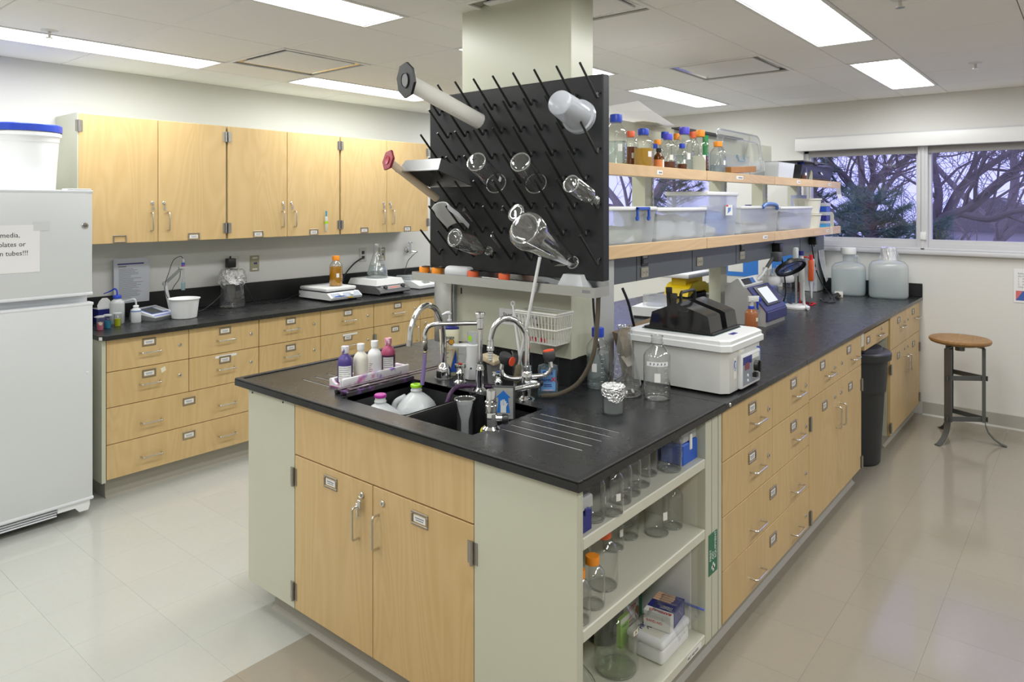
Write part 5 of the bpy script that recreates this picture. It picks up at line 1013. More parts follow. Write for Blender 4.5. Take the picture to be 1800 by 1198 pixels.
# the two hot plates
q = thing('stirring_hot_plate', 'white stirring hot plate with two white knobs, carrying the orange-capped bottle', 'hot plate', (3.14, 4.32, ZB), 2)
HPW = pm('hotplate_white', (.74,.75,.76), .35)
obj('feet', B().box(.02,.27,.03,.36,0,.014), BLACKP, q); obj('base', B().prism([(0,.014),(-.006,.03),(.04,.062),(.38,.062),(.38,.014)], 0, .294, 'x'), HPW, q)
obj('control_panel', B().add([(.02,-.0062,.0295),(.285,-.0062,.0295),(.285,.0335,.0565),(.02,.0335,.0565)], [(0,1,2,3)]).mv(0,-.001,.0015), pm('panel_greyblue', (.38,.43,.50), .4), q, 0); obj('panel_swoosh', B().add([(.03,-.0015,.034),(.15,-.0015,.034),(.10,.008,.0408),(.04,.004,.038)], [(0,1,2,3)]).mv(0,-.002,.0028), BLUEP, q, 0); obj('warning_sticker', B().box(.16,.20,-.0072,-.0056,.0195,.027), YELLOW, q, 0)
for x in (.10,.20): obj('knob', B().lathe([(.016,0),(.015,.014),(0,.015)], 18).rot('X', 55).mv(x, .012, .047), WPLAST, q)
obj('standoffs', B().box(.02,.27,.06,.36,.062,.072), DGREY, q); obj('top_plate', B().rbox(.0,.285,.05,.375,.072,.098,.010,2), HPW, q)
media_bottle('media_bottle', 'amber broth bottle with an orange cap on the first hot plate', (3.302, 4.475, ZB+.0985), .050, .225, ORANC, AMBERL, .66, mark=-110)
q = thing('stirring_hot_plate', 'grey and white hot plate with two black knobs, carrying the water flask', 'hot plate', (3.60, 4.32, ZB), 3)
GRB = pm('hotplate_grey', (.11,.11,.115), .4)
obj('feet', B().box(.04,.30,.04,.36,0,.012), BLACKP, q); obj('base', B().prism([(0,.012),(-.012,.022),(.0,.045),(.05,.068),(.40,.068),(.40,.012)], 0, .33, 'x'), GRB, q); obj('front_panel', B().add([(.05,-.0005,.046),(.30,-.0005,.046),(.30,.048,.068),(.05,.048,.068)], [(0,1,2,3)]).mv(0,-.001,.001), pm('hotplate_panel', (.24,.24,.24), .4), q, 0); obj('panel_print', B().add([(.13,.012,.0515),(.22,.012,.0515),(.22,.026,.058),(.13,.026,.058)], [(0,1,2,3)]).mv(0,-.001,.0016), pm('print_red', (.55,.12,.10), .5), q, 0)
for x in (.075,.265): obj('knob', B().lathe([(.019,0),(.017,.016),(0,.017)], 18).rot('X', 55).mv(x, .018, .058), BLACKP, q)
obj('top_plate', B().loft([[(.01,.045,.074),(.315,.045,.074),(.315,.385,.074),(.01,.385,.074)],[(.025,.06,.120),(.300,.06,.120),(.300,.37,.120),(.025,.37,.120)]]), WPLAST, q, 0); obj('heat_collar', B().box(.03,.295,.06,.37,.068,.074), DGREY, q)
q = thing('conical_flask', 'conical flask half full of water on the grey hot plate', 'flask', (3.765, 4.545, ZB+.1205)); obj('glass_body', B().lathe([(0,.003),(.07,0),(.084,.004),(.087,.016),(.082,.045),(.045,.165),(.033,.20),(.032,.272),(.036,.280)], 36), GLASST, q, 50); obj('water', B().lathe([(0,.005),(.082,.006),(.084,.016),(.079,.045),(.061,.100),(0,.100)], 32), WATER, q, 50); obj('print', B().add([(-.035,-.052,.10),(-.015,-.060,.10),(-.015,-.054,.122),(-.03,-.048,.122)], [(0,1,2,3)]), CARD, q, 0)
q = tag(obj('plate_cord', B().tube(spline([(3.62,4.72,.96),(3.60,4.78,1.0),(3.64,4.80,1.06),(3.74,4.81,1.14),(3.85,4.82,1.185)], 7), .006, 8), BLACKP), 'black power cord from the grey hot plate up to the wall socket', 'cord')
q = thing('balance', 'low white balance with a clear cover beyond the hot plates', 'balance', (4.10, 4.40, ZB), 4); obj('base', B().prism([(0,.008),(0,.03),(.10,.065),(.30,.065),(.30,.008)], 0, .22, 'x'), WPLAST, q); obj('underside', B().box(.005,.215,.006,.295,0,.01), MIDGREY, q); obj('clear_cover', B().rbox(.01,.21,.12,.29,.066,.105,.008), CLEARPL, q); obj('display', B().add([(.09,.03,.0405),(.17,.03,.0405),(.17,.07,.0545),(.09,.07,.0545)], [(0,1,2,3)]).mv(0,-.0005,.0012), pm('balance_lcd', (.2,.24,.22), .3), q, 0)
q = thing('hanging_pipette', 'small tube with a blue and green tip taped to the middle cupboard door', 'tube', (3.222, 4.4985, 1.50)); obj('tube', B().lathe([(0,-.075),(.007,-.07),(.011,-.02),(.012,.03),(.009,.045)], 16, (0,-.013,0)), FROST, q, 50); obj('blue_tip', B().lathe([(.005,.04),(.006,.085),(0,.088)], 12, (0,-.013,0)), TEAL, q); obj('green_band', B().lathe([(.0112,-.012),(.0122,.008)], 16, (0,-.013,0)), LIME, q)

# ================================================================ reagent shelves along the middle of the island
YS, YK = 1.58, 1.92
t = thing('reagent_shelves', 'two-tier maple-edged reagent shelving standing along the middle of the island', 'shelving')
SH = pm('shelf_laminate', (.62,.61,.57), .5)
secs = [2.46, 3.536, 4.563, 5.373, 6.093]
for zb, zt in ((1.763,1.815), (1.403,1.461)):
    for a, c in zip(secs, secs[1:]):
        bd = obj('shelf_board', B().box(a+.003, c-.003, YS+.02, YK if zt > 1.6 else 2.06, zt-.030, zt-.012), SH, t); obj('front_lip', B().rbox(a+.003, c-.003, YS, YS+.019, zb, zt, .002, 1), SHELFWOOD, bd, 0); obj('under_bracket', B().box(a+.02, c-.02, YS+.10, YS+.112, zt-.045, zt-.030), SH, bd)
POSTX = [3.425, 4.42, 5.166, 5.95]
for k, x in enumerate(POSTX): 
    p = obj('upright_post', B().box(x-.05, x+.05, 1.86, 1.94, .9145 if k in (1,) else 1.28, 1.80), CASE, t); obj('slotted_strip', B().box(x+.022, x+.034, 1.8545, 1.86, 1.46, 1.78), NICKEL, p)
    for j in range(10): obj('slot', B().box(x+.0265, x+.0295, 1.854, 1.8545, 1.475+.03*j, 1.490+.03*j), INK, p)
obj('back_panel', B().box(2.62, 5.40, 1.895, 1.905, 1.805, 2.075), CASE, t)
rw = obj('power_raceway', B().box(2.645, 6.06, 1.70, 1.84, 1.268, 1.402), RACE, t)
for x in (3.002, 3.613, 4.227, 4.888, 5.45): obj('cover_joint', B().box(x-.003, x+.003, 1.6985, 1.70, 1.268, 1.402), DGREY, rw)
obj('end_tower', B().rbox(6.07, 6.255, 1.76, 1.90, .9145, 1.402, .004, 1), pm('tower_white', (.62,.64,.64), .4), t)
IVO = pm('ivory_socket', (.58,.55,.44), .45)
for k, (x, z, kind) in enumerate(((3.075,1.362,0), (3.075,1.305,1), (3.700,1.318,1), (4.318,1.368,0), (4.318,1.318,2), (4.93,1.33,1))):
    q = thing('raceway_outlet', ['black breaker switch on the grey raceway above the water bath', 'ivory double outlet below the black breaker on the raceway', 'ivory double outlet on the second raceway cover', 'black breaker on the raceway above the colony counter', 'round ivory outlet pair above the colony counter', 'ivory outlet behind the pipette stand plugs'][k], 'outlet', (x, 1.6995, z), 0, 'outlets on the grey raceway')
    if kind == 0: obj('frame', B().rbox(-.032,.032,-.006,0,-.026,.026,.002,1), BLACKP, q); obj('rocker', B().rbox(-.024,.024,-.010,-.006,-.014,.010,.002,1), MIDGREY, q); obj('switch_label', B().box(-.022,.022,-.007,-.006,.013,.023), GREYPL, q)
    else:
        obj('plate', B().rbox(-.036,.036,-.006,0,-.025,.025,.003,1), IVO, q)
        for s_ in (-1,1): obj('receptacle', B().lathe([(.014,0),(.014,.002),(0,.002)], 16).rot('X', 90).mv(s_*.017,-.006,0), IVO, q); obj('slots', B().box(s_*.017-.005,s_*.017-.0035,-.0086,-.008,-.004,.005).box(s_*.017+.0035,s_*.017+.005,-.0086,-.008,-.004,.005), INK, q)
for x, z, w_ in ((2.98,1.787,.055), (3.93,1.790,.10), (5.0,1.79,.07), (5.75,1.789,.06), (4.35,1.432,.08), (5.70,1.432,.06)): obj('shelf_label', B().box(x, x+w_, YS-.0012, YS-.0004, z-.009, z+.011), CARD, t); obj('shelf_label_print', B().box(x+w_*.3, x+w_*.9, YS-.0016, YS-.0012, z-.003, z+.004), GREYINK, t)
for x in (5.80, 5.84): obj('tape_strip', B().box(x, x+.022, YS-.0018, YS-.0006, 1.402, 1.464), CREAM, t)

# ---- bottles on the top shelf
ZS = 1.8035
def sb(lab, p, r, h_, cap, liq=None, fill=.5, **k): return media_bottle('media_bottle', lab, p, r, h_, cap, liq, fill, 'media bottles on the top shelf', **k)
sb('tall clear bottle with a blue cap next to the edge of the peg board', (2.763, 1.670, 1.804), .050, 0.236, BLUEC, WATER, .5)
sb('brown broth bottle with a red-orange cap, second on the top shelf', (3.011, 1.740, 1.804), .040, 0.185, REDOC, BROWNL, .60)
sb('round golden broth bottle with a blue cap in front on the top shelf', (2.978, 1.650, 1.804), .046, 0.188, BLUEC, YELLOWL, .52, mark=-110)
sb('small bottle with an orange cap behind the dark dropper bottle', (3.365, 1.780, 1.804), .034, 0.170, ORANC)
sb('small blue-capped bottle mostly hidden behind the golden broth bottle', (3.240, 1.730, 1.804), .026, 0.138, BLUEC, mark=False)
sb('blue-capped bottle in the back row of the top shelf', (3.507, 1.810, 1.804), .038, 0.225, BLUEC, mark=False)
sb('violet-capped bottle with a little brown broth, mid top shelf', (3.247, 1.660, 1.804), .042, 0.184, VIOLC, BROWNL, .26)
sb('orange-capped bottle in the back row behind the violet-capped pair', (3.670, 1.820, 1.804), .034, 0.229, ORANC, mark=False)
sb('tall clear bottle with a violet cap, highest of the middle top shelf', (3.557, 1.720, 1.804), .050, 0.248, VIOLC, WATER, .4)
sb('small blue-capped bottle with brown broth at the front edge', (3.355, 1.635, 1.804), .027, 0.141, BLUEC, BROWNL, .28)
sb('red-capped bottle in the back row beside the tall violet cap', (3.876, 1.820, 1.804), .036, 0.256, REDOC, mark=False)
sb('clear orange-capped bottle with brown broth beside the bookend', (3.758, 1.720, 1.804), .046, 0.249, ORANC, BROWNL, .42)
sb('clear orange-capped bottle right of the bookend on the top shelf', (3.862, 1.660, 1.804), .044, 0.188, ORANC, WATER, .3, mark=-100)
q = thing('dropper_bottle', 'small amber bottle with a black cap and white label among the media bottles', 'bottle', (3.097, 1.632, 1.804), 0)
obj('glass_body', B().lathe([(0,.002),(.023,0),(.025,.004),(.025,.062),(.022,.070),(.011,.082),(.011,.09)], 24), glassy('amber_glass', (.42,.17,.03), (.2,.07,.01), milk=.35, milkcol=(.28,.10,.02)), q, 50); obj('cap', B().cyl(.013,.088,.106,18), BLACKP, q)
obj('label', B().lathe([(.0254,.006),(.0254,.050)], 24), pm('label_orange', (.75,.25,.08), .5), q); obj('label_panel', B().add([(.0256*math.cos(a),.0256*math.sin(a),z) for z in (.006,.050) for a in [math.radians(-105+13*i) for i in range(6)]], [(i,i+1,i+7,i+6) for i in range(5)]), CARD, q, 0)
q = thing('green_tube', 'green-capped tube standing at the back beside the bookend', 'tube', (4.005, 1.800, 1.804)); obj('tube', B().lathe([(0,.001),(.014,0),(.014,.12)], 16), CLEARPL, q, 50); obj('cap', B().cyl(.017,.12,0.246,16), pm('cap_green', (.02,.40,.10), .4), q)
for lab, p in (('pale grey arched steel bookend beside the orange-capped bottle', (3.560, 1.600, 1.804)), ('pale arched bookend in front of the dark bin at the end of the top shelf', (5.413, 1.600, 1.804))):
    q = thing('bookend', lab, 'bookend', p, 0, 'arched steel bookends on the shelves')
    obj('plate', B().prism([(0,0),(.12,0),(.12,.095),(.03,.095),(.010,.087),(0,.066)], 0, .003, 'x'), CASEIN, q, 0); obj('tongue', B().box(-.09,.003,.02,.10,0,.002), CASEIN, q, 0)
# ---- boxes and bins on the top shelf
def tote(name, lab, x0, x1, y0, y1, z0, h_, lid=WPLAST, body=None, group=None, inner=None, tp=.012, lidh=.018, cat='storage bin'):
    q = thing(name, lab, cat, (x0, y0, z0), 0, group); W, D = x1-x0, y1-y0
    obj('bin_body', B().loft([[(tp,tp,0),(W-tp,tp,0),(W-tp,D-tp,0),(tp,D-tp,0)],[(0,0,h_-lidh),(W,0,h_-lidh),(W,D,h_-lidh),(0,D,h_-lidh)],[(-.004,-.004,h_-lidh),(W+.004,-.004,h_-lidh),(W+.004,D+.004,h_-lidh),(-.004,D+.004,h_-lidh)]], True, False), body or CLEARPL, q, 0)
    if lid: obj('lid', B().rbox(-.008, W+.008, -.008, D+.008, h_-lidh, h_, .006, 2), lid, q)
    if inner:
        for i, (mt, fx0, fx1, fz, sd) in enumerate(inner):
            rn = random.Random(sd); n = 18; rings = []
            for s, z in ((.80,.004),(.97,.02),(1.0,fz*.45),(.93,fz*.75),(.6,fz*.95),(.2,fz)):
                rings.append([((fx0+fx1)/2*W+(fx1-fx0)/2*W*.92*s*max(-1,min(1,1.25*math.cos(a)))*(1+rn.uniform(-.12,.04)), D/2+D*.42*s*max(-1,min(1,1.25*math.sin(a)))*(1+rn.uniform(-.1,.04)), (z+rn.uniform(-.008,.008))*1 if z > .01 else z) for a in [2*PI*k/n for k in range(n)]])
            obj('contents', B().loft(rings), mt, q, 25)
    return q
BAGW = pm('crumpled_bag', (.62,.64,.66), .3, bump=.6, bscale=40); BAGG = pm('greenish_bag', (.46,.50,.42), .4, bump=.5, bscale=30); BLUEFILL = pm('blue_contents', (.14,.26,.62), .5, bump=.4, bscale=30); PALEFILL = pm('pale_contents', (.55,.56,.60), .5, bump=.4, bscale=30)
q = tote('plastic_bin', 'white plastic bin with a teal handle behind the leaning clear cover', 4.06, 4.50, 1.72, 1.88, ZS, .155, None, FROST, 'bins on the top shelf', [(BLUEFILL,.05,.95,.075,2)])
obj('handle', B().tube([(.23,-.006,.13),(.235,-.010,.105),(.33,-.010,.105),(.335,-.006,.13)], .006, 8), TEAL, q); obj('handle_boss', B().cyl(.012,0,.006,12).rot('X',90).mv(.23,0,.132), TEAL, q); obj('handle_boss', B().cyl(.012,0,.006,12).rot('X',90).mv(.335,0,.132), TEAL, q)
q = thing('plastic_cover', 'large clear storage cover standing on edge and leaning back on the top shelf', 'cover', (3.93, 1.662, ZS), 0, rot=(math.radians(-8),0,0)); LW, LH = .70, .285
def rrect(x0, x1, z0, z1, r, n=5): return [(x1-r+r*math.cos(a), z1-r+r*math.sin(a)) for a in [PI/2*i/n for i in range(n+1)]]+[(x0+r-r*math.sin(a), z1-r+r*math.cos(a)) for a in [PI/2*i/n for i in range(n+1)]]+[(x0+r-r*math.cos(a), z0+r-r*math.sin(a)) for a in [PI/2*i/n for i in range(n+1)]]+[(x1-r+r*math.sin(a), z0+r-r*math.cos(a)) for a in [PI/2*i/n for i in range(n+1)]]
CL2 = glassy('clear_lid_plastic', (.96,.97,.97), (.8,.82,.84), rough=.06, milk=.10, milkcol=(.8,.82,.84), gain=1.3)
obj('panel', B().prism(rrect(0,LW,0,LH,.06), 0, .003, 'y'), CL2, q); obj('rim', B().tube([(x,.001,z) for x, z in rrect(.004,LW-.004,.004,LH-.004,.058)], .0055, 8, closed=True), CL2, q); obj('inner_ridge', B().tube([(x,-.003,z) for x, z in rrect(.06,LW-.06,.05,LH-.05,.04)], .003, 6, closed=True), CL2, q)
q = tag(obj('wood_block', B().rbox(0, .34, 0, .05, 0, .036, .002, 1), pm('orange_wood', (.42,.19,.05), .5, var=.2, vscale=20)), 'orange-brown wooden block lying at the front of the top shelf', 'block'); q.location = (3.925, 1.606, 1.8165); q.rotation_euler = (0, math.radians(-3), math.radians(-3)); q.location.z = 1.816
q = tote('white_tub', 'tall white plastic tub right of the leaning clear cover on the top shelf', 4.76, 5.08, 1.62, 1.82, ZS, .135, None, MILKY, 'bins on the top shelf'); obj('inner_liner', B().box(.02,.30,.02,.18,.01,.12), pm('liner_white', (.74,.75,.80), .5), q)
media_bottle('media_bottle', 'small blue-capped bottle between the white tub and the dark bin', (5.281, 1.640, 1.804), .042, .135, BLUEC, BROWNL, .3, None, mark=-110)
q = thing('tip_bag', 'cream pointed bag standing up behind the white tub', 'bag', (4.86, 1.86, ZS)); obj('bag', B().loft([[(r*math.cos(a), r*.6*math.sin(a), z) for a in [2*PI*k/12 for k in range(12)]] for r, z in ((.055,0),(.06,.10),(.045,.18),(.022,.26),(.012,.31),(.016,.325))]), pm('cream_bag', (.66,.65,.52), .4, bump=.5, bscale=40), q)
q = tote('dark_bin', 'dark glossy plastic bin with an open lid at the end of the top shelf', 5.18, 5.98, 1.60, 1.86, ZS, .135, None, pm('dark_smoked_plastic', (.022,.020,.025), .12), 'bins on the top shelf', tp=.03); obj('lid', B().rbox(-.01,.81,-.01,.27,.135,.146,.004,1), pm('dark_lid', (.025,.023,.022), .15), q); obj('latch', B().rbox(.25,.33,-.014,.0,.126,.15,.004), pm('latch_smoke', (.06,.055,.05), .2), q); obj('tape_label', B().add([(.44,.0022,.07),(.50,.0048,.055),(.515,.004,.06),(.46,.001,.078)], [(0,1,2,3)]), CARD, q, 0)
# ---- papers and rods lying on top of the back panel
q = thing('roof_papers', 'large white sheets lying on the shelf back panel and hanging over its edge', 'papers', (3.02, 1.90, 2.078)); obj('sheet', B().loft([[(0,-.20,.060),(.10,-.22,.02),(.50,-.14,-.012),(.60,.10,.004),(.10,.22,.05)],[(0,-.20,.0606),(.10,-.22,.0206),(.50,-.14,-.0114),(.60,.10,.0046),(.10,.22,.0506)]]), THINP, q, 0); obj('sheet', B().loft([[(.30,-.06,.0),(.66,-.08,.006),(.70,.08,.010),(.34,.10,.0)],[(.30,-.06,.0006),(.66,-.08,.0066),(.70,.08,.0106),(.34,.10,.0006)]]), CREAM, q, 0); obj('box', B().box(-.28,-.12,-.10,.1,-.05,.06), CLEARPL, q)
q = tag(obj('black_strip', B().box(0, .95, -.03, .03, 0, .010), BLACKP), 'long black strip lying on top of the shelf back panel', 'strip'); q.location = (3.78, 1.88, 2.077)
# ---- bins on the lower shelf
ZL = 1.4495
def clip_handle(q, x, z, mt=BLUEP, s=.105, y=-.012):
    obj('handle', B().rbox(x-.006,x+.006,y-.006,y+.004,z-.028,z+.022,.002,1).rbox(x+s-.006,x+s+.006,y-.006,y+.004,z-.028,z+.022,.002,1).rbox(x-.006,x+s+.006,y-.006,y+.004,z+.010,z+.024,.002,1), mt, q)
    for k in (0,s): obj('handle_pivot', B().cyl(.011,0,.008,14).rot('X',90).mv(x+k,y+.004,z-.028), mt, q)
q = tote('storage_bin', 'clear bin with a white lid and blue clip handle beside the peg board, lower shelf', 2.55, 3.010, 1.605, 1.85, ZL, .178, group='clear storage bins on the lower shelf', inner=[(BAGG,.02,.98,.085,3),(BAGW,.1,.8,.05,4)]); clip_handle(q, .27, .152)
tote('storage_bin', 'clear bin stuffed with crumpled white bags, second on the lower shelf', 3.030, 3.570, 1.605, 1.85, ZL, .172, group='clear storage bins on the lower shelf', inner=[(BAGW,.02,.52,.135,5),(BAGW,.45,.98,.13,6)])
q = tote('storage_bin', 'tall clear bin with blue contents and a sticker on the lower shelf', 3.600, 4.02, 1.61, 1.85, ZL, .258, group='clear storage bins on the lower shelf', inner=[(BLUEFILL,.25,.97,.15,7),(BAGW,.02,.5,.08,8)], lidh=.022)
obj('sticker', B().box(.24,.335,-.0058,-.005,.125,.185), CARD, q); obj('sticker_print', B().add([(.265,-.0064,.135),(.305,-.0064,.15),(.312,-.0064,.17),(.27,-.0064,.168)], [(0,1,2,3)]), pm('sticker_blue', (.12,.25,.6), .5), q, 0); obj('sticker_corner', B().box(.242,.275,-.0062,-.0057,.175,.184), RED, q)
q = tote('storage_bin', 'clear bin with a blue arched lid handle on the lower shelf', 4.06, 4.70, 1.605, 1.85, ZL, .178, group='clear storage bins on the lower shelf', inner=[(BAGW,.02,.3,.08,9),(PALEFILL,.3,.9,.06,10)]); obj('handle', B().tube(spline([(.33,-.01,.168),(.37,-.014,.186),(.47,-.014,.19),(.56,-.014,.182),(.59,-.01,.158)], 5), .012, 10), pm('handle_blue', (.10,.20,.55), .4), q)
tote('storage_bin', 'clear bin with a white lid and pale sheets inside, right of the blue-handled bin', 4.74, 5.42, 1.605, 1.85, ZL, .172, group='clear storage bins on the lower shelf', inner=[(PALEFILL,.04,.96,.13,11)])
for k, (z, lab, h_) in enumerate(((ZL,'lower of two stacked white tubs at the end of the lower shelf',.115), (ZL+.116,'upper of two stacked white tubs at the end of the lower shelf',.115))):
    q = thing('white_tub', lab, 'tub', (5.62, 1.70, z), 0, 'stacked white tubs'); obj('tub', B().lathe([(0,0),(.082,0),(.086,.004),(.10,h_-.012),(.106,h_-.010),(.106,h_),(0,h_)], 36), pm('tub_cream', (.72,.71,.63), .4), q)
for k, (z, h_, mt, lab) in enumerate(((ZL,.055,pm('teal_box', (.05,.30,.60), .4),'blue based box lowest in the small stack at the shelf end'), (ZL+.056,.07,NAVY,'navy box in the small stack at the shelf end'), (ZL+.127,.07,BLUEP,'bright blue and white box on top of the small stack at the shelf end'))):
    q = thing('small_box', lab, 'box', (5.80, 1.61, z), 0, 'small boxes at the shelf end'); obj('base', B().rbox(0,.11,0,.10,0,h_*.62,.003,1), mt, q); obj('lid', B().rbox(-.002,.112,-.002,.102,h_*.62,h_,.003,1), FROST, q)
q = thing('bookend', 'pale arched bookend at the very end of the lower shelf', 'bookend', (5.97, 1.60, ZL), 0, 'arched steel bookends on the shelves'); obj('plate', B().prism([(0,0),(.12,0),(.12,.13),(.03,.13),(.010,.122),(0,.10)], 0, .003, 'x'), CASEIN, q, 0); obj('tongue', B().box(-.04,.003,.02,.10,0,.002), CASEIN, q, 0)
q = thing('tube_rack', 'rack of blue-capped tubes behind the lower shelf bins', 'rack', (5.10, 1.952, 1.6195)); obj('rack_frame', B().box(0,.62,0,.06,-.17,-.14).box(0,.012,0,.06,-.14,-.012).box(.608,.62,0,.06,-.14,-.012), GREYPL, q)
for k in range(14): obj('tube', B().cyl(.009,-.14,-.004,8,(.03+.043*k,.03,0)), FROST, q); obj('tube_cap', B().cyl(.013,-.004,.014,10,(.03+.043*k,.03,0)), NAVY, q)
q = thing('blue_card_box', 'pale blue box with a dark label standing behind the white tubs', 'box', (5.80, 1.80, ZL)); obj('carton', B().box(0,.14,0,.08,0,.26), pm('pale_blue_card', (.42,.46,.66), .5), q); obj('dark_label', B().box(.02,.12,-.0008,-.0002,.205,.235), NAVY, q)
q = thing('hanging_note', 'small white note hanging from the far end of the upper shelf', 'note', (5.95, YS-.001, 1.765)); obj('sheet', B().loft([[(0,0,0),(.13,0,0)],[(.01,-.004,-.05),(.14,-.004,-.05)],[(.02,-.012,-.085),(.15,-.012,-.08)]], False, False), PAPER, q, 0)

# ================================================================ on the right half of the island bench
ZB = .9145
media_bottle('media_bottle', 'tall blue-capped bottle of water with a yellow tape tag beside the column', (2.370, 1.516, 0.914), .046, .232, BLUEC, WATER, .60, mark=-165, note=(-55,.55,.645,.70,CREAM,2), neck=.40)
media_bottle('media_bottle', 'open clear bottle with a handwritten label in front of the water bath', (2.379, 1.261, 0.914), .050, .232, None, None, mark=-150, note=(-150,1.7,.55,.62,CARD,5), gl=GLASST, neck=.42)
q = thing('conical_flask', 'tall empty conical flask with a stir bar beside the water bath', 'flask', (2.350, 1.383, 0.914)); obj('glass_body', B().lathe([(0,.003),(.055,0),(.066,.004),(.068,.014),(.062,.05),(.038,.15),(.026,.205),(.024,.248),(.028,.256),(.029,.259)], 36), GLASST, q, 50); obj('mouth_ring', B().tube(arc((0,0,.259), .0285, 0, 360, 28, 'xy')[:-1], .0022, 5, closed=True), GLASSR, q); obj('base_ring', B().tube(arc((0,0,.004), .062, 0, 360, 32, 'xy')[:-1], .0025, 5, closed=True), GLASSR, q)
obj('stir_bar', B().tube([(.018,-.028,.009),(.040,-.010,.009)], .0045, 8), WPLAST, q); obj('stir_bar', B().tube([(-.012,-.002,.009),(.006,.006,.009)], .004, 8), WPLAST, q)
s = B()
for k in range(8):
    z = .03+.018*k; r = .067-.004*k*1.15; a0 = math.radians(165); s.add([(r*math.cos(a0),r*math.sin(a0),z),(r*math.cos(a0+.25),r*math.sin(a0+.25),z),(r*math.cos(a0+.25),r*math.sin(a0+.25),z+.002),(r*math.cos(a0),r*math.sin(a0),z+.002)], [(0,1,2,3)])
obj('scale_print', s, CARD, q, 0, kind='stuff')
q = thing('foil_beaker', 'small beaker of cloudy water with a crumpled foil cover', 'beaker', (2.114, 1.289, 0.914)); obj('cup', B().lathe([(0,.002),(.034,0),(.037,.004),(.037,.088),(.039,.092)], 32), GLASST, q, 50); obj('water', B().lathe([(0,.004),(.0345,.005),(.0355,.05),(0,.05)], 28), glassy('cloudy_water', (.85,.88,.88), (.6,.66,.66), milk=.45, milkcol=(.70,.74,.74)), q, 50)
rn = random.Random(11); n = 46; rings = []
for j, (r, z) in enumerate(((.004,.097),(.022,.096),(.038,.0965),(.042,.093),(.0415,.078),(.041,.066))):
    rings.append([((r+rn.uniform(-.0022,.0022))*math.cos(2*PI*k/n), (r+rn.uniform(-.0022,.0022))*math.sin(2*PI*k/n), z+rn.uniform(-.002,.002)-(.022*max(0,math.cos(2*PI*k/n-math.radians(225)))**3 if j == 5 else .01*max(0,math.cos(2*PI*k/n-math.radians(225)))**3 if j == 4 else 0)) for k in range(n)])
obj('foil_cover', B().loft(rings, True, False), FOIL, q, 0); obj('foil_corner', foil_b([(.002,.052),(.006,.064),(.008,.075)], 10, .003, 3).mv(.034,-.030,0), FOIL, q, 0)
# ---- water bath
q = thing('water_bath', 'pale grey laboratory water bath with a black gabled cover', 'water bath', (2.55, 1.062, ZB)); W, D = .36, .42
BATH = pm('bath_grey', (.62,.62,.60), .35); RIMM = pm('bath_rim_white', (.74,.75,.76), .3)
def cham(x0,x1,y0,y1,c): return [(x0+c,y0),(x1-c,y0),(x1,y0+c),(x1,y1-c),(x1-c,y1),(x0+c,y1),(x0,y1-c),(x0,y0+c)]
obj('feet', B().box(.03,.33,.03,.39,0,.008), BLACKP, q); obj('housing', B().prism(cham(0,W,0,D,.026), .008, .168, 'z'), BATH, q, 0)
obj('rim', B().loft([[(x,y,z) for x, y in cham(-o,W+o,-o,D+o,.030)] for o, z in ((.006,.166),(.014,.168),(.014,.190),(.008,.193),(.008,.206),(.002,.2115),(-.03,.2125))]), RIMM, q, 25)
obj('well_edge', B().prism(cham(.04,W-.035,.07,D-.035,.01), .210, .2145, 'z'), glassy('bath_glass', (.5,.6,.58), (.3,.4,.38), milk=.3, milkcol=(.25,.32,.31)), q, 0)
obj('rim_badge', B().box(.13,.18,.028,.048,.2125,.2135), NAVY, q, 0)
SMK = glassy('smoked_acrylic', (.06,.06,.06), (.03,.03,.03), ior=1.5, rough=.05, milk=.35, milkcol=(.035,.035,.037)); 
q2 = thing('bath_cover', 'black gabled plastic cover with a handle on the water bath', 'cover', (2.55, 1.062, ZB+.215))
def gable(x0, x1, front=.0):
    y0, y1, yp = .085, .355, .235; pr = [(y0,0),(y0+.012,.068),(y0+.03,.076),(yp,.112),(y1-.015,.068),(y1,0)]
    return B().prism(pr, x0, x1, 'x')
COV = pm('cover_black', (.014,.014,.015), .07); SEE = pm('cover_edge_black', (.012,.012,.012), .2)
obj('flange', B().rbox(.045,.325,.075,.375,0,.008,.003,1), SEE, q2); obj('shell', gable(.052,.165), COV, q2, 0); obj('shell', gable(.215,.318), COV, q2, 0)
obj('recess', B().prism([(.115,0),(.13,.058),(.235,.105),(.34,.060),(.352,0)], .165, .215, 'x'), COV, q2, 0)
obj('handle', B().tube([(.10,.235,.105),(.10,.235,.142),(.108,.235,.150),(.222,.235,.150),(.230,.235,.142),(.230,.235,.105)], .0065, 10), BLACKP, q2)
for lab, x, y, h_, r in (('tall smoked plastic thermometer stopper on the bath cover', .075, .275, .085, .013), ('short smoked plastic stopper in front on the bath cover', .070, .252, .062, .0155)):
    z = thing('cover_stopper', lab, 'stopper', (2.55+x, 1.062+y, ZB+.215+.085), 0, 'stoppers on the bath cover'); obj('cone', B().lathe([(0,0),(r*.62,0),(r*.85,h_*.7),(r,h_*.72),(r,h_),(r*.8,h_),(r*.6,h_*.5)], 20), glassy('smoked_plastic_%d' % (h_*1000), (.3,.29,.28), (.15,.15,.14), milk=.5, milkcol=(.10,.095,.09)), z, 50)
cb = obj('control_box', B().rbox(.105,.305,-.016,.004,.008,.142,.008,2), RIMM, q)
obj('control_face', B().box(.118,.292,-.0168,-.016,.020,.130), pm('control_greyblue', (.25,.28,.35), .4), cb); obj('control_header', B().box(.118,.205,-.0176,-.0166,.100,.130), NAVY, cb); obj('display', B().box(.138,.180,-.0182,-.0166,.078,.104), pm('display_red', (.22,.05,.07), .3), cb)
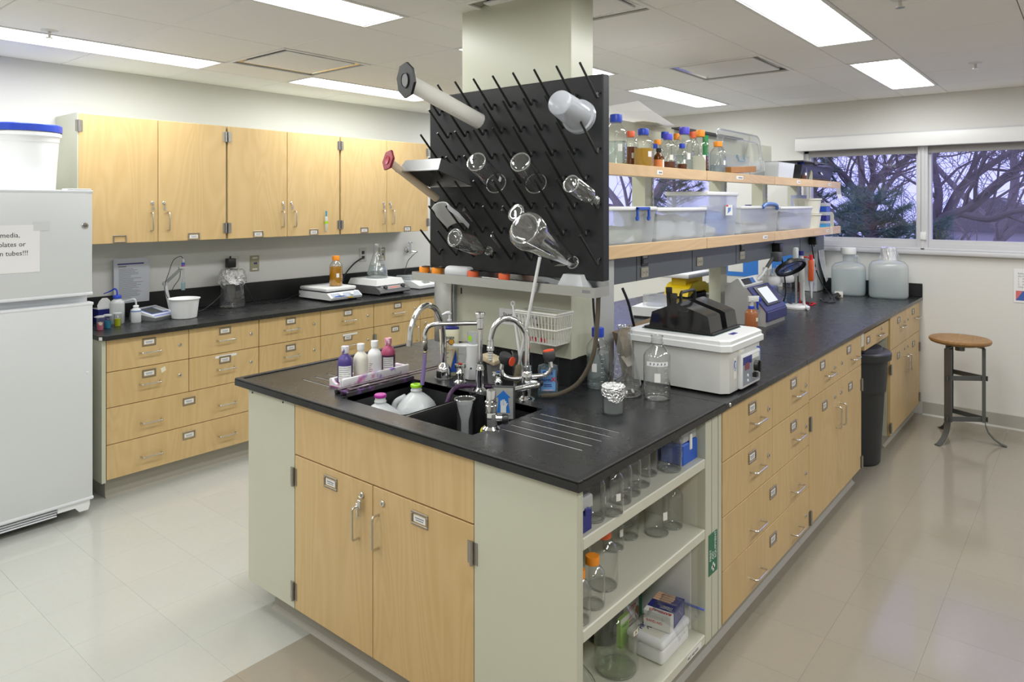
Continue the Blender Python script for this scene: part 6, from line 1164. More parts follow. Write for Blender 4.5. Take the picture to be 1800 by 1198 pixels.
obj('dial_recess', B().box(.208,.284,-.0176,-.0166,.032,.124), pm('recess_grey', (.36,.39,.38), .35), cb); obj('dial_label', B().box(.210,.282,-.0182,-.0172,.112,.128), CARD, cb); obj('dial_knob', B().lathe([(.022,0),(.020,.016),(0,.017)], 20).rot('X',90).mv(.245,-.0166,.08).box(.240,.250,-.040,-.03,.058,.102).box(.212,.235,-.034,-.0166,.040,.056), BLACKP, cb)
for z in (.055,.035): obj('button', B().lathe([(.006,0),(.005,.003),(0,.003)], 12).rot('X',90).mv(.165,-.0166,z), WPLAST, cb)
obj('blue_clip', B().rbox(.305,.318,-.012,.006,.06,.145,.004), BLUEP, q); obj('caution_label', B().box(.115,.165,-.0010,-.0002,.146,.166), CARD, q); obj('caution_mark', B().add([(.118,-.0016,.149),(.128,-.0016,.149),(.123,-.0016,.158)], [(0,1,2)]), YELLOW, q, 0)
obj('side_sticker', B().rbox(.064,.090,-.0014,-.0002,.055,.135,.003,1), CARD, q); obj('sticker_oval', B().lathe([(0,0),(.011,0),(.011,.0006),(0,.0006)], 20, sy=1.9).rot('X',90).mv(.077,-.0014,.105), pm('sticker_royal', (.02,.09,.45), .4), q, 0); obj('sticker_figure', B().box(.074,.083,-.0026,-.002,.098,.118).box(.07,.078,-.0026,-.002,.088,.098), CARD, q, 0)
# ---- behind the bath: cardboard and cords
q = thing('cardboard_sleeve', 'brown cardboard sleeve leaning behind the blue-capped bottle', 'cardboard', (2.60, 1.50, ZB), 0); CARDB = pm('brown_card', (.30,.225,.14), .7)
obj('panel', B().loft([[(0,0,.0),(.03,.06,.0),(.34,.05,.0),(.34,-.01,.0)],[(-.02,.02,.10),(.02,.08,.10),(.33,.07,.10),(.33,.0,.10)],[(-.05,.03,.185),(-.01,.085,.18),(.33,.08,.20),(.32,.02,.205)]], True, False), CARDB, q, 0); obj('flap', B().loft([[(-.06,-.02,.055),(.10,-.04,.060)],[(-.03,.03,.085),(.12,.01,.09)]], False, False), pm('pale_card', (.50,.46,.40), .7), q, 0)
for lab, pts, r in (('thick black cable dropping behind the cardboard sleeve', [(2.70,1.60,1.27),(2.72,1.58,1.20),(2.75,1.57,1.10),(2.80,1.56,.99),(2.90,1.54,.925)], .006), ('black cord hanging beside the column trough', [(2.40,1.56,1.30),(2.41,1.56,1.20),(2.43,1.555,1.08),(2.46,1.55,.98),(2.50,1.54,.925)], .005), ('black cord curling from the cardboard sleeve to the bath', [(2.46,1.50,.922),(2.55,1.515,.920),(2.75,1.52,.921),(2.95,1.50,.921),(3.05,1.48,.921)], .004)):
    tag(obj('black_power_lead', B().tube(spline(pts, 7), r, 8), BLACKP), lab, 'cord')
# ---- other half of the bench, seen under the shelves
q = thing('top_pan_balance', 'white balance with a clear draught ring on the far half of the bench', 'balance', (4.02, 2.02, ZB), 10); obj('base', B().prism([(0,.012),(0,.05),(.05,.068),(.27,.068),(.27,.012)], 0, .24, 'x'), WPLAST, q); obj('underside', B().box(.01,.23,.01,.26,0,.014), DGREY, q); obj('pan', B().cyl(.062,.070,.076,28,(.13,.15,0)), STEEL, q); obj('draught_ring', B().lathe([(.085,.068),(.085,.135),(.083,.135)], 32, (.13,.15,0)), CLEARPL, q, 50)
q = thing('yellow_rocker', 'yellow rocking shaker with a white tray on the far half of the bench', 'shaker', (5.02, 2.40, ZB), 0); 
obj('foot', B().box(.02,.38,.02,.18,0,.015), BLACKP, q); obj('yellow_base', B().prism([(0,.012),(.02,.07),(.08,.105),(.20,.118),(.32,.105),(.38,.07),(.40,.012),(.36,.012),(.30,.04),(.10,.04),(.04,.012)], .0, .2, 'y'), YELLOW, q, 0); obj('column', B().box(.05,.35,.04,.16,.09,.150), YELLOW, q); obj('white_tray', B().rbox(-.02,.42,-.02,.24,.150,.188,.012,2), WPLAST, q)
for x in (.14,.30): obj('knob', B().lathe([(.022,.188),(.020,.21),(.012,.222),(0,.222)], 12, (x,.12,0)), BLACKP, q)
q = thing('clamp_bracket', 'small steel clamp bracket on the far wall seen under the raceway', 'bracket', (XW-.06, 3.42, 1.16)); obj('rail', B().box(.0,.055,-.02,.42,-.012,.012), STEEL, q); obj('clamp', B().box(-.05,.05,-.12,-.03,-.05,.0).rbox(-.06,.0,-.16,-.11,.02,.06,.006).tube([(-.03,-.05,0),(-.03,-.12,.045)], .012, 8), STEEL, q)
q = thing('wall_poster', 'blue and white poster on the far wall seen between the shelves and the colony counter', 'poster', (XW-.002, 2.30, .98)); obj('sheet', B().box(-.001,0,-.42,.36,0,.34), pm('poster_blue', (.04,.22,.70), .4), q); obj('poster_print', B().box(-.002,-.001,-.42,.36,.24,.30).box(-.002,-.001,-.1,.02,.0,.24).box(-.002,-.001,.16,.30,.04,.12), CARD, q)
q = thing('bubble_wrap', 'crumpled clear plastic wrap with blue pads on the far half of the bench', 'wrap', (5.30, 2.02, ZB)); rn = random.Random(5); obj('heap', B().loft([[((r+rn.uniform(-.03,.03))*1.5*math.cos(2*PI*k/20), (r+rn.uniform(-.03,.03))*math.sin(2*PI*k/20), max(0,z+rn.uniform(-.02,.02)) if z else 0) for k in range(20)] for r, z in ((.20,0),(.21,.03),(.17,.07),(.10,.11),(.03,.125))]), glassy('wrap_plastic', (.8,.83,.9), (.6,.65,.8), milk=.4, milkcol=(.5,.55,.72)), q, 20); obj('blue_pad', B().rbox(-.18,-.05,-.12,.02,.02,.09,.01).rbox(.06,.16,-.16,-.04,.01,.10,.01), pm('pad_blue', (.10,.18,.55), .5), q)
for lab, x, y in (('glass jar with a white foam top, left of the pair behind the colony counter', 5.02, 1.78), ('glass jar with a white foam top, right of the pair behind the colony counter', 5.25, 1.76)):
    q = thing('foam_top_jar', lab, 'jar', (x, y, ZB), 0, 'foam-topped jars'); obj('glass_body', B().lathe([(0,.002),(.058,0),(.06,.004),(.06,.14),(.05,.16)], 28), GLASS, q, 50); obj('foam_top', B().lathe([(0,.155),(.075,.155),(.08,.165),(.08,.20),(.07,.215),(0,.215)], 32), WPLAST, q)
    for k in range(4): obj('tube_port', B().cyl(.009,.215,.26+.012*(k % 2),10,(.035*math.cos(k*1.6),.035*math.sin(k*1.6),0)), FROST, q)
q = thing('colony_counter', 'grey and blue colony counter with a lit window and magnifier arm', 'counter', (4.15, 1.49, ZB)); CCG = pm('counter_grey', (.40,.40,.39), .45); CCB = pm('counter_blue', (.032,.037,.14), .4)
obj('housing', B().prism([(.0,0),(.0,.085),(.115,.222),(.135,.221),(.172,.274),(.25,.222),(.25,0)], 0, .33, 'x'), CCG, q, 0)
sl = Matrix.Translation((0,.0,.085)) @ Matrix.Rotation(math.atan2(.137,.115), 4, 'X')
obj('blue_front', B().rbox(-.004,.334,-.014,.0,.03,.088,.004,1), CCB, q); bf = obj('blue_panel', B().rbox(-.004,.334,-.004,.178,.0,.012,.004,1).xf(sl), CCB, q)
obj('stage_frame', B().rbox(.05,.28,.03,.165,.012,.020,.006,2).xf(sl), DGREY, bf); obj('lit_window', B().box(.085,.245,.045,.150,.020,.0215).xf(sl), emit('light_table', (.78,.82,1.0), 1.15), bf)
st = Matrix.Translation((0,.135,.222)) @ Matrix.Rotation(math.atan2(.053,.037), 4, 'X'); obj('top_plate', B().box(.0,.33,.004,.06,.0,.004).xf(st), GREYPL, q); obj('readout', B().box(.03,.15,.012,.052,.004,.006).xf(st), BLACKP, q); obj('readout_window', B().box(.155,.215,.015,.05,.004,.006).xf(st), pm('readout_blue', (.03,.11,.38), .3), q)
obj('lens_arm', B().tube([(.27,.15,.245),(.30,.13,.275),(.375,.11,.345)], [.011,.010,.010], 10), GREYPL, q); obj('arm_collar', B().tube([(.345,.118,.318),(.43,.095,.40)], .012, 10), DGREY, q); obj('lens_yoke', B().rbox(.40,.47,.06,.115,.355,.415,.008), DGREY, q)
lm = Matrix.Translation((.50,.02,.315)) @ Matrix.Rotation(math.radians(-32), 4, 'X') @ Matrix.Rotation(math.radians(18), 4, 'Y'); obj('magnifier_ring', B().lathe([(.088,-.012),(.098,-.012),(.100,.006),(.092,.014),(.084,.012),(.084,-.010)], 36).xf(lm), BLACKP, q); obj('lens', B().lathe([(0,-.006),(.06,-.003),(.084,0),(.06,.005),(0,.008)], 32).xf(lm), glassy('magnifier_glass', (.75,.78,.95), (.6,.65,.9), gain=2.0, base=.1), q, 50); obj('lens_tube', B().box(-.008,.008,-.07,.07,.008,.012).xf(lm), pm('lens_strip', (.6,.65,.9), .3), q)
q = thing('spray_bottle', 'orange-tinted spray bottle with a blue trigger in front of the colony counter', 'spray bottle', (4.055, 1.540, .9145), -35); SPO = glassy('orange_tint_plastic', (.80,.42,.22), (.6,.28,.12), milk=.40, milkcol=(.86,.40,.19))
obj('body', B().lathe([(0,.001),(.034,0),(.036,.004),(.036,.085),(.033,.098),(.018,.112),(.016,.118)], 28), SPO, q, 50); obj('collar', cap_b(.018,.018,.114,18), BLUEC, q); obj('neck', B().lathe([(.014,.13),(.012,.15),(.016,.165),(.012,.172),(0,.172)], 16), GREYPL, q); obj('head', B().loft([[(x,y*s,z+.168) for y, z in ((-.012,-.012),(.012,-.012),(.014,.008),(.008,.02),(-.008,.02),(-.014,.008))] for x, s in ((-.022,.6),(-.008,1),(.018,1),(.036,.8),(.05,.6))]), pm('spray_grey', (.62,.63,.60), .4), q); obj('trigger', B().tube([(.036,0,.165),(.044,0,.145),(.040,0,.125),(.046,0,.108)], [.007,.008,.006,.004], 10).rbox(.044,.062,-.010,.010,.155,.182,.004), BLUEC, q); obj('tape_label', B().add([(.037*math.cos(a),.037*math.sin(a),z) for z in (.045,.066) for a in [math.radians(-80+16*i) for i in range(6)]], [(i,i+1,i+7,i+6) for i in range(5)]), CREAM, q, 0)
# ---- pipettes, stands, cords, adapter at the far end
q = thing('pipette_stand', 'white pipette stand with a tall pole and one grey pipette', 'stand', (5.06, 1.605, .9145)); obj('base', B().lathe([(0,0),(.09,0),(.09,.012),(.07,.022),(0,.024)], 32), WPLAST, q); obj('pole', B().cyl(.008,.02,.36,12), STEEL, q); obj('carousel', B().rbox(-.05,.05,-.05,.05,.31,.345,.012), DGREY, q); obj('cradle', B().rbox(-.02,.03,-.01,.02,.22,.42,.008), GREYPL, q)
pz = B().lathe([(.004,.02),(.008,.03),(.010,.14),(.017,.15),(.019,.25),(.021,.29),(.014,.30),(.014,.33),(0,.335)], 16, (-.045,-.05,.04)); obj('pipette', pz, GREYPL, q); obj('plunger', B().cyl(.017,.33,.36,14,(-.045,-.05,.04)), NAVY, q)
q = thing('orange_pipette', 'orange pipette hanging on a thin red wire stand', 'pipette', (5.27, 1.605, .9145)); obj('wire_stand', B().tube([(-.03,.03,.34),(-.03,.03,.004),(-.03,-.05,.004),(.07,-.05,.004),(.07,.03,.004),(-.03,.03,.004)], .005, 8), RED, q); obj('hook', B().tube([(-.03,.03,.34),(-.03,-.02,.345),(-.03,-.05,.33)], .005, 8), RED, q); obj('body', B().rbox(-.052,-.012,-.065,-.03,.175,.325,.010,2), pm('pipette_orange', (.62,.10,.02), .4), q); obj('stem', B().tube([(-.032,-.048,.18),(-.036,-.052,.11),(-.050,-.058,.055)], [.010,.008,.004], 10), FROST, q); obj('plunger', B().cyl(.012,.32,.362,12,(-.032,-.048,0)), RED, q); obj('side_clip', B().rbox(-.008,.018,-.06,-.035,.16,.33,.005), FROST, q)
q = thing('hanging_bag', 'pale plastic bag tapering to a tip in the red wire stand', 'bag', (5.345, 1.585, .944)); obj('bag', B().loft([[(r*math.cos(a)*1.0, r*.35*math.sin(a), z) for a in [2*PI*k/16 for k in range(16)]] for r, z in ((.006,0),(.012,.03),(.045,.12),(.065,.20),(.068,.235))], True, False), glassy('bag_plastic', (.75,.76,.9), (.6,.62,.8), milk=.5, milkcol=(.56,.57,.74), rough=.15), q, 30); obj('seal', B().box(-.068,.068,-.018,-.015,.212,.222), pm('seal_red', (.6,.15,.2), .4), q)
q = thing('power_adapter', 'small white power adapter with a black cord near the carboys', 'adapter', (5.833, 1.496, 0.914), 15); obj('case', B().rbox(0,.13,0,.06,0,.035,.004), pm('adapter_white', (.72,.70,.64), .4), q); obj('plug', B().tube([(-.06,.04,.03),(-.012,.04,.022),(.0,.04,.018)], [.016,.016,.010], 10), BLACKP, q); obj('socket_mark', B().box(-.0008,0,.015,.045,.006,.022), DGREY, q)
for lab, pts in (('loose black cord looping on the bench before the adapter', [(5.62,1.60,.922),(5.50,1.55,.920),(5.44,1.50,.920),(5.50,1.47,.920),(5.62,1.50,.921),(5.74,1.54,.93),(5.80,1.545,.945)]), ('black cord falling from the raceway plug to the adapter', [(5.70,1.69,1.33),(5.72,1.68,1.22),(5.74,1.66,1.10),(5.76,1.62,1.0),(5.78,1.58,.94),(5.70,1.55,.921)]), ('black cord coiled at the foot of the pipette stand', [(5.05,1.66,.95),(5.10,1.60,.921),(5.22,1.57,.920),(5.34,1.60,.920),(5.30,1.66,.921),(5.18,1.64,.921)]), ('black cable hanging down behind the pipette stand', [(4.93,1.69,1.33),(4.98,1.68,1.28),(5.05,1.68,1.12),(5.10,1.69,1.0),(5.12,1.72,.925)]), ('grey bent pipe rising in front of the pipette stand', [(4.98,1.50,.925),(5.03,1.53,.925),(5.06,1.55,.95),(5.07,1.56,1.05),(5.07,1.56,1.20)])):
    tag(obj('bench_cord', B().tube(spline(pts, 7), .005 if 'grey' not in lab else .009, 8), BLACKP if 'grey' not in lab else GREYPL), lab, 'cord' if 'grey' not in lab else 'pipe')
for lab, x, z in (('black plug adapter on the raceway above the pipette stand', 4.88, 1.34), ('black plug adapter at the far end of the raceway', 5.68, 1.355)):
    q = thing('plug_adapter', lab, 'plug', (x, 1.6985, z), 0, 'black plugs on the raceway'); obj('case', B().rbox(-.03,.03,-.055,0,-.03,.03,.005), BLACKP, q); obj('strain_relief', B().tube([(.0,-.03,-.03),(.0,-.032,-.045)], .006, 8), BLACKP, q)
# carboys
CARB = glassy('carboy_plastic', (.92,.95,.95), (.85,.88,.88), rough=.2, milk=.50, milkcol=(.95,.97,.97), tl_=.5); CWAT = glassy('carboy_water', (.80,.90,.92), (.7,.8,.82), milk=.5, milkcol=(.84,.92,.94), tl_=.5)
def sq(r, z, p=.55, n=40, sx=1, sy=1): return [(r*sx*abs(math.cos(a))**p*math.copysign(1,math.cos(a)), r*sy*abs(math.sin(a))**p*math.copysign(1,math.sin(a)), z) for a in [2*PI*k/n for k in range(n)]]
for lab, p, r, hh, fill, foil, ph in (('carboy of water with a white ribbed screw cap by the window', (6.085,1.52,ZB), .125, .255, .95, False, .385), ('carboy half full of water with a foil-wrapped neck at the bench end', (6.10,1.235,ZB), .138, .285, .58, True, .385)):
    q = thing('carboy', lab, 'carboy', p, 12, 'water carboys by the window')
    obj('body', B().loft([sq(r*.9,0),sq(r*.97,.006),sq(r,.02),sq(r,hh*.80),sq(r*.97,hh*.88),sq(r*.82,hh*.96),sq(r*.55,hh,.8),sq(r*.33,hh+.01,1),sq(r*.33,hh+.05,1)]), CARB, q, 50)
    obj('water', B().loft([sq(r*.9,.006),sq(r*.97,.02),sq(r*.97,hh*.80*fill),]), CWAT, q, 50)
    obj('handle', B().tube(spline([(.03,-.03,hh+.035),(.055,-.045,hh+.045),(.085,-.062,hh+.04),(.095,-.07,hh),(.095,-.07,hh-.02)], 5), .013, 10), CARB, q)
    if foil: obj('foil_wrap', foil_b([(.004,.392),(.040,.390),(.052,.38),(.054,.35),(.056,.32),(.062,.285),(.066,.27)], 40, .005, 13), FOIL, q, 0)
    else: obj('cap', cap_b(.058,.052,hh+.078-.01,20), WPLAST, q); obj('neck', B().cyl(.043,hh+.04,hh+.075,28), CARB, q)
q = thing('hanging_sheet', 'long white sheet of instructions hanging on the grey end tower', 'paper', (6.09, 1.758, .99)); obj('sheet', B().loft([[(0,-.002,.32),(.16,-.002,.32)],[(.005,-.01,.20),(.17,-.008,.20)],[(.02,-.03,.10),(.19,-.02,.10)],[(.06,-.05,0),(.20,-.03,.02)]], False, False), PAPER, q, 0)
s = B()
for k in range(12): s.box(.03,.14,-.0125,-.0115,.21+.008*k,.2125+.008*k)
obj('text_lines', s, GREYPL, q, 0, kind='stuff')
obj('clip', B().box(.04,.055,-.006,.0,.315,.355), INK, q)
# ================================================================ right wall: stool, bin, poster
q = thing('stool', 'old metal stool with a round worn wooden seat by the window wall', 'stool', (5.77, .72, 0)); ST = pm('stool_steel', (.13,.135,.135), .42, .6)
obj('seat', B().lathe([(0,.672),(.165,.672),(.180,.678),(.188,.690),(.186,.702),(.176,.708),(.12,.706),(.06,.703),(0,.702)], 48), OAK, q)
obj('seat_plate', B().cyl(.115,.660,.672,28), ST, q); obj('screw_socket', B().cyl(.03,.62,.66,16), ST, q)
import itertools
A3 = [math.radians(158), math.radians(275), math.radians(34)]; R0 = .150
def lp(a, r, z): return (r*math.cos(a), r*math.sin(a), z)
for a in A3:
    m = Matrix.Rotation(a, 4, 'Z')
    obj('leg', B().box(R0-.004,R0,-.022,.022,.145,.645).box(R0-.022,R0-.004,-.022,-.018,.145,.645).box(R0-.022,R0-.004,.018,.022,.145,.645).xf(m), ST, q, 0)
    obj('foot', B().loft([[(r,-w_,z),(r,w_,z),(r+.005,w_,z+.004),(r+.005,-w_,z+.004)] for r, w_, z in ((R0-.006,.021,.17),(R0-.004,.020,.12),(R0+.012,.018,.075),(R0+.045,.017,.035),(R0+.085,.018,.008),(R0+.115,.019,.001))]).xf(m), ST, q, 30)
    obj('seat_arm', B().tube([lp(a,R0-.006,.64), lp(a,R0-.012,.652), lp(a,.10,.656)], .008, 8), ST, q)
for z in (.165,.445):
    P3 = [lp(a,R0+.001,z) for a in A3]
    for i in range(3):
        a, b_ = Vector(P3[i]), Vector(P3[(i+1) % 3]); d = b_-a; m = Matrix.Translation(a) @ Matrix.Rotation(math.atan2(d.y,d.x), 4, 'Z'); obj('brace', B().box(-.012,d.length+.012,-.003,.003,-.016,.016).xf(m), ST, q, 0)
q = thing('waste_bin', 'tall black round waste bin under the knee-space drawer', 'bin', (4.90, 1.175, 0)); BINM = pm('bin_black', (.022,.024,.027), .42)
def fl(r, z, k=.0): return [(r*(1-k*(i % 4 == 0))*math.cos(2*PI*i/40), r*(1-k*(i % 4 == 0))*math.sin(2*PI*i/40), z) for i in range(40)]
obj('body', B().loft([fl(.125,0),fl(.135,.012),fl(.160,.46,.012),fl(.168,.462),fl(.178,.66),fl(.198,.662),fl(.200,.70),fl(.194,.705)]), BINM, q, 30); obj('lid', B().lathe([(.196,.705),(.190,.712),(.150,.715),(.145,.735),(.06,.742),(0,.742)], 40), pm('bin_lid', (.05,.052,.075), .4), q)
q = thing('wall_notice', 'white notice with a red and blue stripe on the right wall', 'notice', (XW-.002, .45, .925)); obj('sheet', B().box(-.001,0,-.30,0,0,.245), PAPER, q); obj('red_stripe', B().add([(-.0016,-.012,.015),(-.0016,-.012,.085),(-.0016,-.055,.085)], [(0,1,2)]), pm('stripe_red', (.65,.16,.16), .5), q, 0); obj('blue_stripe', B().add([(-.0016,-.012,.015),(-.0016,-.055,.085),(-.0016,-.29,.085),(-.0016,-.29,.015)], [(0,1,2,3)]), pm('stripe_deep_blue', (.05,.12,.42), .5), q, 0)
for k, s in enumerate(('Before you', 'the following', '1.   Why', '2.   What', '3.   do I', 'Only when')): text('lettering', s, .017, GREYINK, q, (-.0016, -.024, .205-.0195*k), (PI/2,0,-PI/2))

# ================================================================ bottles on the open shelves
Z1s, Z2s, Z3s = .7475, .5005, .1325
G1, G2 = 'clear bottles on the upper open shelf', 'clear bottles on the middle open shelf'
def ub(lab, p, r, h_, cap=None, g=G1, **k): return media_bottle('glass_bottle', lab, p, r, h_, cap, None, .5, g, gl=GLASS, **k)
ub('clear bottle nearest the front corner on the upper open shelf', (1.688, 1.096, 0.748), .0355, .150, mark=-60)
ub('clear bottle with a white patch, second from the corner on the upper shelf', (1.757, 1.076, 0.748), .0345, .150, mark=-115)
ub('clear bottle third from the corner on the upper open shelf', (1.841, 1.097, 0.747), .0345, .150, mark=False)
ub('clear bottle fourth from the corner on the upper open shelf', (1.910, 1.105, 0.747), .0345, .150, mark=False)
ub('clear bottle fifth from the corner on the upper open shelf', (1.987, 1.115, 0.747), .0345, .150, mark=False)
ub('clear bottle set far back behind the fifth on the upper open shelf', (2.084, 1.140, 0.748), .0345, .150, mark=False)
ub('graduated clear bottle next to the blue box on the upper open shelf', (2.168, 1.101, 0.748), .040, .140, mark=-60)
ub('clear bottle at the back behind the corner bottle', (1.728, 1.172, .7475), .034, .140, mark=False)
ub('small orange-capped bottle behind the navy tip box at the corner', (1.605, 1.205, .7475), .030, .125, ORANC, mark=False)
q = thing('tip_box', 'navy and clear pipette tip box at the front corner of the upper shelf', 'box', (1.5705, 1.062, .7475), 0); obj('base', B().rbox(0,.062,.0,.10,0,.062,.004,1), NAVY, q); obj('lid', B().rbox(-.002,.064,-.002,.102,.062,.098,.004,1), FROST, q); obj('latch', B().rbox(.02,.04,-.006,.0,.05,.07,.002,1), NAVY, q)
q = thing('tip_box', 'bright blue pipette tip box at the inner end of the upper shelf', 'box', (2.212, 1.075, Z1s)); obj('base', B().rbox(0,.115,0,.085,0,.072,.004,1), pm('tipbox_blue', (.01,.10,.55), .35), q); obj('lid', B().rbox(.002,.113,.002,.083,.072,.118,.006,1), FROST, q); obj('lid_top', B().rbox(.0,.115,.0,.085,.118,.124,.003,1), BLUEP, q); obj('hinge_clip', B().rbox(.05,.066,-.004,.002,.045,.10,.002,1), CARD, q)
ub('orange-capped clear bottle in front on the middle shelf', (1.694, 1.102, 0.500), .0365, .135, ORANC, G2, mark=False)
ub('orange-capped bottle cut by the corner panel on the middle shelf', (1.606, 1.090, .5005), .034, .135, ORANC, G2, mark=False)
ub('blue-capped bottle at the back corner of the middle shelf', (1.608, 1.175, .5005), .034, .150, BLUEC, G2, mark=False)
ub('tall red-capped bottle behind the orange-capped one on the middle shelf', (1.800, 1.133, 0.500), .045, .168, REDOC, G2, mark=False)
ub('clear bottle with a white patch in the back row of the middle shelf', (2.016, 1.229, 0.500), .036, .165, None, G2, mark=-100)
ub('clear bottle next along the back row of the middle shelf', (2.117, 1.232, 0.500), .036, .165, None, G2, mark=False)
ub('clear bottle third along the back row of the middle shelf', (2.195, 1.292, .5005), .036, .165, None, G2, mark=False)
ub('large clear bottle standing forward at the inner end of the middle shelf', (2.206, 1.170, 0.500), .043, .195, None, G2, mark=-110)
ub('red-capped clear bottle at the innermost end of the middle shelf', (2.285, 1.150, .5005), .036, .165, REDOC, G2, mark=False)
# ---- bottom shelf
GREENG = glassy('greenish_glass', (.975,.985,.965), (.74,.79,.70), gain=2.4, base=.02, milk=.02)
def bigjar(lab, p, r, h_, note):
    q = media_bottle('storage_jar', lab, p, r, h_, None, glassy('jar_residue', (.95,.97,.93), (.85,.88,.80), milk=.05, milkcol=(.7,.72,.62)), .10, 'big jars on the bottom shelf', mark=False, gl=GREENG, note=note, sh=.60, neck=.30, cat='jar'); return q
bigjar('large greenish glass jar with a taped label on the bottom shelf', (1.985, 1.199, 0.133), .072, .265, (-75,.9,.50,.56,CREAM,3))
bigjar('large glass jar with a taped label cut by the corner panel, bottom shelf', (1.640, 1.128, .1325), .062, .255, (-60,.9,.50,.57,CREAM,4))
q = thing('storage_jar', 'smoked jar behind the two big jars on the bottom shelf', 'jar', (2.091, 1.316, 0.133)); obj('glass_body', B().lathe([(0,.002),(.05,0),(.055,.005),(.055,.17),(.03,.21),(.03,.23)], 28), glassy('smoky_glass', (.6,.62,.6), (.4,.42,.4), milk=.12, milkcol=(.2,.2,.2)), q, 50)
q = thing('yellow_box', 'yellow carton standing behind the big jar', 'box', (2.167, 1.328, 0.133)); obj('carton', B().box(0,.05,0,.04,0,.16), pm('carton_yellow', (.62,.50,.03), .5), q); obj('print_band', B().box(-.0006,.05,-.0006,0,.05,.07), CARD, q)
q = thing('first_aid_box', 'white plastic first aid box with a rounded lid on the bottom shelf', 'first aid box', (2.075, 1.078, Z3s), 0); FW, FD = .205, .14
obj('base', B().rbox(.004,FW-.004,.004,FD-.004,0,.052,.012,3), WPLAST, q); ld = obj('lid', B().rbox(0,FW,0,FD,.050,.078,.013,3), WPLAST, q)
obj('label_panel', B().rbox(.022,.165,.020,FD-.018,.0778,.0784,.0002,1), pm('label_cream', (.74,.74,.66), .5), ld); text('lettering', 'FIRST AID', .024, NAVY, ld, (.030, FD-.045, .0786), (0,0,0), bold=.0006)
obj('handwriting', B().tube(spline([(.045,.078,.079),(.055,.086,.079),(.058,.072,.079),(.068,.080,.079),(.078,.070,.079),(.090,.078,.079),(.10,.068,.079),(.115,.072,.079)], 4), .0012, 4), INK, ld); text('label_logo', 'SWIFT', .010, RED, ld, (.075, .028, .0786), (0,0,0))
q = thing('bandage_box', 'blue and white adhesive bandage carton inside a clear zip bag', 'box', (2.14, 1.085, Z3s+.080), 6); BZ = .052
obj('carton', B().box(.03,.135,0,.095,0,BZ), NAVY, q); obj('white_end', B().box(0,.03,0,.095,0,BZ), CARD, q)
text('lettering', 'BAND-AID', .0165, RED, q, (.0215, .003, BZ+.0004), (0,0,PI/2), bold=.0006, sx=1.0); text('lettering', 'PLASTIC', .0115, CARD, q, (.047, .012, BZ+.0004), (0,0,PI/2)); text('lettering', 'STRIPS', .0115, CARD, q, (.058, .012, BZ+.0004), (0,0,PI/2))
for k in range(4): obj('finger_picture', B().rbox(.078+.014*k,.0905+.014*k,.030-.004*(k in (1,2)),.094,BZ+.0002,BZ+.0012,.0005,1), pm('print_skin', (.72,.45,.30), .5), q)
text('lettering', 'BAND-AID', .012, RED, q, (-.0004, .085, .018), (PI/2,0,-PI/2))
s = B()
for k in range(7): s.box(.045+.012*k,.049+.012*k,-.0006,-.0001,.01,.044)
obj('side_print', s, pm('print_paleblue', (.3,.32,.55), .5), q, 0, kind='stuff')
q = thing('zip_bag', 'clear zip bag with a blue seal around the bandage carton', 'bag', (2.12, 1.055, Z3s+.080), 6); rn = random.Random(9); rows = []
for i, x in enumerate([-.02+.02*k for k in range(12)]):
    rows.append([(x+rn.uniform(-.003,.003), y, z+rn.uniform(-.004,.004)) for y, z in ((-.018,.012-.012*(i > 8)),(.0,.045-.03*(i > 8)),(.03,.0595-.035*(i > 8)),(.09,.0595-.035*(i > 8)),(.13,.04-.022*(i > 8)))])
obj('film', B().add([p for r_ in rows for p in r_], [(i*5+j,i*5+j+1,(i+1)*5+j+1,(i+1)*5+j) for i in range(11) for j in range(4)]), glassy('bag_film', (.95,.96,.97), (.8,.83,.86), rough=.06, gain=2.2, base=.05), q, 0)
obj('blue_seal', B().tube([(.20,-.028,.012),(.202,.13,.014)], .004, 6), pm('seal_blue', (.12,.18,.62), .35), q)
q = thing('wipes_packet', 'bright green wipes packet standing behind the first aid box', 'packet', (2.075, 1.235, Z3s)); obj('pouch', B().loft([[(0,0,0),(.05,0,0),(.05,.02,0),(0,.02,0)],[(-.004,0,.10),(.054,0,.10),(.054,.012,.10),(-.004,.012,.10)]]), LIME, q, 0); obj('header', B().box(-.004,.054,-.0012,-.0002,.082,.098), CARD, q); text('lettering', 'TWIST', .013, INK, q, (.004,-.0016,.066))
q = thing('antiseptic_packet', 'pink and white antiseptic packet behind the first aid box', 'packet', (2.135, 1.245, Z3s), 4); obj('pouch', B().box(0,.09,0,.015,0,.115), pm('packet_white', (.66,.68,.64), .5), q); obj('pink_badge', B().rbox(.008,.062,-.0012,-.0002,.088,.102,.003,1), pm('badge_pink', (.62,.12,.20), .5), q); text('lettering', 'ANTISEPTIC', .009, CARD, q, (.010,-.0016,.092)); obj('red_print', B().box(.01,.05,-.0008,-.0002,.066,.069).box(.01,.045,-.0008,-.0002,.052,.055).box(.01,.04,-.0008,-.0002,.038,.041), RED, q); obj('picture', B().lathe([(0,0),(.016,0),(.016,.0008),(0,.0008)], 18, sy=1.3).rot('X',90).mv(.073,-.0002,.065), pm('picture_brown', (.30,.14,.08), .5), q, 0)
q = thing('green_carton', 'dark green carton at the back of the bottom shelf', 'carton', (2.13, 1.28, Z3s), 0); obj('box', B().box(0,.17,0,.10,0,.15), GREEN, q); text('lettering', '3M', .03, CARD, q, (.03,-.0008,.118))
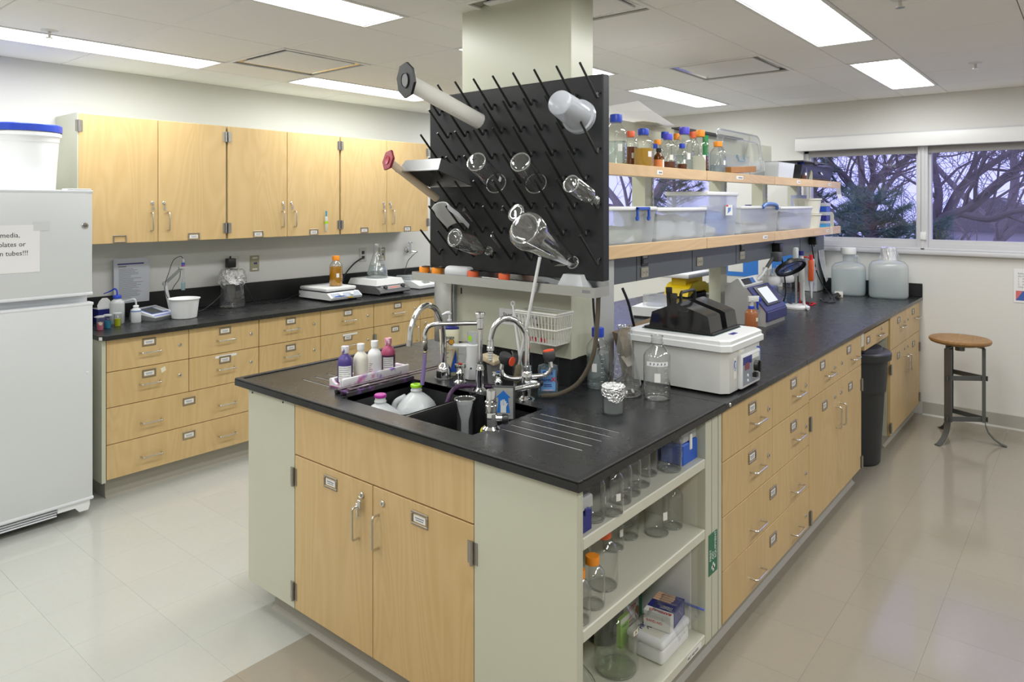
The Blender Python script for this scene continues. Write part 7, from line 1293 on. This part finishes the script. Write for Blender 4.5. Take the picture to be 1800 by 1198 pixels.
q = thing('white_board', 'white card sheet leaning at the inner end of the bottom shelf with a wire loop', 'card', (2.302, 1.10, Z3s)); obj('sheet', B().box(.022,.026,0,.22,0,.30), CARD, q); obj('wire_loop', B().tube([(.018,.13+.035*math.cos(a),.235+.045*math.sin(a)) for a in [2*PI*k/20 for k in range(20)]], .0022, 6, closed=True), DGREY, q)

# ================================================================ outside the windows
GZ = -1.6
struct('ground_outside', B().box(6.6, 60, -40, 50, GZ-.2, GZ), pm('frosty_ground', (.42,.42,.44), .9, var=.25, vscale=.6))
BARK = pm('bark', (.21,.175,.16), .9, var=.3, vscale=6); PINE = pm('pine_needles', (.11,.18,.12), .7, var=.3, vscale=2); LEAFB = pm('dry_leaves', (.16,.075,.05), .8)
def grow(b, p, d, L, r, dep, rn, up=.05):
    """one limb with its side limbs, as tapering tubes"""
    n = 5 if dep > 1 else 3; pts = [p.copy()]; rs = [r]; v = d.normalized(); q = p.copy(); dirs = []
    for i in range(n):
        v = (v+Vector((rn.uniform(-.24,.24), rn.uniform(-.24,.24), rn.uniform(-.18,.22)+up*.4))).normalized()
        q = q+v*(L/n); pts.append(q.copy()); rs.append(max(.0035, r*(1-.62*(i+1)/n))); dirs.append(v.copy())
    b.tube(pts, rs, 7 if r > .05 else 5 if r > .015 else 3, caps=False)
    if dep <= 0: return
    m = {5: 5, 4: 5, 3: 4, 2: 4, 1: 4}[min(dep,5)]
    for k in range(m):
        i = min(n-1, int(n*(.25+.75*(k+rn.random())/m))); a = dirs[i].orthogonal().normalized(); a = Matrix.Rotation(rn.uniform(0,2*PI), 3, dirs[i]) @ a
        nd = (dirs[i]*rn.uniform(.5,1.0)+a*rn.uniform(.55,1.0)+Vector((0,0,.12))).normalized()
        grow(b, pts[i+1], nd, L*rn.uniform(.42,.68), max(.0035, rs[i+1]*rn.uniform(.32,.5)), dep-1, rn, up)
def bare_tree(lab, base, limbs, seed, dep=4, leaves=0):
    rn = random.Random(seed); q = thing('bare_tree', lab, 'tree', base, 0, 'bare trees outside the windows'); o = Vector(base)
    tk = B(); br = B()
    for path, r0, r1 in limbs:
        pts = [Vector(p)-o for p in path]; sp = spline([p[:] for p in pts], 6); N_ = len(sp); rs = [r0+(r1-r0)*i/(N_-1) for i in range(N_)]; tk.tube(sp, rs, 9)
        for i in range(5, N_, 2):
            d = (Vector(sp[i])-Vector(sp[i-1])).normalized(); a = Matrix.Rotation(rn.uniform(0,2*PI), 3, d) @ d.orthogonal().normalized()
            grow(br, Vector(sp[i]), (d*.6+a*.9+Vector((0,0,.2))), rn.uniform(.9,1.7), rs[i]*.45, dep-1, rn)
        grow(br, Vector(sp[-1]), Vector(sp[-1])-Vector(sp[-2]), 1.6, r1, dep-1, rn)
    obj('trunk', tk, BARK, q); obj('branches', br, BARK, q, 0, kind='stuff')
bare_tree('broad bare tree with heavy limbs rising to the right behind the right window pane', (10.6, 1.62, GZ), [
    ([(10.6,1.62,GZ), (10.6,1.62,.2), (10.600, 1.622, 1.291), (10.400, 1.191, 1.590), (10.200, 0.853, 1.911), (10.000, 0.463, 2.241)], .085, .045),
    ([(10.600, 1.525, 1.345), (10.800, 1.331, 1.847), (11.000, 1.042, 2.142), (11.200, 0.695, 2.395)], .07, .03),
    ([(10.600, 1.609, 1.306), (10.600, 1.557, 1.773), (10.600, 1.622, 2.220), (10.600, 1.525, 2.659)], .06, .03),
    ([(10.500, 1.294, 1.518), (10.000, 0.947, 1.459), (9.600, 0.647, 1.564), (9.400, 0.387, 1.537)], .05, .02)], 21)
bare_tree('forked bare tree with a dark trunk in the middle of the left window pane', (11.4, 2.56, GZ), [
    ([(11.4,2.56,GZ), (11.4,2.56,.3), (11.400, 2.570, 1.286), (11.400, 2.593, 1.665), (11.500, 2.454, 2.002), (11.600, 2.173, 2.249), (11.700, 1.897, 2.433)], .075, .03),
    ([(11.400, 2.578, 1.413), (11.300, 2.678, 1.707), (11.200, 2.810, 2.002), (11.100, 2.981, 2.214)], .065, .03),
    ([(11.400, 2.585, 1.707), (11.300, 2.487, 2.039), (11.200, 2.502, 2.367), (11.200, 2.427, 2.774)], .05, .025)], 33)
bare_tree('bare tree seen between the shelves through the far left window', (11.0, 6.2, GZ), [([(11.0,6.2,GZ),(11.0,6.2,.4),(11.0,6.1,1.3),(11.1,5.7,2.1),(11.2,5.2,3.0)], .14, .06), ([(11.0,6.15,1.0),(10.9,6.6,1.7),(10.8,7.2,2.4)], .09, .04)], 45, 3)
bare_tree('thin bare tree standing far back beyond the heavy-limbed tree', (17.0, 1.4, GZ), [([(17,1.4,GZ),(17,1.5,.6),(17.1,1.2,2.2),(17.2,1.6,4.2)], .13, .05), ([(17,1.45,.9),(16.8,.4,2.0),(16.6,-.6,3.0)], .08, .03), ([(17,1.45,1.1),(17.2,2.4,2.2),(17.2,3.2,3.4)], .08, .03)], 57, 3)
bare_tree('thin bare tree far back in the gap of the forked tree', (18.5, 4.6, GZ), [([(18.5,4.6,GZ),(18.5,4.6,.6),(18.4,4.3,2.2),(18.5,4.6,4.4)], .14, .05), ([(18.5,4.6,.8),(18.2,3.6,2.2),(18,2.9,3.2)], .08, .03), ([(18.5,4.6,1.0),(18.6,5.8,2.2),(18.6,6.8,3.2)], .08, .03)], 69, 3)
def pine(lab, base, h_, rad, seed, n=260, needles=64, ln=.16):
    rn = random.Random(seed); q = thing('pine', lab, 'tree', base, 0, 'pines outside the windows')
    obj('trunk', B().tube([(0,0,0),(0,0,h_*.5),(.02,.02,h_*.95)], [.10,.07,.02], 8), BARK, q); br = B(); fo = B()
    for k in range(n):
        t_ = (k+.5)/n; z = h_*(.08+.92*t_); rr = rad*(1-t_*.75)*math.sqrt(rn.uniform(.12,1)); a = rn.uniform(0,2*PI); c_ = Vector((rr*math.cos(a), rr*math.sin(a), z+rn.uniform(-.1,.1)))
        br.tube([(0,0,max(.02,z-rr*.35)), c_[:]], [.012,.005], 4, caps=False)
        ax = (Vector((math.cos(a), math.sin(a), .45))).normalized()
        for j in range(needles):
            d = (ax*rn.uniform(-.1,1.0)+Vector((rn.gauss(0,.6), rn.gauss(0,.6), rn.gauss(0,.6)))).normalized(); l_ = ln*rn.uniform(.6,1.1); s_ = d.orthogonal().normalized()*.0045; o_ = c_+ax*rn.uniform(-.10,.06)
            fo.add([(o_-s_)[:], (o_+s_)[:], (o_+d*l_)[:]], [(0,1,2)])
    obj('branches', br, BARK, q, 0, kind='stuff'); obj('foliage', fo, PINE, q, 0, kind='stuff')
pine('bushy young pine filling the lower left of the near window', (9.3, 2.05, GZ), 3.35, 1.25, 3, 420)
pine('young pine low at the mullion between the two window panes', (9.0, 1.40, GZ), 3.0, .65, 4, 220)
pine('taller pine at the left edge of the near window', (10.8, 3.15, GZ), 4.2, 1.0, 5, 260)
pine('pine seen between the shelves through the far window', (10.2, 5.1, GZ), 4.0, 1.2, 6, 260)
q = thing('hedge', 'dark hedge line low in the distance beyond the trees', 'hedge', (24, -6, GZ)); rn = random.Random(8)
obj('bushes', B().loft([[(rn.uniform(-.5,.5)+1.4*math.cos(a), y, max(0, 1.15*math.sin(a)*rn.uniform(.8,1.25)+.2)) for a in [PI*k/8 for k in range(9)]] for y in [k*.9 for k in range(30)]], False, False), pm('hedge_dark', (.06,.06,.05), .9, var=.4, vscale=3), q, 0)
q = thing('distant_house', 'pale distant house behind the branches in the right window', 'building', (44, .5, GZ-1.4)); HW = pm('house_wall', (.40,.36,.35), .8)
obj('wall', B().box(0,6,0,7,0,3.2), HW, q); obj('roof', B().prism([(-.4,3.2),(3.5,5.0),(7.4,3.2)], -.3, 6.3, 'x'), pm('house_roof', (.14,.12,.12), .8), q)
for y in (1.0,3.2,5.4): obj('window', B().box(-.03,.0,y,y+.9,1.2,2.4), pm('house_window', (.05,.05,.07), .2), q)
